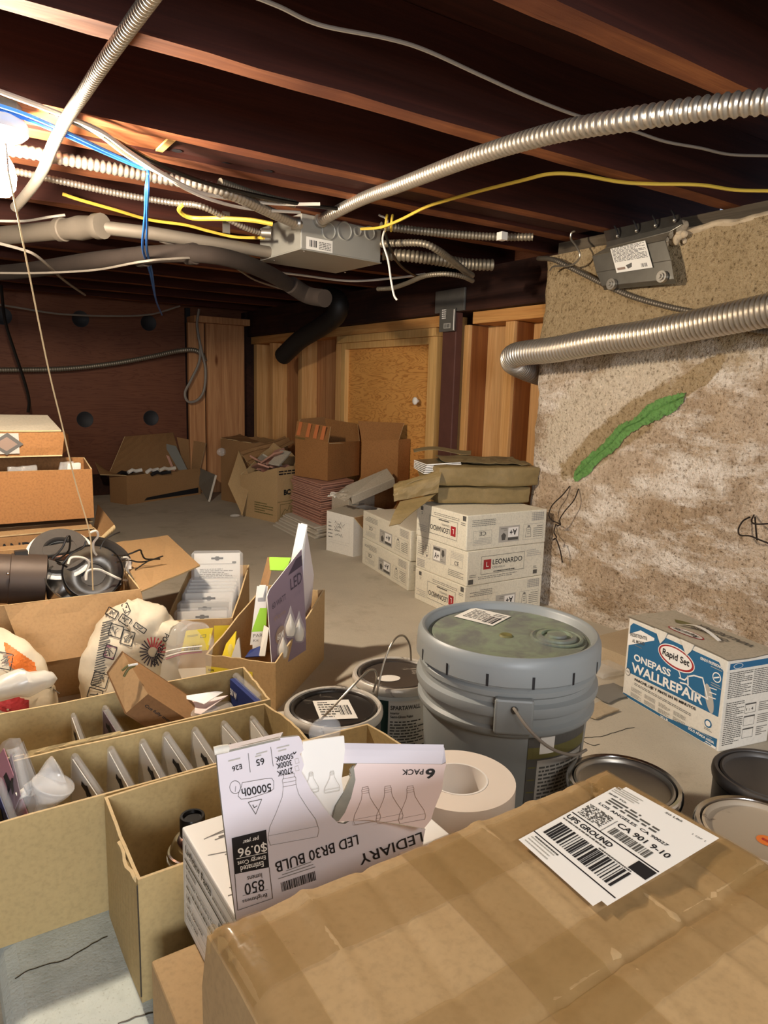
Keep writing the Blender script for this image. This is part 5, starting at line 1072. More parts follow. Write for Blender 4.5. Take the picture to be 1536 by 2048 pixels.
# purple lamp card leaning in the box, with its white carton behind
t = thing('lamp_card', 'purple light bulb card with pointed clear blisters leaning in the sloped carton', 'bulb pack', k1p(.12, .12, .03))
dn = dd(k1p(.11, .03, .13)); A = [at_d(541, 1308, dn), at_d(534, 1186, dn+.04), at_d(603, 1098, dn+.13), at_d(612, 1250, dn+.09)]
nP = (A[3]-A[0]).cross(A[2]-A[0]); A[1] = at_pl(534, 1186, A[0], nP); lo_ = [at_pl(545, 1345, A[0], nP), at_pl(612, 1300, A[0], nP)]
MB().prism([lo_[0], lo_[1], A[3], A[2], A[2].lerp(A[1], .93), A[1].lerp(A[0], .06)], V((-.0006, .0006, 0)).normalized()*-.0015, 0, 1).build('card', ['i_purple', 'bright_card'], t)
fn, w, h = flat(lo_[0].lerp(A[0], .5), lo_[0].lerp(A[0], .5)+(A[3]-A[0]), lo_[0].lerp(A[0], .5)+(A[2]-A[3])*1.05)
pr = Print(lambda u, v, k: fn(u, v, k+.0016)); H_ = h
pr.text('LED', w*.60, h*.66, w*.33, h*.14, 'dpurple', 1, .01).poly([(w*.55, h*.86), (w*.97, h*.86), (w*.97, h*.99), (w*.80, h*.99)], 'dpurple', 1).text('60 WATT', w*.08, h*.60, w*.38, h*.07, 'dpurple', 1).text('Warm', w*.10, h*.44, w*.33, h*.06, 'taupe', 1).oval(w*.26, h*.24, w*.14, h*.10, 'taupe', 1).text('60W', w*.17, h*.20, w*.18, h*.07, 'glue', 2, .02); pr.build('printing', t)
def cone_blister(px, py, dist, s=1.0):
    c = at_d(px, py, dist); T = Matrix.Translation(c) @ Matrix.Diagonal((s, s, s, 1))
    MB().lathe([(0.0001, -0.03), (0.013, -0.028), (0.017, -0.015), (0.0175, 0.0), (0.013, 0.018), (0.006, 0.036), (0.0004, 0.056)], 16, T).build('blister', 'clear', t)
    MB().lathe([(0.0001, -0.026), (0.010, -0.025), (0.013, -0.012), (0.012, 0.002), (0.006, 0.018), (0.0004, 0.034)], 14, T).build('candle_bulb', 'frost', t)
cone_blister(581, 1252, dn+.04, .95); cone_blister(598, 1262, dn+.06, .95); cone_blister(566, 1296, dn+.005, .85)
t2 = thing('flat_carton', 'tall flat white carton standing behind the purple lamp card', 'box', k1p(.14, .16, .02))
dq = dn+.16; B_ = [at_d(584, 1116, dq), at_d(607, 1046, dq+.02), at_d(624, 1052, dq+.02), at_d(604, 1120, dq)]
MB().slab(at_d(590, 1260, dq-.01), at_d(604, 1120, dq), at_d(614, 1049, dq+.02), at_d(602, 1046, dq+.02), 0.004).build('edge', 'bright_card', t2)
MB().slab(at_d(600, 1270, dq), at_d(620, 1240, dq+.10), at_d(628, 1150, dq+.10), at_d(612, 1050, dq+.02), 0.004).build('body', 'lav_card', t2)
MB().slab(at_d(580, 1130, dq-.004), at_d(600, 1118, dq-.004), at_d(614, 1052, dq+.015), at_d(597, 1046, dq+.015), 0.002).build('flap', 'bright_card', t2, label='white flap')
t3 = thing('bulb_carton', 'open light bulb carton with lime green flaps in the sloped carton', 'box', k1p(.07, .17, .02))
dg = dn+.12; MB().slab(at_d(540, 1140, dg), at_d(572, 1141, dg), at_d(582, 1115, dg+.03), at_d(538, 1114, dg+.03), 0.002).build('flap', 'i_lime', t3, label='lime green flap')
MB().slab(at_d(512, 1200, dg-.03), at_d(530, 1200, dg-.03), at_d(548, 1118, dg+.028), at_d(535, 1114, dg+.028), 0.002).build('side', 'dark_kraft', t3)
MB().slab(at_d(500, 1290, dg-.05), at_d(528, 1290, dg-.05), at_d(536, 1172, dg-.05), at_d(514, 1172, dg-.05), 0.002).build('body', 'bright_card', t3)
MB().slab(at_d(512, 1196, dg-.055), at_d(526, 1195, dg-.055), at_d(532, 1170, dg-.052), at_d(519, 1170, dg-.052), 0.002).build('tab', 'bright_card', t3, label='white tab')
MB().slab(at_d(503, 1264, dg-.056), at_d(532, 1262, dg-.056), at_d(534, 1216, dg-.05), at_d(520, 1216, dg-.05), 0.002).build('flap', 'i_lime', t3, label='lime green front flap')
fn, w, h = flat(at_d(505, 1300, dg-.058), at_d(532, 1298, dg-.058), at_d(505, 1264, dg-.058)); pr = Print(fn); pr.rect(0, 0, w, h, 'white', 0).text('PAR', .002, h*.7, w*.7, h*.18, 'grey', 1).text('Kit', .002, h*.45, w*.4, h*.14, 'grey', 1); pr.build('printing', t3)
def cardpack(label, pts, mat, ring=False):
    t = thing('bulb_pack', label, 'bulb pack', pts[0], 'small packs in the sloped carton'); MB().prism(pts, (pts[1]-pts[0]).cross(pts[2]-pts[0]).normalized()*0.003, 0).build('card', mat, t); return t
dl = dn-.01
t = cardpack('yellow and white bulb pack at the left of the sloped carton', [at_d(441, 1322, dl+.06), at_d(468, 1322, dl+.04), at_d(472, 1262, dl+.06), at_d(452, 1288, dl+.07)], 'i_yellow')
MB().ball(at_d(461, 1300, dl+.045), 0.012, 0, 12, (.6, .6, 1.3)).build('blister', 'clear', t)
t = cardpack('white pointed bulb pack near the front of the sloped carton', [at_d(462, 1316, dl+.02), at_d(482, 1316, dl+.01), at_d(478, 1275, dl+.03), at_d(474, 1280, dl+.03)], 'i_lgrey')
t = cardpack('pale bulb pack between the lime green carton and the purple card', [at_d(518, 1312, dn-.01), at_d(530, 1312, dn-.01), at_d(538, 1256, dn+.02), at_d(528, 1250, dn+.03)], 'frost')
t = cardpack('dark blue-edged pack lying low in the sloped carton', [at_d(490, 1314, dn), at_d(520, 1312, dn-.01), at_d(520, 1292, dn+.02), at_d(500, 1300, dn+.03)], 'i_navy')
# the other sloped carton with its row of bulb packs
nl, nr, fr2, fl2 = (0.523, 1.850), (0.686, 1.782), (0.860, 2.085), (0.697, 2.160)
k2 = sloped('sloped brown carton filled with a row of grey-backed blister packs', nl, nr, fr2, fl2, 0.138, 0.20)
U2 = (V((*nr, 0))-V((*nl, 0))).normalized(); V2 = (V((*fr2, 0))-V((*nr, 0))).normalized(); w2 = (V(nr)-V(nl)).length
def blister(label, v, ztop, h=0.15, w_=0.145, lean=0.12, card='glue', th=0.006, txt=False):
    o_ = V((*nl, 0))+U2*((w2-w_)/2)+V2*v; o_.z = ztop-h; up = (V((0, 0, 1))+V2*lean).normalized()
    t = thing('blister_pack', label, 'bulb pack', o_+U2*w_/2, 'blister packs in the rear sloped carton')
    fn, w, hh = flat(o_, o_+U2*w_, o_+up*h)
    MB().prism([fn(.006, .0, 0), fn(w-.006, .0, 0), fn(w-.006, h-.006, 0), fn(.006, h-.006, 0)], (fn(0, 0, 1)-fn(0, 0, 0))*.002).build('card', 'i_'+card, t)
    pr = Print(fn); c = w/2; pr.poly([(c+x_, h-.022+y_) for x_, y_ in ((-.018, -.003), (-.007, -.003), (-.004, -.007), (.004, -.007), (.007, -.003), (.018, -.003), (.018, .003), (.007, .003), (.004, .006), (-.004, .006), (-.007, .003), (-.018, .003))], 'black', 1)
    if txt: pr.rect(.02, h-.04, w-.04, .0012, 'grey', 1).bars(.022, h-.085, w-.05, .032, 6, 'grey', 1, .4, 3, .1).rect(w-.03, h-.038, .012, .006, 'mid', 1)
    pr.build('printing', t)
    MB().tube([fn(0, 0, .003), fn(0, h-.008, .003), fn(.008, h, .003), fn(w-.008, h, .003), fn(w, h-.008, .003), fn(w, 0, .003)], th*.6, 6).build('shell_rim', 'clear', t)
    MB().slab(fn(.002, 0, .006), fn(w-.002, 0, .006), fn(w-.002, h-.002, .006), fn(.002, h-.002, .006), .0006).build('clear_shell', 'clear', t); return t
blister('front bulb pack with a dark hanging slot in the rear sloped carton', 0.022, 0.156, txt=False)
blister('second grey bulb pack from the front in the rear sloped carton', 0.060, 0.168, card='lgrey')
for k, (v, z_) in enumerate(((0.125, .178), (0.148, .182), (0.170, .186), (0.192, .190), (0.214, .194))):
    blister(('third', 'fourth', 'fifth', 'sixth', 'seventh')[k]+' pale pack back from the front in the rear sloped carton', v, z_)
blister('tall printed bulb pack standing highest at the back of the rear sloped carton', 0.275, 0.262, 0.20, 0.150, 0.05, txt=True)
pr_fn, w, h = flat((*nl, 0), (*nr, 0), (*nl, .13)); pr = Print(lambda u, v, k: pr_fn(u, v, k+.0025)); pr.rect(w-.05, .06, .045, .06, 'yellow', 0).text('T', w-.018, .096, .006, .012, 'black', 1, .03); pr.build('printing', k2, 'yellow sticker')
# ================================================================== LAMP CARTON, LETTERED CARTON AND THE STACK ON IT
fc = thing('open_carton', 'open kraft carton with wide flaps, heaped with black lamp parts', 'box', (0.2, 2.08, 0))
F0, F1 = V((-0.20, 1.812, 0)), V((0.447, 1.795, 0)); G1 = V((0.47, 2.345, 0)); G0 = V((-0.2, 2.362, 0))
carton('body', fc, [F0.xy, F1.xy, G1.xy, G0.xy], 0.0, [0.25, 0.25, 0.262, 0.262], ('pale_kraft', 'kraft_edge'), seed=2)
flap(fc, at_y(55, 1331, 1.73), at_y(300, 1290, 1.72), at_z(282, 1178, .252), at_z(8, 1212, .252), ('pale_kraft', 'kraft_edge'), curl=0, ns=.006, label='front flap hanging down')
flap(fc, at_z(282, 1182, .250), at_z(400, 1130, .256), at_z(335, 1070, .262), at_z(228, 1086, .262), ('pale_kraft', 'kraft_edge'), ns=.004, label='right flap folded out flat')
flap(fc, (-.2, 2.362, .262), (.30, 2.35, .262), (.30, 2.381, .268), (-.2, 2.382, .268), ('pale_kraft', 'kraft_edge'))
fn, w, h = flat(F0, F1, F0+V((0, 0, .25))); pr = Print(lambda u, v, k: fn(u, v, k+.002)); pr.text('One.', w-.29, .045, .085, .036, 'black', 1, .03); pr.build('printing', fc)
# lamps
t = thing('can_light', 'brown cylindrical can light lying at the left of the lamp carton', 'lamp', at_y(30, 1165, 1.95)); c = at_y(36, 1158, 1.95); ax = V((1, -.12, -.13)).normalized(); T = Matrix.Translation(c) @ ax.to_track_quat('Z', 'Y').to_matrix().to_4x4()
MB().lathe([(0.0001, -.14), (.060, -.14), (.062, -.02), (.064, -.018), (.064, .062), (.058, .064), (.055, .02), (.0001, .02)], 36, T).build('housing', 'lampbrown', t)
MB().ball(at_y(16, 1147, 1.885), .004, 0, 8).build('screw', 'chrome', t)
MB().box(at_y(30, 1112, 1.94)+V((-.0, 0, -.012)), at_y(46, 1112, 1.94)+V((.012, .02, .012))).build('bracket', 'lampblack', t)
t = thing('ring_light_trim', 'recessed light trim ring with grey foam gasket on top of the lamp heap', 'lamp', at_y(118, 1105, 2.0)); c = at_y(120, 1107, 1.98)
ax = (V((-.10, -.62, .80))).normalized(); T = Matrix.Translation(c) @ ax.to_track_quat('Z', 'Y').to_matrix().to_4x4()
MB().lathe([(.040, -.004), (.082, -.006), (.084, -.003), (.082, 0), (.074, .003), (.062, .004), (.040, .002), (.040, -.004)], 44, T).build('trim', 'porcelain', t, label='white painted rim')
MB().lathe([(.038, .004), (.070, .004), (.073, .010), (.070, .019), (.041, .019), (.037, .012), (.038, .004)], 40, T).build('gasket', 'gasket', t)
MB().box((-.050, -.014, .006), (.050, .020, .018), 0, T @ Matrix.Rotation(.15, 4, 'Z')).build('crossbar', 'gasket', t, .004)
MB().lathe([(.040, 0), (.028, -.02), (.0001, -.024)], 24, T).build('reflector', 'reflector', t)
t = thing('recessed_light', 'black recessed downlight with a shiny reflector facing up in the lamp carton', 'lamp', at_y(190, 1150, 1.94)); c = at_y(186, 1144, 1.895)
ax = (V((-.16, -.86, .50))).normalized(); T = Matrix.Translation(c) @ ax.to_track_quat('Z', 'Y').to_matrix().to_4x4()
MB().lathe([(.068, .0), (.074, .004), (.076, -.004), (.074, -.06), (.060, -.11), (.0001, -.11)][::-1] , 44, T).build('housing', 'gloss_black', t)
MB().lathe([(.0001, -.034), (.030, -.032), (.031, -.028), (.060, -.004), (.068, .001), (.070, .003)], 44, T).build('reflector', 'reflector', t)
MB().lathe([(.0001, -.0335), (.028, -.0315), (.029, -.030), (.0001, -.031)], 28, T).build('lens', 'lampblack', t)
t = thing('recessed_light', 'dark recessed light housing tilted behind the shiny downlight', 'lamp', at_y(222, 1105, 2.02)); c = at_y(210, 1112, 2.05)
ax = (V((.35, -.45, .8))).normalized(); T = Matrix.Translation(c) @ ax.to_track_quat('Z', 'Y').to_matrix().to_4x4()
MB().lathe([(.0001, -.07), (.070, -.07), (.078, .0), (.076, .006), (.068, .003), (.055, -.025), (.0001, -.03)], 40, T).build('housing', 'lampblack', t)
t = thing('reflector_cone', 'bare metal reflector cone standing low in the lamp carton', 'lamp', at_y(125, 1180, 1.90)); c = at_y(130, 1172, 1.90); T = Matrix.Translation(c) @ V((.4, -.5, .7)).normalized().to_track_quat('Z', 'Y').to_matrix().to_4x4()
MB().lathe([(.022, -.05), (.058, .01), (.060, .012), (.056, .012), (.020, -.05), (.022, -.05)], 32, T).build('cone', 'reflector', t)
MB().box(at_y(258, 1150, 2.0)+V((-.006, -.006, -.10)), at_y(258, 1150, 2.0)+V((.006, .006, .045))).solo('white_stick', 'white_plastic', 'white upright stick in the lamp carton right corner', 'lamp part')
for q, (pts, mat, l_, r) in enumerate((
    ([(172, 1160), (176, 1142), (196, 1139), (216, 1147), (240, 1158), (262, 1160), (276, 1148), (282, 1138)], 'white_wire', 'white lamp lead looping over the shiny downlight to the right', .0032),
    ([(136, 1128), (142, 1116), (156, 1114), (172, 1118), (178, 1128), (170, 1152), (172, 1160)], 'white_wire', 'white lamp lead curling over the foam ring', .003),
    ([(178, 1066), (192, 1062), (196, 1072), (187, 1086), (188, 1102), (193, 1110)], 'white_wire', 'white lamp lead standing up behind the foam ring', .003),
    ([(104, 1118), (124, 1096), (134, 1074), (140, 1076), (138, 1100), (126, 1112), (112, 1120), (120, 1126), (134, 1134)], 'black_wire', 'black lamp lead looping above the foam ring', .0026),
    ([(114, 1126), (124, 1128), (142, 1108), (165, 1096), (172, 1082)], 'black_wire', 'black lamp lead lying across the foam ring', .0022),
    ([(225, 1110), (245, 1112), (264, 1106), (280, 1100), (284, 1108), (292, 1118), (320, 1118)], 'black_wire', 'black lamp lead reaching over the right flap', .0024),
    ([(232, 1125), (256, 1120), (276, 1124), (296, 1122), (326, 1112)], 'black_wire', 'longer black lamp lead ending on the right flap', .0022),
    ([(200, 1098), (208, 1082), (226, 1070), (240, 1064)], 'black_wire', 'thin black lamp lead poking up to the right', .0016),
    ([(243, 1115), (256, 1116), (252, 1132), (246, 1150), (240, 1168)], 'white_wire', 'white lamp lead hanging at the right corner of the heap', .0028),
    ([(270, 1140), (284, 1130), (300, 1120)], 'black_wire', 'short black lead at the lamp carton corner', .0018))):
    yy = 1.90; wire('lamp_lead', [at_y(px, py, yy-0.05+0.004*i+(0.12 if px > 240 else 0)) for i, (px, py) in enumerate(pts)], r, mat, l_, 'wire', 'loose lamp leads')
# dark lettered carton behind, with the stack of cartons on it
hc = thing('carton', 'dark carton with black capital lettering behind the lamp carton', 'box', (0.1, 2.56, 0))
zt2 = at_y(0, 1070, 2.395).z; xr = 0.462
carton('body', hc, [(-.35, 2.395), (xr, 2.395), (xr, 2.75), (-.35, 2.75)], 0, zt2-.006, ('dark_kraft', 'kraft_edge'), seed=4)
flap(hc, (-.35, 2.393, zt2-.008), (xr-.01, 2.391, zt2+.001), (xr-.012, 2.45, zt2+.012), (-.35, 2.45, zt2+.008), ('pale_kraft', 'kraft_edge'), label='pale front flap')
flap(hc, (-.35, 2.74, zt2-.004), (-.35, 2.45, zt2+.01), (xr, 2.45, zt2+.012), (xr, 2.74, zt2-.002), ('pale_kraft', 'kraft_edge'))
a = at_y(-40, 1124, 2.394); b_ = at_y(100, 1098, 2.394)
fn, w, h = flat((-.35, 2.3945, 0), (xr, 2.3945, 0), (-.35, 2.3945, .3)); pr = Print(fn); zA = at_y(40, 1100, 2.394).z; x0_ = at_y(-22, 1100, 2.394).x+.35; x1_ = at_y(112, 1100, 2.394).x+.35
pr.text('HANDMO', x0_, zA-.012, x1_-x0_, .036, 'black', 1, .02); pr.build('printing', hc)
sf = [at_d(186, 1062, 2.60), at_d(198, 1075, 2.55), at_d(232, 1058, 2.60), at_d(206, 1010, 2.75)]
flap(hc, at_y(186, 1066, 2.42), at_y(204, 1074, 2.40), at_y(231, 1052, 2.52), at_y(196, 1008, 2.60), ('dark_kraft', 'kraft_edge'), label='side flap bent outward')
MB().slab(at_y(203, 1074, 2.395), at_y(205, 1081, 2.395), at_y(230, 1060, 2.43), at_y(229, 1050, 2.43), .004, 0, 0, 6, 2, lambda u, w: .003*math.sin(u*3)).build('flap_edge', 'kraft_edge', hc)
oc = thing('open_carton', 'orange-brown open carton on top of the dark lettered carton', 'box', (0.1, 2.55, zt2+.031))
yq = 2.40; zb0 = at_y(100, 1048, yq).z; ztp = at_y(100, 945, yq).z; xr = at_y(186, 985, yq).x
carton('body', oc, [(-.35, yq), (xr, yq), (xr+.015, yq+.20), (-.35, yq+.20)], zt2+.032, [ztp+.012, at_y(182, 938, yq).z, at_y(155, 915, yq+.2).z, ztp+.05], ('orange_kraft', 'kraft_edge'), seed=6)
flap(oc, (-.35, yq+.19, ztp+.04), (.30, yq+.19, ztp+.035), (.36, yq+.21, ztp+.085), (-.35, yq+.22, ztp+.07), ('pale_kraft', 'kraft_edge'))
for k, (px, py) in enumerate(((30, 941), (58, 939), (134, 930), (148, 932))):
    mb = rbox(at_y(px, py, yq+.05)+V((-.022, -.01, -.07)), at_y(px, py, yq+.05)+V((.022, .012, .012)), .008, k); tag(mb.solo('bulb_packet', 'clear_bag' if k < 3 else 'frost'), ('crumpled clear packet at the left in the orange-brown carton', 'second crumpled clear packet in the orange-brown carton', 'pale packet near the right corner of the orange-brown carton', 'white packet in the corner of the orange-brown carton')[k], 'packet')
uc = thing('flat_carton', 'flat crushed kraft carton with a foil label on top of the stack at left', 'box', (0.05, 2.5, .56))
yu = 2.42; z0_ = ztp+.052; z1_ = at_y(60, 862, yu).z; xe = at_y(130, 880, yu).x
mb = MB(); mb.slab((-.35, yu, z0_), (xe-.01, yu, z0_), (xe, yu-.003, z1_-.004), (-.35, yu, z1_), .004, 0, 1, 12, 3, lambda u, w: .004*nz((u*4, w*2, 1), 1.3)); mb.slab((-.35, yu+.24, z0_), (-.35, yu, z0_), (xe-.01, yu, z0_), (xe-.01, yu+.24, z0_), .004, 0, 1)
mb.slab((xe-.01, yu+.01, z0_), (xe+.03, yu+.12, z0_+.01), (xe+.03, yu+.12, z1_-.02), (xe, yu, z1_-.004), .004, 0, 1, 4, 4); mb.build('body', ['orange_kraft', 'kraft_edge'], uc)
zt3 = at_y(0, 822, yu+.2).z
flap(uc, (-.35, yu-.004, z1_+.01), (xe-.01, yu-.004, z1_+.002), (at_y(95, 830, yu+.22).x, yu+.22, at_y(95, 830, yu+.22).z), (-.35, yu+.24, zt3), ('grey_card', 'kraft_edge'), nu=10, ns=.006, label='greyish lid')
fn, w, h = flat((-.35, yu-.001, z0_), (xe, yu-.001, z0_), (-.35, yu-.001, z1_)); ux = at_y(0, 880, yu).x+.35; pr = Print(lambda u, v, k: fn(u, v, k+.006))
pr.rect(ux-.05, .008, .10, h-.014, 'lgrey', 0, 4).poly([(ux+.015, .004), (ux+.062, h*.48), (ux+.02, h*.95), (ux-.03, h*.5)], 'mid', 1).poly([(ux+.015, .016), (ux+.046, h*.48), (ux+.018, h*.78), (ux-.016, h*.5)], 'taupe', 2); pr.build('foil_label', uc, 'shiny foil label')
# ================================================================== BAGS
def bag(label, cs, rx, ry, mat, seed, n=30, m=26, wr=0.012, twist=None):
    """a soft bag lofted through the centres cs with half widths rx, ry"""
    C = smooth(cs, 6); N = len(C)-1; vs = []; f = lambda A, i: A[min(len(A)-2, int(i/N*(len(A)-1)))]*(1-(i/N*(len(A)-1) % 1))+A[min(len(A)-1, int(i/N*(len(A)-1))+1)]*(i/N*(len(A)-1) % 1) if i < N else A[-1]
    mb = MB()
    for i, c in enumerate(C):
        t_ = (C[min(i+1, N)]-C[max(i-1, 0)]).normalized(); x_ = V((1, 0, 0)); x_ = (x_-t_*x_.dot(t_)).normalized(); y_ = t_.cross(x_)
        for k in range(m):
            a = 6.28318*k/m; ca, sa = math.cos(a), math.sin(a); p = c+x_*ca*f(rx, i)+y_*sa*f(ry, i)
            p = p+(x_*ca+y_*sa)*(wr*nz((p.x+seed, p.y, p.z), 14)+wr*.5*nz((p.x, p.y+seed, p.z), 34)); p.z = max(p.z, 0.002); vs.append(p)
    mb.add(vs, [(i*m+k, i*m+(k+1) % m, (i+1)*m+(k+1) % m, (i+1)*m+k) for i in range(N) for k in range(m)]+[tuple(range(m-1, -1, -1)), tuple(N*m+k for k in range(m))], 0, True); return mb
pg = thing('grout_bag', 'rolled cream grout bag with black pictograms and a sunburst behind the rear long box', 'bag', (0.37, 1.50, 0))
dB = 1.64; bcs = [at_d(262, 1500, dB), at_d(262, 1420, dB), at_d(264, 1345, dB), at_d(268, 1288, dB), at_d(274, 1250, dB), at_d(302, 1250, dB), at_d(330, 1262, dB), at_d(356, 1266, dB-.01)]
mb = bag('', bcs, [.102, .106, .106, .100, .074, .056, .042, .034], [.075, .078, .07, .06, .050, .042, .03, .028], 'bagpaper', 3, wr=.016); bagm = mb.build('bag', 'bagpaper', pg)
from mathutils.bvhtree import BVHTree
bvh = BVHTree.FromPolygons([tuple(v) for v in mb.v], mb.f)
def bag_pr(bv_, dflt):
    def fn(px, py, k):
        d = ray(px, py); h_ = bv_.ray_cast(CAM, d.normalized()); p = h_[0] if h_[0] is not None else CAM+d*dflt
        return p-d.normalized()*(0.0015+k)
    return fn
class PxPrint(Print):
    pass
pr = Print(bag_pr(bvh, 1.60)); R = random.Random(9)
def seg_rect(a, b_, th, m, lay=0):
    a, b_ = V((*a, 0)), V((*b_, 0)); d = (b_-a).normalized(); nn = V((-d.y, d.x, 0))*th/2; k = max(1, int((b_-a).length/7))
    for i in range(k):
        p, q = a.lerp(b_, i/k), a.lerp(b_, (i+1)/k); pr.poly([(p+nn).xy[:], (q+nn).xy[:], (q-nn).xy[:], (p-nn).xy[:]], m, lay)
for k in range(26):                                                           # column of small type along the left side
    y = 1246+k*5.0; x_ = 205-k*.9; seg_rect((x_, y), (x_+R.uniform(18, 26), y-6), 2.2, 'mid')
def picto(cx, cy, w_, h_, rot, m='lgrey', inner=None):
    c, s_ = math.cos(rot), math.sin(rot); Q = lambda x_, y_: (cx+x_*c-y_*s_, cy+x_*s_+y_*c); q = [Q(-w_, -h_), Q(w_, -h_), Q(w_, h_), Q(-w_, h_)]
    if inner: pr.poly(list(reversed(q)), inner, 0)
    for a, b_ in zip(q, q[1:]+q[:1]): seg_rect(a, b_, 1.8, 'black', 1)
    pts = [Q(R.uniform(-w_, w_)*.7, R.uniform(-h_, h_)*.7) for _ in range(6)]
    for a, b_ in zip(pts, pts[1:]): seg_rect(a, b_, 1.6, 'mid', 1)
for a in ((224, 1226, 11, 8, .5), (250, 1240, 11, 8, .6), (232, 1262, 13, 12, .3), (255, 1276, 12, 14, .3), (280, 1256, 13, 5, .6), (200, 1360, 15, 14, .3), (190, 1388, 14, 10, .3), (252, 1216, 6, 9, -.4)): picto(*a)
picto(220, 1304, 11, 13, .3, 'pink', 'pink')
for k in range(22):
    a = 6.2832*k/22; c, s_ = math.cos(a), math.sin(a); seg_rect((306+c*10, 1304+s_*10), (306+c*27, 1304+s_*30), 2.6, 'rose' if s_ < .2 and c > -.5 else 'dpurple', 0)
vs, fs, tw, thh = text_geo('POLYBLEND', .02); A = V((330, 1266, 0)); B_ = V((302, 1328, 0)); d = (B_-A)/tw; up = V((-d.y, d.x, 0)).normalized()*-11/thh
up = V((-9, -5, 0))/thh
pr.mb.add([pr.fn((A+d*x_).x-up.x*y_, (A+d*x_).y-up.y*y_, .0012) for x_, y_ in vs], fs, pr.mi('black'))
pr.build('printing', pg, 'black and red bag printing')
og = thing('grout_bag', 'crumpled bag with orange and cream print at the left edge behind the long boxes', 'bag', (0.12, 1.46, 0))
dO = 1.52; ocs = [at_d(10, 1520, dO), at_d(20, 1450, dO), at_d(22, 1390, dO), at_d(16, 1340, dO), at_d(2, 1296, dO+.02), at_d(-12, 1276, dO+.03)]
mb = bag('', ocs, [.09, .105, .09, .065, .04, .025], [.07, .075, .07, .055, .04, .03], 'bagpaper', 11, wr=.014); mb.build('bag', 'bagpaper', og)
bvh2 = BVHTree.FromPolygons([tuple(v) for v in mb.v], mb.f); pr = Print(bag_pr(bvh2, 1.46))
for i in range(10):
    for j in range(6):
        x_, y_ = 8+i*6+j*2, 1284+j*8+i*4.2; pr.poly([(x_, y_+8), (x_+8, y_+12), (x_+8, y_+3), (x_, y_)][::1], 'orange', 0)
for k in range(14): seg_rect((70+k*3, 1342+k*3), (86+k*2.6, 1366+k*1.6), 1.5, 'mid', 1)
picto(10, 1322, 14, 16, .2); seg_rect((6, 1312), (24, 1310), 3, 'taupe', 1); seg_rect((4, 1326), (24, 1324), 3, 'taupe', 1)
for i in range(7):
    for j in range(4): x_, y_ = -6+i*9, 1382+j*9+i*3; pr.poly([(x_, y_+11), (x_+10, y_+12), (x_+10, y_), (x_, y_-1)], 'red', 0)
pr.build('printing', og, 'orange and red bag print')
fo = MB().ball(at_d(34, 1372, 1.42), .05, 0, 28, (1.5, .5, .55)); fo.v = [v+V((1, 1, 1)).normalized()*.016*nz(v, 26)+V((.3, -1, .4))*.010*nz(v, 48) for v in fo.v]; lab(fo.solo('plastic_wrap', 'frost'), 'crumpled white plastic wrap in front of the orange bag', 'plastic')
# zip bag of yellow packs in front of the sloped cartons
zb = thing('zip_bag', 'clear zip bag with yellow packs leaning beside the grout bag', 'bag', (0.47, 1.50, .08))
dz = 1.62; mb = bag('', [at_d(372, 1362, dz), at_d(374, 1330, dz), at_d(378, 1300, dz), at_d(386, 1270, dz+.01), at_d(392, 1246, dz+.02)], [.055, .058, .056, .05, .03], [.028, .03, .026, .02, .008], 'clear_bag', 21, wr=.006); mb.build('bag', 'clear_bag', zb)
fn, w, h = flat(at_d(362, 1306, dz), at_d(416, 1300, dz), at_d(372, 1262, dz)); MB().slab(fn(0, 0, 0), fn(w, 0, 0), fn(w, h, 0), fn(0, h, 0), .004).build('card', 'i_yellow', zb, label='yellow pack')
pr = Print(fn); pr.barcode(w*.1, h*.04, w*.6, h*.25, 'black', 1, 26).frame(w*.6, h*.6, w*.2, h*.14, .001, 'mid', 1).bars(w*.1, h*.7, w*.4, h*.1, 2, 'olive', 1); pr.build('printing', zb)
for k in range(4):
    MB().tube(smooth([at_d(332, 1318-k*5, dz-.035), at_d(365, 1308-k*4, dz-.045), at_d(404, 1304-k*4, dz-.03)], 6), .0016, 6).build('zip_seal', ('i_pink', 'white_plastic', 'clear', 'white_plastic')[k], zb)
MB().tube(smooth([at_d(362, 1262, dz-.02), at_d(385, 1246, dz), at_d(412, 1250, dz+.01), at_d(421, 1272, dz), at_d(418, 1290, dz-.01)], 6), .0026, 6).build('zip_seal', 'clear', zb)
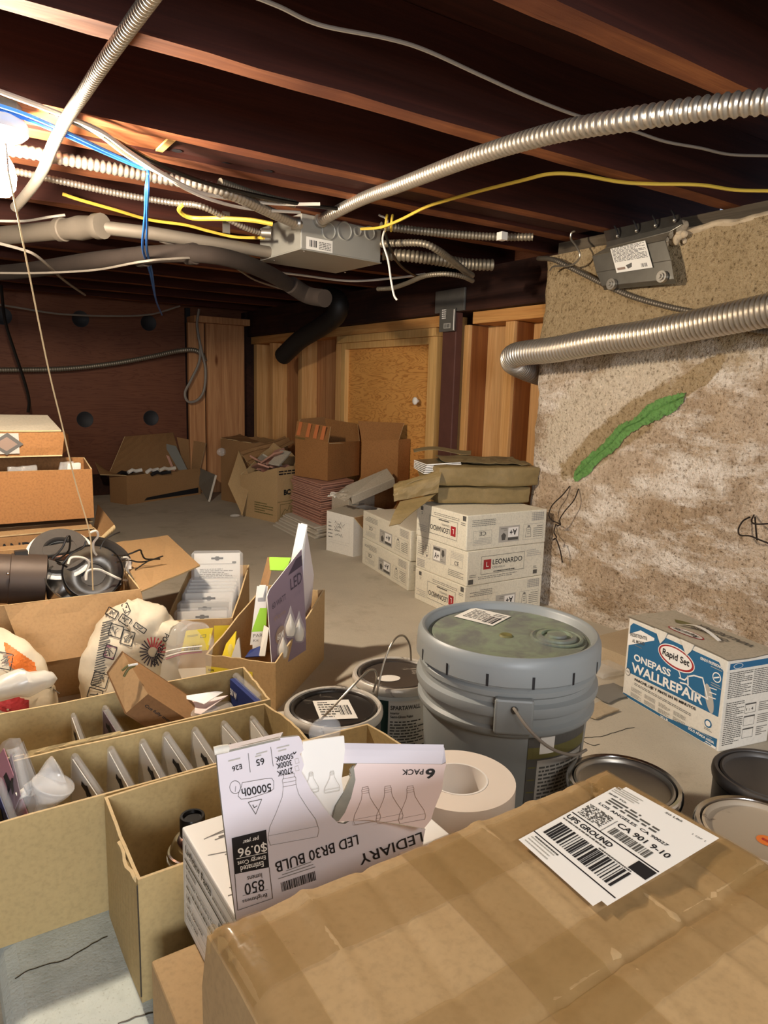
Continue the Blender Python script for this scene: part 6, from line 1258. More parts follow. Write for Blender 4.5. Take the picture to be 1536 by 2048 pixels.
# ================================================================== TILE CARTONS, BUNDLE AND THE BOXES AT THE FAR END
def tile_print(fn, w, h, kind, seed=0):
    """the printed side of a tile carton, as it reads upright: 'mark' = the boxed wordmark, 'spec' = the grid of specifications"""
    pr = Print(fn); s = h/0.12
    if kind == 'mark':
        pr.frame(w*.17, h*.28, w*.56, h*.52, .0012, 'black', 0).rect(w*.20, h*.42, w*.095, h*.28, 'red', 0).text('L', w*.235, h*.49, w*.03, h*.14, 'white', 1)
        pr.text('LEONARDO', w*.315, h*.53, w*.385, h*.15, 'black', 1, .01).text('CERAMICA', w*.315, h*.42, w*.16, h*.06, 'grey', 1)
        pr.bars(w*.33, h*.30, w*.28, h*.06, 1, 'mid', 1, .6, 1).bars(w*.14, h*.14, w*.5, h*.10, 2, 'grey', 1, .35, 2).rect(w*.86, h*.08, w*.055, h*.12, 'mid', 0).bars(w*.86, h*.23, w*.05, h*.1, 2, 'grey', 1, .4, 3).rect(w*.02, h*.04, w*.06, h*.14, 'mid', 0).bars(w*.03, h*.22, w*.08, h*.1, 2, 'grey', 1, .4, 4)
        pr.bars(w*.76, h*.62, w*.2, h*.22, 4, 'lgrey', 1, .4, 9)
    else:
        pr.bars(w*.05, h*.45, w*.12, h*.36, 6, 'grey', 1, .35, seed).frame(w*.04, h*.40, w*.26, h*.46, .0007, 'grey', 0)
        pr.line([(w*.195, h*.78), (w*.27, h*.78), (w*.255, h*.50), (w*.21, h*.50)], .0012, 'mid', 1, True).oval(w*.232, h*.47, w*.016, h*.035, 'grey', 1)
        pr.bars(w*.215, h*.54, w*.035, h*.18, 3, 'grey', 1, .3, seed).rect(w*.35, h*.40, w*.26, h*.46, 'lgrey', 0).rect(w*.365, h*.74, w*.13, h*.08, 'mid', 1).rect(w*.365, h*.45, w*.13, h*.28, 'white', 1)
        pr.text('A+', w*.385, h*.50, w*.09, h*.18, 'black', 2, .02).poly([(w*.53, h*.80), (w*.57, h*.80), (w*.58, h*.66), (w*.55, h*.58), (w*.52, h*.66)], 'mid', 1).bars(w*.51, h*.44, w*.08, h*.1, 2, 'grey', 1, .4, 2)
        pr.frame(w*.70, h*.46, w*.22, h*.40, .0007, 'grey', 0).bars(w*.71, h*.66, w*.2, h*.18, 4, 'lgrey', 1, .4, seed).text('CE', w*.77, h*.49, w*.08, h*.12, 'mid', 1, .01)
        for i in range(5): pr.rect(w*.04, h*(.08+.05*i), w*.16, h*.028, 'lgrey', 0).rect(w*(.045+.03*i), h*.07, .0008, h*.25, 'mid', 1)
        pr.bars(w*.66, h*.14, w*.28, h*.2, 4, 'grey', 1, .4, seed+1)
    return pr
def tile_carton(label, P0, ang, lx, ly, z0, h, front, left, ff, fl_, top=True):
    """P0 = the near corner nearest the camera; front runs +x from it, the left side runs +y"""
    t = thing('tile_carton', label, 'box', (P0[0], P0[1], z0), 'printed tile cartons'); c, s = math.cos(ang), math.sin(ang); X, Y = V((c, s, 0)), V((-s, c, 0)); o_ = V((P0[0], P0[1], z0))
    q = lambda u, v, z: o_+X*u+Y*v+V((0, 0, z))
    mb = MB(); mb.hexa([q(0, 0, 0), q(lx, 0, 0), q(lx, ly, 0), q(0, ly, 0)], [q(0, 0, h-.001), q(lx, 0, h-.001), q(lx, ly, h-.001), q(0, ly, h-.001)]); mb.build('body', 'cream_card', t, .003)
    fn, w, hh = flat(q(0, 0, 0), q(lx, 0, 0), q(0, 0, h), ff); tile_print(fn, w, hh, front, 3).build('printing', t)
    fn, w, hh = flat(q(0, ly, 0), q(0, 0, 0), q(0, ly, h), fl_); tile_print(fn, w, hh, left, 7).build('printing', t)
    return t
PA, hB = (1.503, 1.775), 0.1215
tile_carton('bottom printed tile carton of the right-hand stack of three', PA, -.03, .350, .300, 0, hB, 'spec', 'mark', True, True)
tile_carton('middle printed tile carton of the right-hand stack, wordmark upright on its front', (PA[0]+.003, PA[1]-.002), -.015, .352, .300, hB, hB, 'mark', 'spec', False, False)
tile_carton('top printed tile carton of the right-hand stack, carrying the paper-wrapped bundle', (PA[0]-.002, PA[1]+.003), -.035, .356, .300, 2*hB, hB, 'spec', 'mark', True, True)
PB, an = (1.545, 2.165), -.16
tile_carton('lower printed tile carton of the left-hand stack of two', PB, an, .36, .47, 0, .118, 'spec', 'spec', True, True)
tile_carton('upper printed tile carton of the left-hand stack of two', (PB[0]+.002, PB[1]-.005), an, .36, .48, .118, .121, 'spec', 'spec', True, True)
# ---- paper-wrapped bundle of mosaic sheets
zb = 3*hB
bd = thing('paper_bundle', 'torn brown paper bundle of mosaic tiles on the right-hand carton stack', 'bundle', (1.66, 1.95, zb))
fr0, fr1 = at_z(874, 1010, zb), at_z(1060, 1008, zb); dx = (fr1-fr0); wB = dx.length; an2 = math.atan2(dx.y, dx.x); R2 = Matrix.Translation((fr0.x, fr0.y, 0)) @ Matrix.Rotation(an2, 4, 'Z')
def rot_rbox(lo, hi, wob, seed, T):
    m_ = rbox(lo, hi, wob, seed); m_.v = [T @ v for v in m_.v]; return m_
rot_rbox((0, .0, zb+.001), (wB, .22, zb+.066), .007, 2, R2).build('lower_pack', 'paperwrap', bd)
rot_rbox((-.005, -.012, zb+.066), (wB+.03, .24, zb+.140), .012, 6, R2).build('upper_pack', 'paperwrap', bd)
B2 = lambda u, v, z: R2 @ V((u, v, zb+z))
for k in range(6):
    MB().slab(B2(-.045+.004*k, .03+.006*k, .112+.0055*k), B2(.10, .02+.006*k, .122+.0055*k), B2(.12, .20, .124+.0055*k), B2(-.035, .20, .114+.0055*k), .004, 0, 1).build('mosaic_sheet', ['mosaic', 'i_white'], bd, label='dark mosaic sheet with a white edge')
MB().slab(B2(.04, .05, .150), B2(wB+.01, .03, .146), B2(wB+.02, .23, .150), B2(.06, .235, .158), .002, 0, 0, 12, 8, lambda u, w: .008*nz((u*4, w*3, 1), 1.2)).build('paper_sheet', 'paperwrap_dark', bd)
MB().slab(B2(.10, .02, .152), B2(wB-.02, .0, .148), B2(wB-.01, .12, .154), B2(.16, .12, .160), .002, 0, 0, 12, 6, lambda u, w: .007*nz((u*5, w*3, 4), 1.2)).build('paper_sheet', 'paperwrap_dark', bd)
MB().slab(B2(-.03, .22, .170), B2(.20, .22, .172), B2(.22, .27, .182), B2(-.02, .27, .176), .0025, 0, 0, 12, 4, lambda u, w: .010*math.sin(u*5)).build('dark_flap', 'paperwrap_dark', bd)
dF = dd(B2(0, 0, .1))
MB().slab(at_d(786, 990, dF-.02), at_d(872, 945, dF-.02), at_d(884, 938, dF+.06), at_d(800, 968, dF+.08), .003, 0, 0, 10, 6, lambda u, w: .012*math.sin(u*4+w*2)).build('torn_flap', 'paperwrap', bd)
MB().slab(at_d(788, 1003, dF-.03), at_d(876, 985, dF-.02), at_d(884, 938, dF+.0), at_d(787, 968, dF+.0), .003, 0, 0, 10, 8, lambda u, w: .016*math.sin(w*3.1)+.006*nz((u*4, w*4, 0), 1.1)).build('torn_flap', 'paperwrap', bd)
MB().slab(at_d(778, 1052, dF-.10), at_d(800, 1050, dF-.09), at_d(872, 984, dF-.02), at_d(800, 1000, dF-.03), .003, 0, 0, 12, 6, lambda u, w: .010*math.sin(w*4+u)).build('torn_flap', 'paperwrap', bd, label='strip of paper hanging down')
# ---- white opened carton
wb_ = thing('open_carton', 'white opened carton with handwriting left of the printed tile cartons', 'box', (1.75, 2.85, 0))
w0, w1 = V((1.600, 2.925, 0)), V((1.640, 2.742, 0)); w2_, w3 = w1+V((.26, .075, 0)), w0+V((.26, .075, 0))
carton('body', wb_, [w0.xy, w1.xy, w2_.xy, w3.xy], 0, [.192, .186, .186, .192], ('white_card', 'white_card'), seed=6)
flap(wb_, w0+V((0, 0, .192)), w1+V((0, 0, .186)), w1+V((.13, .04, .196)), w0+V((.13, .03, .205)), ('grey_card', 'kraft_edge'))
ou = V((.277, -.96, 0)); flap(wb_, w1+ou*.004+V((0, 0, .186)), w1+ou*.026+V((.05, .014, .118)), w2_+ou*.03+V((0, 0, .10)), w2_+ou*.004+V((0, 0, .186)), ('dark_kraft', 'kraft_edge'), label='brown flap hanging down')
fn, w, h = flat(w0, w1, w0+V((0, 0, .19))); pr = Print(lambda u, v, k: fn(u, v, k+.001)); R = random.Random(2)
for k in range(5): pr.bars(w*.08, h*(.72-.09*k), w*.16, h*.03, 1, 'mid', 1, .7, k, .5)
for k, (a, b_) in enumerate(((.32, .68), (.30, .56), (.30, .50), (.33, .60))):
    x_ = a
    while x_ < b_: y_ = .73-.09*k+R.uniform(-.02, .02); pr.line([(w*x_, h*y_), (w*(x_+.03), h*(y_+R.uniform(-.05, .05)))], .0016, 'black', 1); x_ += .028
pr.rect(w*.1, h*.24, w*.75, .0008, 'lgrey', 0).frame(w*.06, h*.3, w*.8, h*.5, .0006, 'lgrey', 0); pr.build('printing', wb_)
# ---- grey cartons behind it, one lying tilted on the tiles
gb = thing('carton', 'grey printed carton lying flat behind the white opened carton', 'box', (1.95, 3.1, 0))
g0 = (1.83, 2.98); MB().box((-.0, 0, 0), (.24, .15, .225), 0, Matrix.Translation((1.80, 3.06, 0)) @ Matrix.Rotation(.12, 4, 'Z')).build('body', 'grey_card', gb, .003)
fn, w, h = flat((1.80, 3.06, .03), (1.80+.24*math.cos(.12), 3.06+.24*math.sin(.12), .03), (1.80, 3.06, .22)); pr = Print(fn); pr.bars(.02, .10, .14, .06, 5, 'grey', 1, .4, 2).rect(.17, .09, .05, .06, 'mid', 0); pr.build('printing', gb)
tg = thing('flat_carton', 'long pale grey carton tipped up on the grey carton, its end torn open', 'box', at_d(735, 985, 3.35)-V((0, 0, .03)))
q0, q1, q2, q3 = at_d(702, 993, 3.30), at_d(789, 956, 3.42), at_d(774, 936, 3.50), at_d(690, 972, 3.42)
MB().slab(q0, q1, q2, q3, .045, 0).build('body', 'grey_card', tg, .003)
fn, w, h = flat(q0, q1, q3); pr = Print(fn); pr.bars(w*.35, h*.25, w*.45, h*.5, 5, 'lgrey', 1, .5, 3, .1).bars(w*.05, h*.6, w*.08, h*.2, 2, 'grey', 1, .4); pr.build('printing', tg)
MB().slab(at_d(668, 990, 3.30), at_d(690, 1002, 3.27), at_d(704, 992, 3.30), at_d(692, 973, 3.42), .003, 0, 0, 5, 4, lambda u, w: .01*nz((u*3, w*3, 0), 1.3)).build('torn_flap', 'grey_card', tg)
MB().slab(at_d(655, 993, 3.30), at_d(672, 992, 3.30), at_d(688, 984, 3.36), at_d(664, 984, 3.36), .003, 0, 0, 6, 4, lambda u, w: .012*nz((u*4, w*3, 2), 1.3)).build('torn_flap', 'white_card', tg)
# ---- stacks of loose tiles
def tile(label, q, t, mat, group, name='loose_tile'):
    return tag(MB().slab(*q, t).solo(name, [mat], bevel=.0008), label, 'tile', group, 'thing')
cn = V((1.700, 3.175, 0))
d1 = (V((1.83, 3.36, 0))-cn).normalized(); d0 = (V((1.734, 3.64, 0))-cn).normalized()
d1 = V((.93, .36, 0)).normalized(); zt_ = 0.0; nT = 0
random.seed(21)
def tile_row(n, z0, c, sa, sb, th, mat, group, lab_, jit=.006, tilt=0.0, gap=.0012):
    z = z0
    for k in range(n):
        j = V((rnd(-jit, jit), rnd(-jit, jit), 0)); p = V((c.x, c.y, 0))+j; A = V((0, 0, z+th)); tl = V((0, 0, tilt))
        tile(lab_, [p+d0*sa+A+tl, p+A, p+d1*sb+A, p+d0*sa+d1*sb+A+tl], th, mat, group); z += th+gap
    return z
za = tile_row(6, 0.002, cn+V((-.03, -.02, 0)), .42, .26, .0095, 'tile_white', 'pale tiles at the foot of the stack', 'pale floor tile in the lowest layers of the loose tile stack', .014)
zb_ = tile_row(12, za, cn, .40, .27, .0070, 'tile_pink', 'lower pink tiles', 'pinkish-edged floor tile in the lower half of the loose tile stack', .008, 0, .0030)
zc = tile_row(9, zb_+.004, cn+V((.004, .01, 0)), .40, .27, .0070, 'tile_pink', 'upper pink tiles', 'pinkish-edged floor tile in the upper half of the stack, under the orange-striped carton', .009, 0, .0030)
cw = at_z(600, 1062, 0)
p = cn+V((-.11, .06, 0))
for k in range(5):
    z = .002+k*.0105; j = V((.018*k+rnd(-.004, .004), .006*k+rnd(-.006, .006), 0)); A = V((0, 0, z+.009)); q = p+j
    tile('pale tile fanned out on the floor at the left of the tile stack', [q+d0*.34+A, q+A, q+d1*.06+A, q+d0*.34+d1*.06+A], .009, 'tile_white', 'fanned pale tiles')
# ---- orange-striped open carton on the tile stack, and the carton behind
zc += .001
o0, oc_, o1 = at_z(590, 951, zc), at_z(655, 962, zc), at_z(718, 950, zc)
ob = thing('open_carton', 'open kraft carton with orange stripes on its flap, standing on the loose tile stack', 'box', (oc_.x, oc_.y, zc))
o0 = oc_+(o0-oc_)*1.0; o3 = o0+(o1-oc_); zt4 = over(655, 885, oc_).z
carton('body', ob, [o0.xy, oc_.xy, o1.xy, o3.xy], zc, [over(590, 872, o0).z, zt4, over(712, 882, o1).z, zt4], ('orange_kraft', 'kraft_edge'), seed=3)
ol, of_ = V((o0.x, o0.y, over(590, 872, o0).z)), V((oc_.x, oc_.y, zt4)); orr = V((o1.x, o1.y, over(712, 882, o1).z)); o3z = V((o3.x, o3.y, zt4))
fq = [ol, of_, at_d(661, 853, dd(of_)+.06), at_d(594, 842, dd(ol)+.02)]
flap(ob, *fq, ('orange_kraft', 'kraft_edge'), label='flap with orange stripes')
fn, w, h = flat(fq[0], fq[1], fq[3]); pr = Print(lambda u, v, k: fn(u, v, k+.002))
for x_ in (.04, .32, .55, .76): pr.poly([(w*x_, h*.08), (w*(x_+.11), h*.08), (w*(x_+.15), h*.98), (w*(x_+.05), h*.98)], 'salmon', 0)
pr.bars(w*.02, -h*.15, w*.3, h*.14, 2, 'olive', 1, .5); pr.build('printing', ob)
flap(ob, orr, o3z, at_d(648, 836, dd(o3z)), at_d(716, 848, dd(orr)), ('orange_kraft', 'kraft_edge'))
flap(ob, o3z, ol, at_d(600, 838, dd(ol)+.1), at_d(650, 834, dd(o3z)), ('dark_kraft', 'kraft_edge'))
flap(ob, of_+V((.01, .004, -.004)), orr+V((-.006, 0, -.004)), orr+(o3z-orr)*.4+V((0, 0, -.03)), of_+(ol-of_)*.4+V((0, 0, -.03)), ('grey_card', 'kraft_edge'))
n0, n1 = V((2.02, 3.36, 0)), V((2.07, 2.96, 0))
n0, n1 = at_d(722, 955, 3.74), at_d(795, 950, 3.58); n0.z = n1.z = 0; nd = V((.06, .02, 0)); 
nb2 = thing('open_carton', 'tall kraft carton with a raised flap in front of the plywood door', 'box', ((n0+n1)/2+nd))
zt5 = over(795, 879, n1).z; zt6 = over(722, 882, n0).z
carton('body', nb2, [n0.xy, n1.xy, (n1+V((.095, .035, 0))).xy, (n0+V((.095, .035, 0))).xy], 0, [zt6, zt5, zt5, zt6], ('orange_kraft', 'kraft_edge'), seed=7)
a_ = V((n0.x, n0.y, zt6)); b_ = V((n1.x, n1.y, zt5))
flap(nb2, a_, b_, at_d(808, 846, dd(b_)+.06), at_d(716, 842, dd(a_)+.06), ('orange_kraft', 'kraft_edge'), label='raised flap')
# ---- torn carton of tile pieces
bc = thing('open_carton', 'torn kraft carton of broken tile pieces left of the loose tile stack', 'box', (1.68, 3.80, 0))
b0, b1 = V((1.585, 3.97, 0)), V((1.668, 3.635, 0)); b2_ = b1+V((.06, .12, 0)); 
b1 = V((1.672, 3.640, 0)); b2_ = V((1.93, 3.74, 0)); b3 = b0+(b2_-b1)
zl, zc5, zr5 = over(520, 960, V((1.60, 3.90, 0))).z, over(543, 933, b1).z, .315
carton('body', bc, [b0.xy, b1.xy, b2_.xy, b3.xy], 0, [.24, .315, .315, .42], ('kraft', 'kraft_edge'), wob=.02, seed=9)
fA = [at_d(483, 1030, dd(b0)-.02), at_d(503, 962, dd(b0)-.12), at_d(480, 905, dd(b0)+.0), at_d(456, 965, dd(b0)+.05)]
flap(bc, at_d(456, 968, dd(b0)+.0), at_d(484, 1030, dd(b0)-.12), at_d(503, 958, dd(b0)-.05), at_d(479, 903, dd(b0)+.12), ('kraft', 'kraft_edge'), curl=.01, label='big flap hanging open at the left')
flap(bc, at_d(479, 905, dd(b0)+.15), at_d(500, 930, dd(b0)+.10), at_d(588, 884, dd(b0)+.35), at_d(570, 872, dd(b0)+.40), ('dark_kraft', 'kraft_edge'), ns=.02)
fn, w, h = flat(b1, b2_, b1+V((0, 0, .31))); pr = Print(lambda u, v, k: fn(u, v, k+.002)); pr.text('BC', .05, .155, .055, .032, 'black', 1, .05).bars(.01, .27, .20, .03, 2, 'black', 1, .5, 2, .14).frame(.02, .03, .09, .075, .002, 'olive', 0).line([(.03, .04), (.06, .075), (.08, .06), (.1, .095)], .003, 'olive', 1).rect(0, .118, .2, .002, 'olive', 0); pr.build('printing', bc)
fn, w, h = flat(b0, b1, b0+V((0, 0, .31))); pr = Print(lambda u, v, k: fn(u, v, k+.002)); pr.bars(w*.4, .035, w*.5, .07, 5, 'olive', 1, .4, 5); pr.build('printing', bc)
random.seed(5)
for k in range(10):
    c = at_d(rnd(520, 585), rnd(900, 950), dd(b1)+rnd(.05, .22)); c.z = min(c.z, .36); T = Matrix.Translation(c) @ Matrix.Rotation(rnd(-.5, .5), 4, 'X') @ Matrix.Rotation(rnd(-.6, .6), 4, 'Y') @ Matrix.Rotation(rnd(0, 3), 4, 'Z')
    tag(MB().box((-.07, -.035, -.005), (.07, .035, .005), 0, T).solo('tile_piece', ['tile_pink', 'grey_card'][k % 5 == 4]), 'broken reddish tile piece in the torn kraft carton' if k % 5 != 4 else 'greyish tile piece in the torn kraft carton', 'tile', 'broken tile pieces' if k % 5 != 4 else 'greyish tile pieces')
# ---- carton behind, with a plastic window, and the one next to it
kb_ = thing('open_carton', 'tall open kraft carton at the foot of the boarded post', 'box', (1.9, 4.45, 0))
h0 = at_z(455, 1010, 0); h0 = V((1.68, 4.55, 0)); h1 = V((1.76, 4.22, 0)); h2 = h1+V((.30, .10, 0)); h3 = h0+V((.30, .10, 0))
zk = over(440, 876, h0).z
carton('body', kb_, [h0.xy, h1.xy, h2.xy, h3.xy], 0, [zk, zk-.01, zk-.02, zk], ('dark_kraft', 'kraft_edge'), wob=.01, seed=1)
flap(kb_, V((h0.x, h0.y, zk)), V((h1.x, h1.y, zk-.01)), at_d(520, 884, dd(h1)+.1), at_d(480, 868, dd(h0)+.1), ('dark_kraft', 'kraft_edge'), ns=.01)
MB().ball(at_d(443, 904, dd(h0)-.10), .028, 0, 10, (1.2, .5, 1)).build('plastic_scrap', 'clear_bag', kb_, label='shiny plastic scrap')
# ---- low open carton of trim pieces
tb = thing('open_carton', 'low wide open carton with trim pieces, farthest on the floor at left', 'box', (1.38, 4.8, 0))
t0, t1 = V((1.076, 4.590, 0)), V((1.640, 4.850, 0)); tn = V((-.26, .56, 0)).normalized()*.26; t0b = V((1.04, 4.73, 0))
t2_, t3_ = t1+V((-.07, .15, 0)), t0+V((-.07, .15, 0)); zq = .185
carton('body', tb, [t0.xy, t1.xy, t2_.xy, t3_.xy], 0, zq, ('dark_kraft', 'kraft_edge'), seed=5)
up = V((0, 0, 1)); flap(tb, t3_+up*zq, t2_+up*zq, at_d(346, 865, dd(t2_)-.04), at_d(250, 873, dd(t3_)-.03), ('dark_kraft', 'kraft_edge'), label='back flap standing up')
flap(tb, t3_+up*zq, t0+up*zq, at_d(200, 950, dd(t0)-.02), at_d(190, 925, dd(t3_)), ('dark_kraft', 'kraft_edge'))
flap(tb, t1+up*zq, t2_+up*zq, at_d(354, 874, dd(t2_)-.05), at_d(412, 886, dd(t1)-.04), ('dark_kraft', 'kraft_edge'), label='right flap standing up')
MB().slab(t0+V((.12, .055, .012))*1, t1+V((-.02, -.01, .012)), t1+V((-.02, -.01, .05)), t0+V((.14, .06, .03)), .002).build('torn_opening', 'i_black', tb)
random.seed(8)
for k, (px, py, l_, mat, n_) in enumerate(((270, 944, .10, 'white_plastic', 'white curved trim piece at the left in the low open carton'), (305, 943, .11, 'white_plastic', 'second white curved trim piece in the low open carton'), (335, 940, .12, 'tile_white', 'pale strip at the middle of the low open carton'), (250, 948, .12, 'i_black', 'black strip at the left end of the low open carton'), (322, 948, .14, 'i_black', 'black strip right of the white trim pieces in the low open carton'))):
    c = at_d(px, py, dd(t0)+.08+.0012*(px-250)); T = Matrix.Translation(c) @ Matrix.Rotation(.42+rnd(-.2, .2), 4, 'Z')
    tag(MB().tube([T @ V((-l_/2, 0, 0)), T @ V((-l_*.2, 0, .014)), T @ V((l_*.1, .01, .004)), T @ V((l_/2, 0, .010))], .012, 8).solo('trim_piece', mat), n_, 'trim piece')
dT = dd(t1)-.08
tile('grey glazed tile standing tilted in the low open carton', [at_d(357, 940, dT), at_d(378, 946, dT), at_d(352, 892, dT+.03), at_d(326, 886, dT+.03)], .012, 'tile_grey', None)
tile('thin brown board leaning beside the grey tile in the low open carton', [at_d(346, 944, dT-.02), at_d(352, 945, dT-.02), at_d(338, 912, dT), at_d(332, 910, dT)], .01, 'tile_pink', None, 'board_offcut')
dS = dd(V((1.60, 4.52, 0)))
MBs = MB(); A_ = at_z(420, 1004, .002); B_ = at_d(402, 975, dS+.25); B_.z = .06; C_ = at_d(403, 937, dS+.30); D_ = at_d(434, 951, dS+.05)
MBs.slab(A_, B_, C_, D_, .014, 0, 1); tag(MBs.solo('tile_slab', ['tile_grey', 'tile_white']), 'dark grey tile slab leaning between the low carton and the torn carton', 'tile')
mb = MB(); 
for k in range(1): mb.ball(at_z(470, 1031, .012), .02, 0, 10, (1.6, .8, .5))
lab(mb.solo('plastic_scrap', 'clear_bag'), 'shiny clear plastic scrap on the floor by the torn carton', 'plastic')
# ================================================================== WALL REPAIR BOX
rb = thing('product_box', 'blue and white wall repair box with a carry handle against the concrete wall', 'box', (1.5, .96, 0))
r0, r1 = V((1.487, 1.108, 0)), V((1.428, .803, 0)); rn = V((.30, -.058, 0)).normalized()*.150; r2, r3 = r1+rn, r0+rn; hR = .2125
mb = MB(); mb.hexa([r0, r1, r2, r3], [q+up*hR for q in (r0, r1, r2, r3)]); mb.build('body', 'white_card', rb, .003)
ft = MB(); e_ = .004
def lidp2(u, v):
    p = r0.lerp(r1, u)*(1-v)+r3.lerp(r2, u)*v; return p+up*(hR+.0025+.004*math.sin(u*3.1)*(1-v)+.003*nz((u*3, v*3, 2), 1.2))
pts = [lidp2(-.01+1.02*i/14, -.03+1.05*j/6) for j in range(7) for i in range(15)]; g = MB().grid(pts, 14, 6, 0, True); g.v += [p-up*.002 for p in pts]; n_ = len(pts); g.f += [[n_+k for k in reversed(q)] for q in g.f[:14*6]]; g.m += [0]*84; g.sm += [True]*84
g.build('lid_flap', 'grey_card', rb)
fn, w, h = flat(r0, r1, r0+up*hR); pr = Print(fn)                             # front: u from the left
pr.poly([(.008, h*.33), (w-.010, h*.37), (w-.010, h-.028), (w-.024, h-.012), (.018, h-.010), (.008, h-.020)], 'blue', 0)
pr.poly([(.004, h-.074), (.004, h-.044), (.045, h-.020), (w*.30, h-.024), (w*.30, h-.030)], 'white', 1)
pr.text('RESISTENTE', .012, h-.046, w*.19, .009, 'mid', 2, .03, .14).text('AL MOHO', .020, h-.060, w*.14, .009, 'mid', 2, .03, .14).bars(.03, h-.066, .03, .004, 1, 'grey', 2)
pr.oval(w*.535, h*.775, w*.185, h*.13, 'white', 2, 36, -.06).oval(w*.535, h*.775, w*.178, h*.118, 'red', 3, 36, -.06).oval(w*.535, h*.778, w*.160, h*.100, 'white', 4, 36, -.06).text('Rapid Set', w*.40, h*.725, w*.27, h*.10, 'black', 5, .025)
pr.text('ONEPASS', w*.10, h*.512, w*.40, h*.085, 'white', 2, .03, .035).text('WALLREPAIR', w*.085, h*.362, w*.74, h*.115, 'white', 2, .03, .04)
pr.text('PARCHE, LIJE Y PINTE EN 90 MINUTOS', w*.13, h*.262, w*.64, h*.042, 'black', 2, .03, .04).bars(w*.13, h*.215, w*.60, h*.036, 2, 'mid', 2, .4, 3, .05)
# the putty knife
pr.oval(w*.875, h*.515, w*.035, h*.155, 'lgrey', 1, 24, .35)
pr.line([(w*.585, h*.575), (w*.64, h*.58), (w*.67, h*.64), (w*.72, h*.68), (w*.80, h*.70), (w*.865, h*.50), (w*.72, h*.51), (w*.66, h*.545), (w*.60, h*.53)], .0034, 'white', 2).line([(w*.52, h*.665), (w*.55, h*.675), (w*.585, h*.63), (w*.60, h*.585)], .003, 'white', 2).line([(w*.665, h*.64), (w*.675, h*.55)], .004, 'white', 2)
for k in range(3): pr.line([(w*.87, h*(.635-.05*k)), (w*.93, h*(.645-.05*k))], .0022, 'white', 2)
pr.text('GRADO PROFESIONAL', w*.76, h*.885, w*.20, h*.032, 'white', 2, .03).bars(w*.86, h*.855, w*.10, h*.018, 1, 'lgrey', 2).oval(w*.92, h*.775, w*.038, h*.055, 'white', 2).oval(w*.92, h*.775, w*.030, h*.043, 'blue', 3).line([(w*.90, h*.76), (w*.94, h*.79)], .003, 'white', 4).bars(w*.875, h*.66, w*.09, h*.05, 2, 'lgrey', 2, .35)
for k in range(4):
    for j in range(2): pr.bars(w*(.10+.155*k), h*(.130-.068*j), w*.12, h*.050, 4, 'mid', 2, .35, k*3+j, .2)
pr.oval(w*.045, h*.335, w*.030, h*.048, 'mid', 2).oval(w*.045, h*.335, w*.025, h*.040, 'glue', 3).text('90', w*.03, h*.325, w*.03, h*.025, 'mid', 4).oval(w*.89, h*.245, w*.032, h*.045, 'blue', 2).oval(w*.89, h*.245, w*.022, h*.030, 'white', 3).bars(w*.86, h*.165, w*.07, h*.03, 2, 'mid', 2, .4)
pr.poly([(.004, .004), (w-.006, .004), (w-.006, h*.135), (w*.62, h*.075), (w*.5, h*.05), (.004, h*.05)], 'blue', 1).text('SOLO AÑADA AGUA', w*.72, h*.062, w*.24, h*.035, 'white', 3, .04).text('20 LB', w*.44, h*.012, w*.08, h*.028, 'white', 3, .04).bars(w*.74, h*.102, w*.2, h*.014, 1, 'lgrey', 3).poly([(w*.87, .004), (w-.006, .004), (w-.006, h*.042), (w*.89, h*.05)], 'white', 3).bars(w*.86, .004, w*.08, .006, 1, 'blue', 4)
pr.build('printing', rb)
fn, w, h = flat(r1, r2, r1+up*hR); pr = Print(fn)
pr.rect(.006, h-.022, w-.010, .014, 'blue', 0).oval(.030, h-.015, .014, .006, 'white', 1).oval(.030, h-.015, .0125, .005, 'blue', 2).bars(.008, h*.58, w*.46, h*.29, 14, 'mid', 1, .4, 2, .1).bars(w*.54, h*.58, w*.42, h*.29, 14, 'mid', 1, .4, 3, .1).bars(.008, h*.06, w*.36, h*.48, 22, 'mid', 1, .4, 4, .12)
for k in range(3): pr.frame(w*.44, h*(.38-.14*k), w*.22, h*.11, .0008, 'mid', 0).rect(w*.44, h*(.475-.14*k), w*.22, h*.015, 'mid', 1).bars(w*.72, h*(.38-.14*k), w*.22, h*.11, 5, 'grey', 1, .4, k)
pr.text('1 : 4', w*.47, h*.41, w*.14, h*.03, 'mid', 1, .02); pr.build('printing', rb)
fn = lambda u, v, k: lidp2(u, v)+up*(k+.0006); pr = Print(fn)
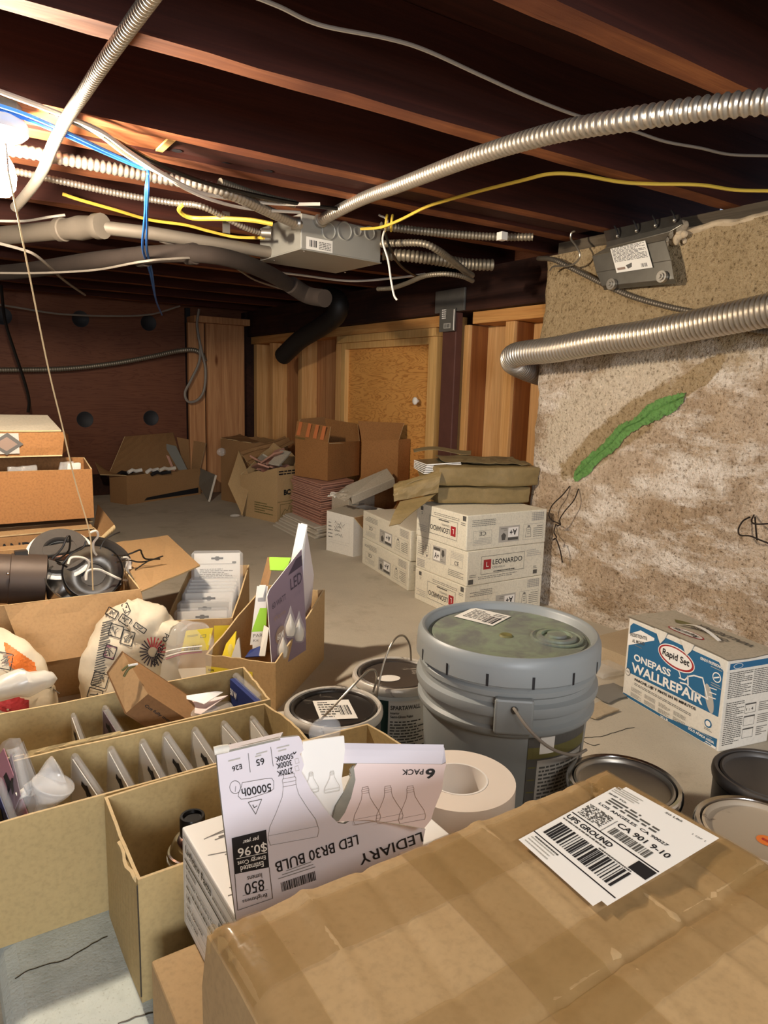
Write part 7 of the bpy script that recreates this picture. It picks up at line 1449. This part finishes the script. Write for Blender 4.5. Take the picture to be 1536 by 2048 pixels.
def ov(cu, cv, a, b_, m, lay): pr.poly([(cu+a*math.cos(t_), cv+b_*math.sin(t_)) for t_ in [6.2832*i/30 for i in range(30)]], m, lay)
ov(.50, .22, .17, .13, 'red', 0); ov(.50, .22, .155, .11, 'glue', 1)
def utext(s_, u0, v0, u1, v1, m='black', bold=.02, flipped=True):
    vs, fs, tw, th = text_geo(s_, bold); pr.mb.add([fn(u0+(u1-u0)*(1-x_/tw), v0+(v1-v0)*(1-y_/th), .0012) for x_, y_ in vs], fs, pr.mi('i_'+m))
utext('Rapid Set', .38, .15, .62, .29); utext('WALLREPAIR', .36, .70, .88, .84, 'mid'); utext('ONEPASS', .40, .52, .74, .62, 'mid')
pr.poly([(.20, .60), (.26, .50), (.33, .52), (.40, .62), (.34, .70), (.27, .66)], 'olive', 0); pr.build('printing', rb)
hp_ = [lidp2(.33+.40*i/10, .42)+up*(.004+.012*math.sin(math.pi*i/10))+V((0, 0, 0)) for i in range(11)]
mb = MB(); n5 = len(hp_); side = (r3-r0).normalized()*.006; mb.grid([p-side for p in hp_]+[p+side for p in hp_], n5-1, 1, 0, True); mb.build('carry_handle', 'white_plastic', rb)
fn, w, h = flat(r0, r1, r0+up*hR); 
for k in (.30, .565):
    p0_, p1_ = fn(w*k, h+.003, .003), fn(w*(k+.13), h+.003, .003); MB().slab(fn(w*(k+.07), h-.030, .003), fn(w*(k+.10), h-.028, .003) if False else fn(w*(k+.11), h-.014, .003), p1_, p0_, .002).build('tuck_tab', 'white_card', rb)
# ---- dried plaster scraps on the floor between the pail and that box
for k, (px, py, s_, l_) in enumerate(((1210, 1345, .05, 'crumpled grey plastic scrap on the floor beside the blue and white box'), (1222, 1388, .055, 'flat damp plaster smear on the floor by the blue and white box'), (1196, 1420, .04, 'small grey plaster scrap nearest the pail'))):
    mb = rbox((-s_, -s_*.7, 0), (s_, s_*.7, .016 if k == 0 else .004), .010 if k == 0 else .012, k); c = at_z(px, py, .003); mb.v = [c+v for v in mb.v]; lab(mb.solo('scrap', ['clear_bag', 'i_grey', 'foot'][k]), l_, 'debris')
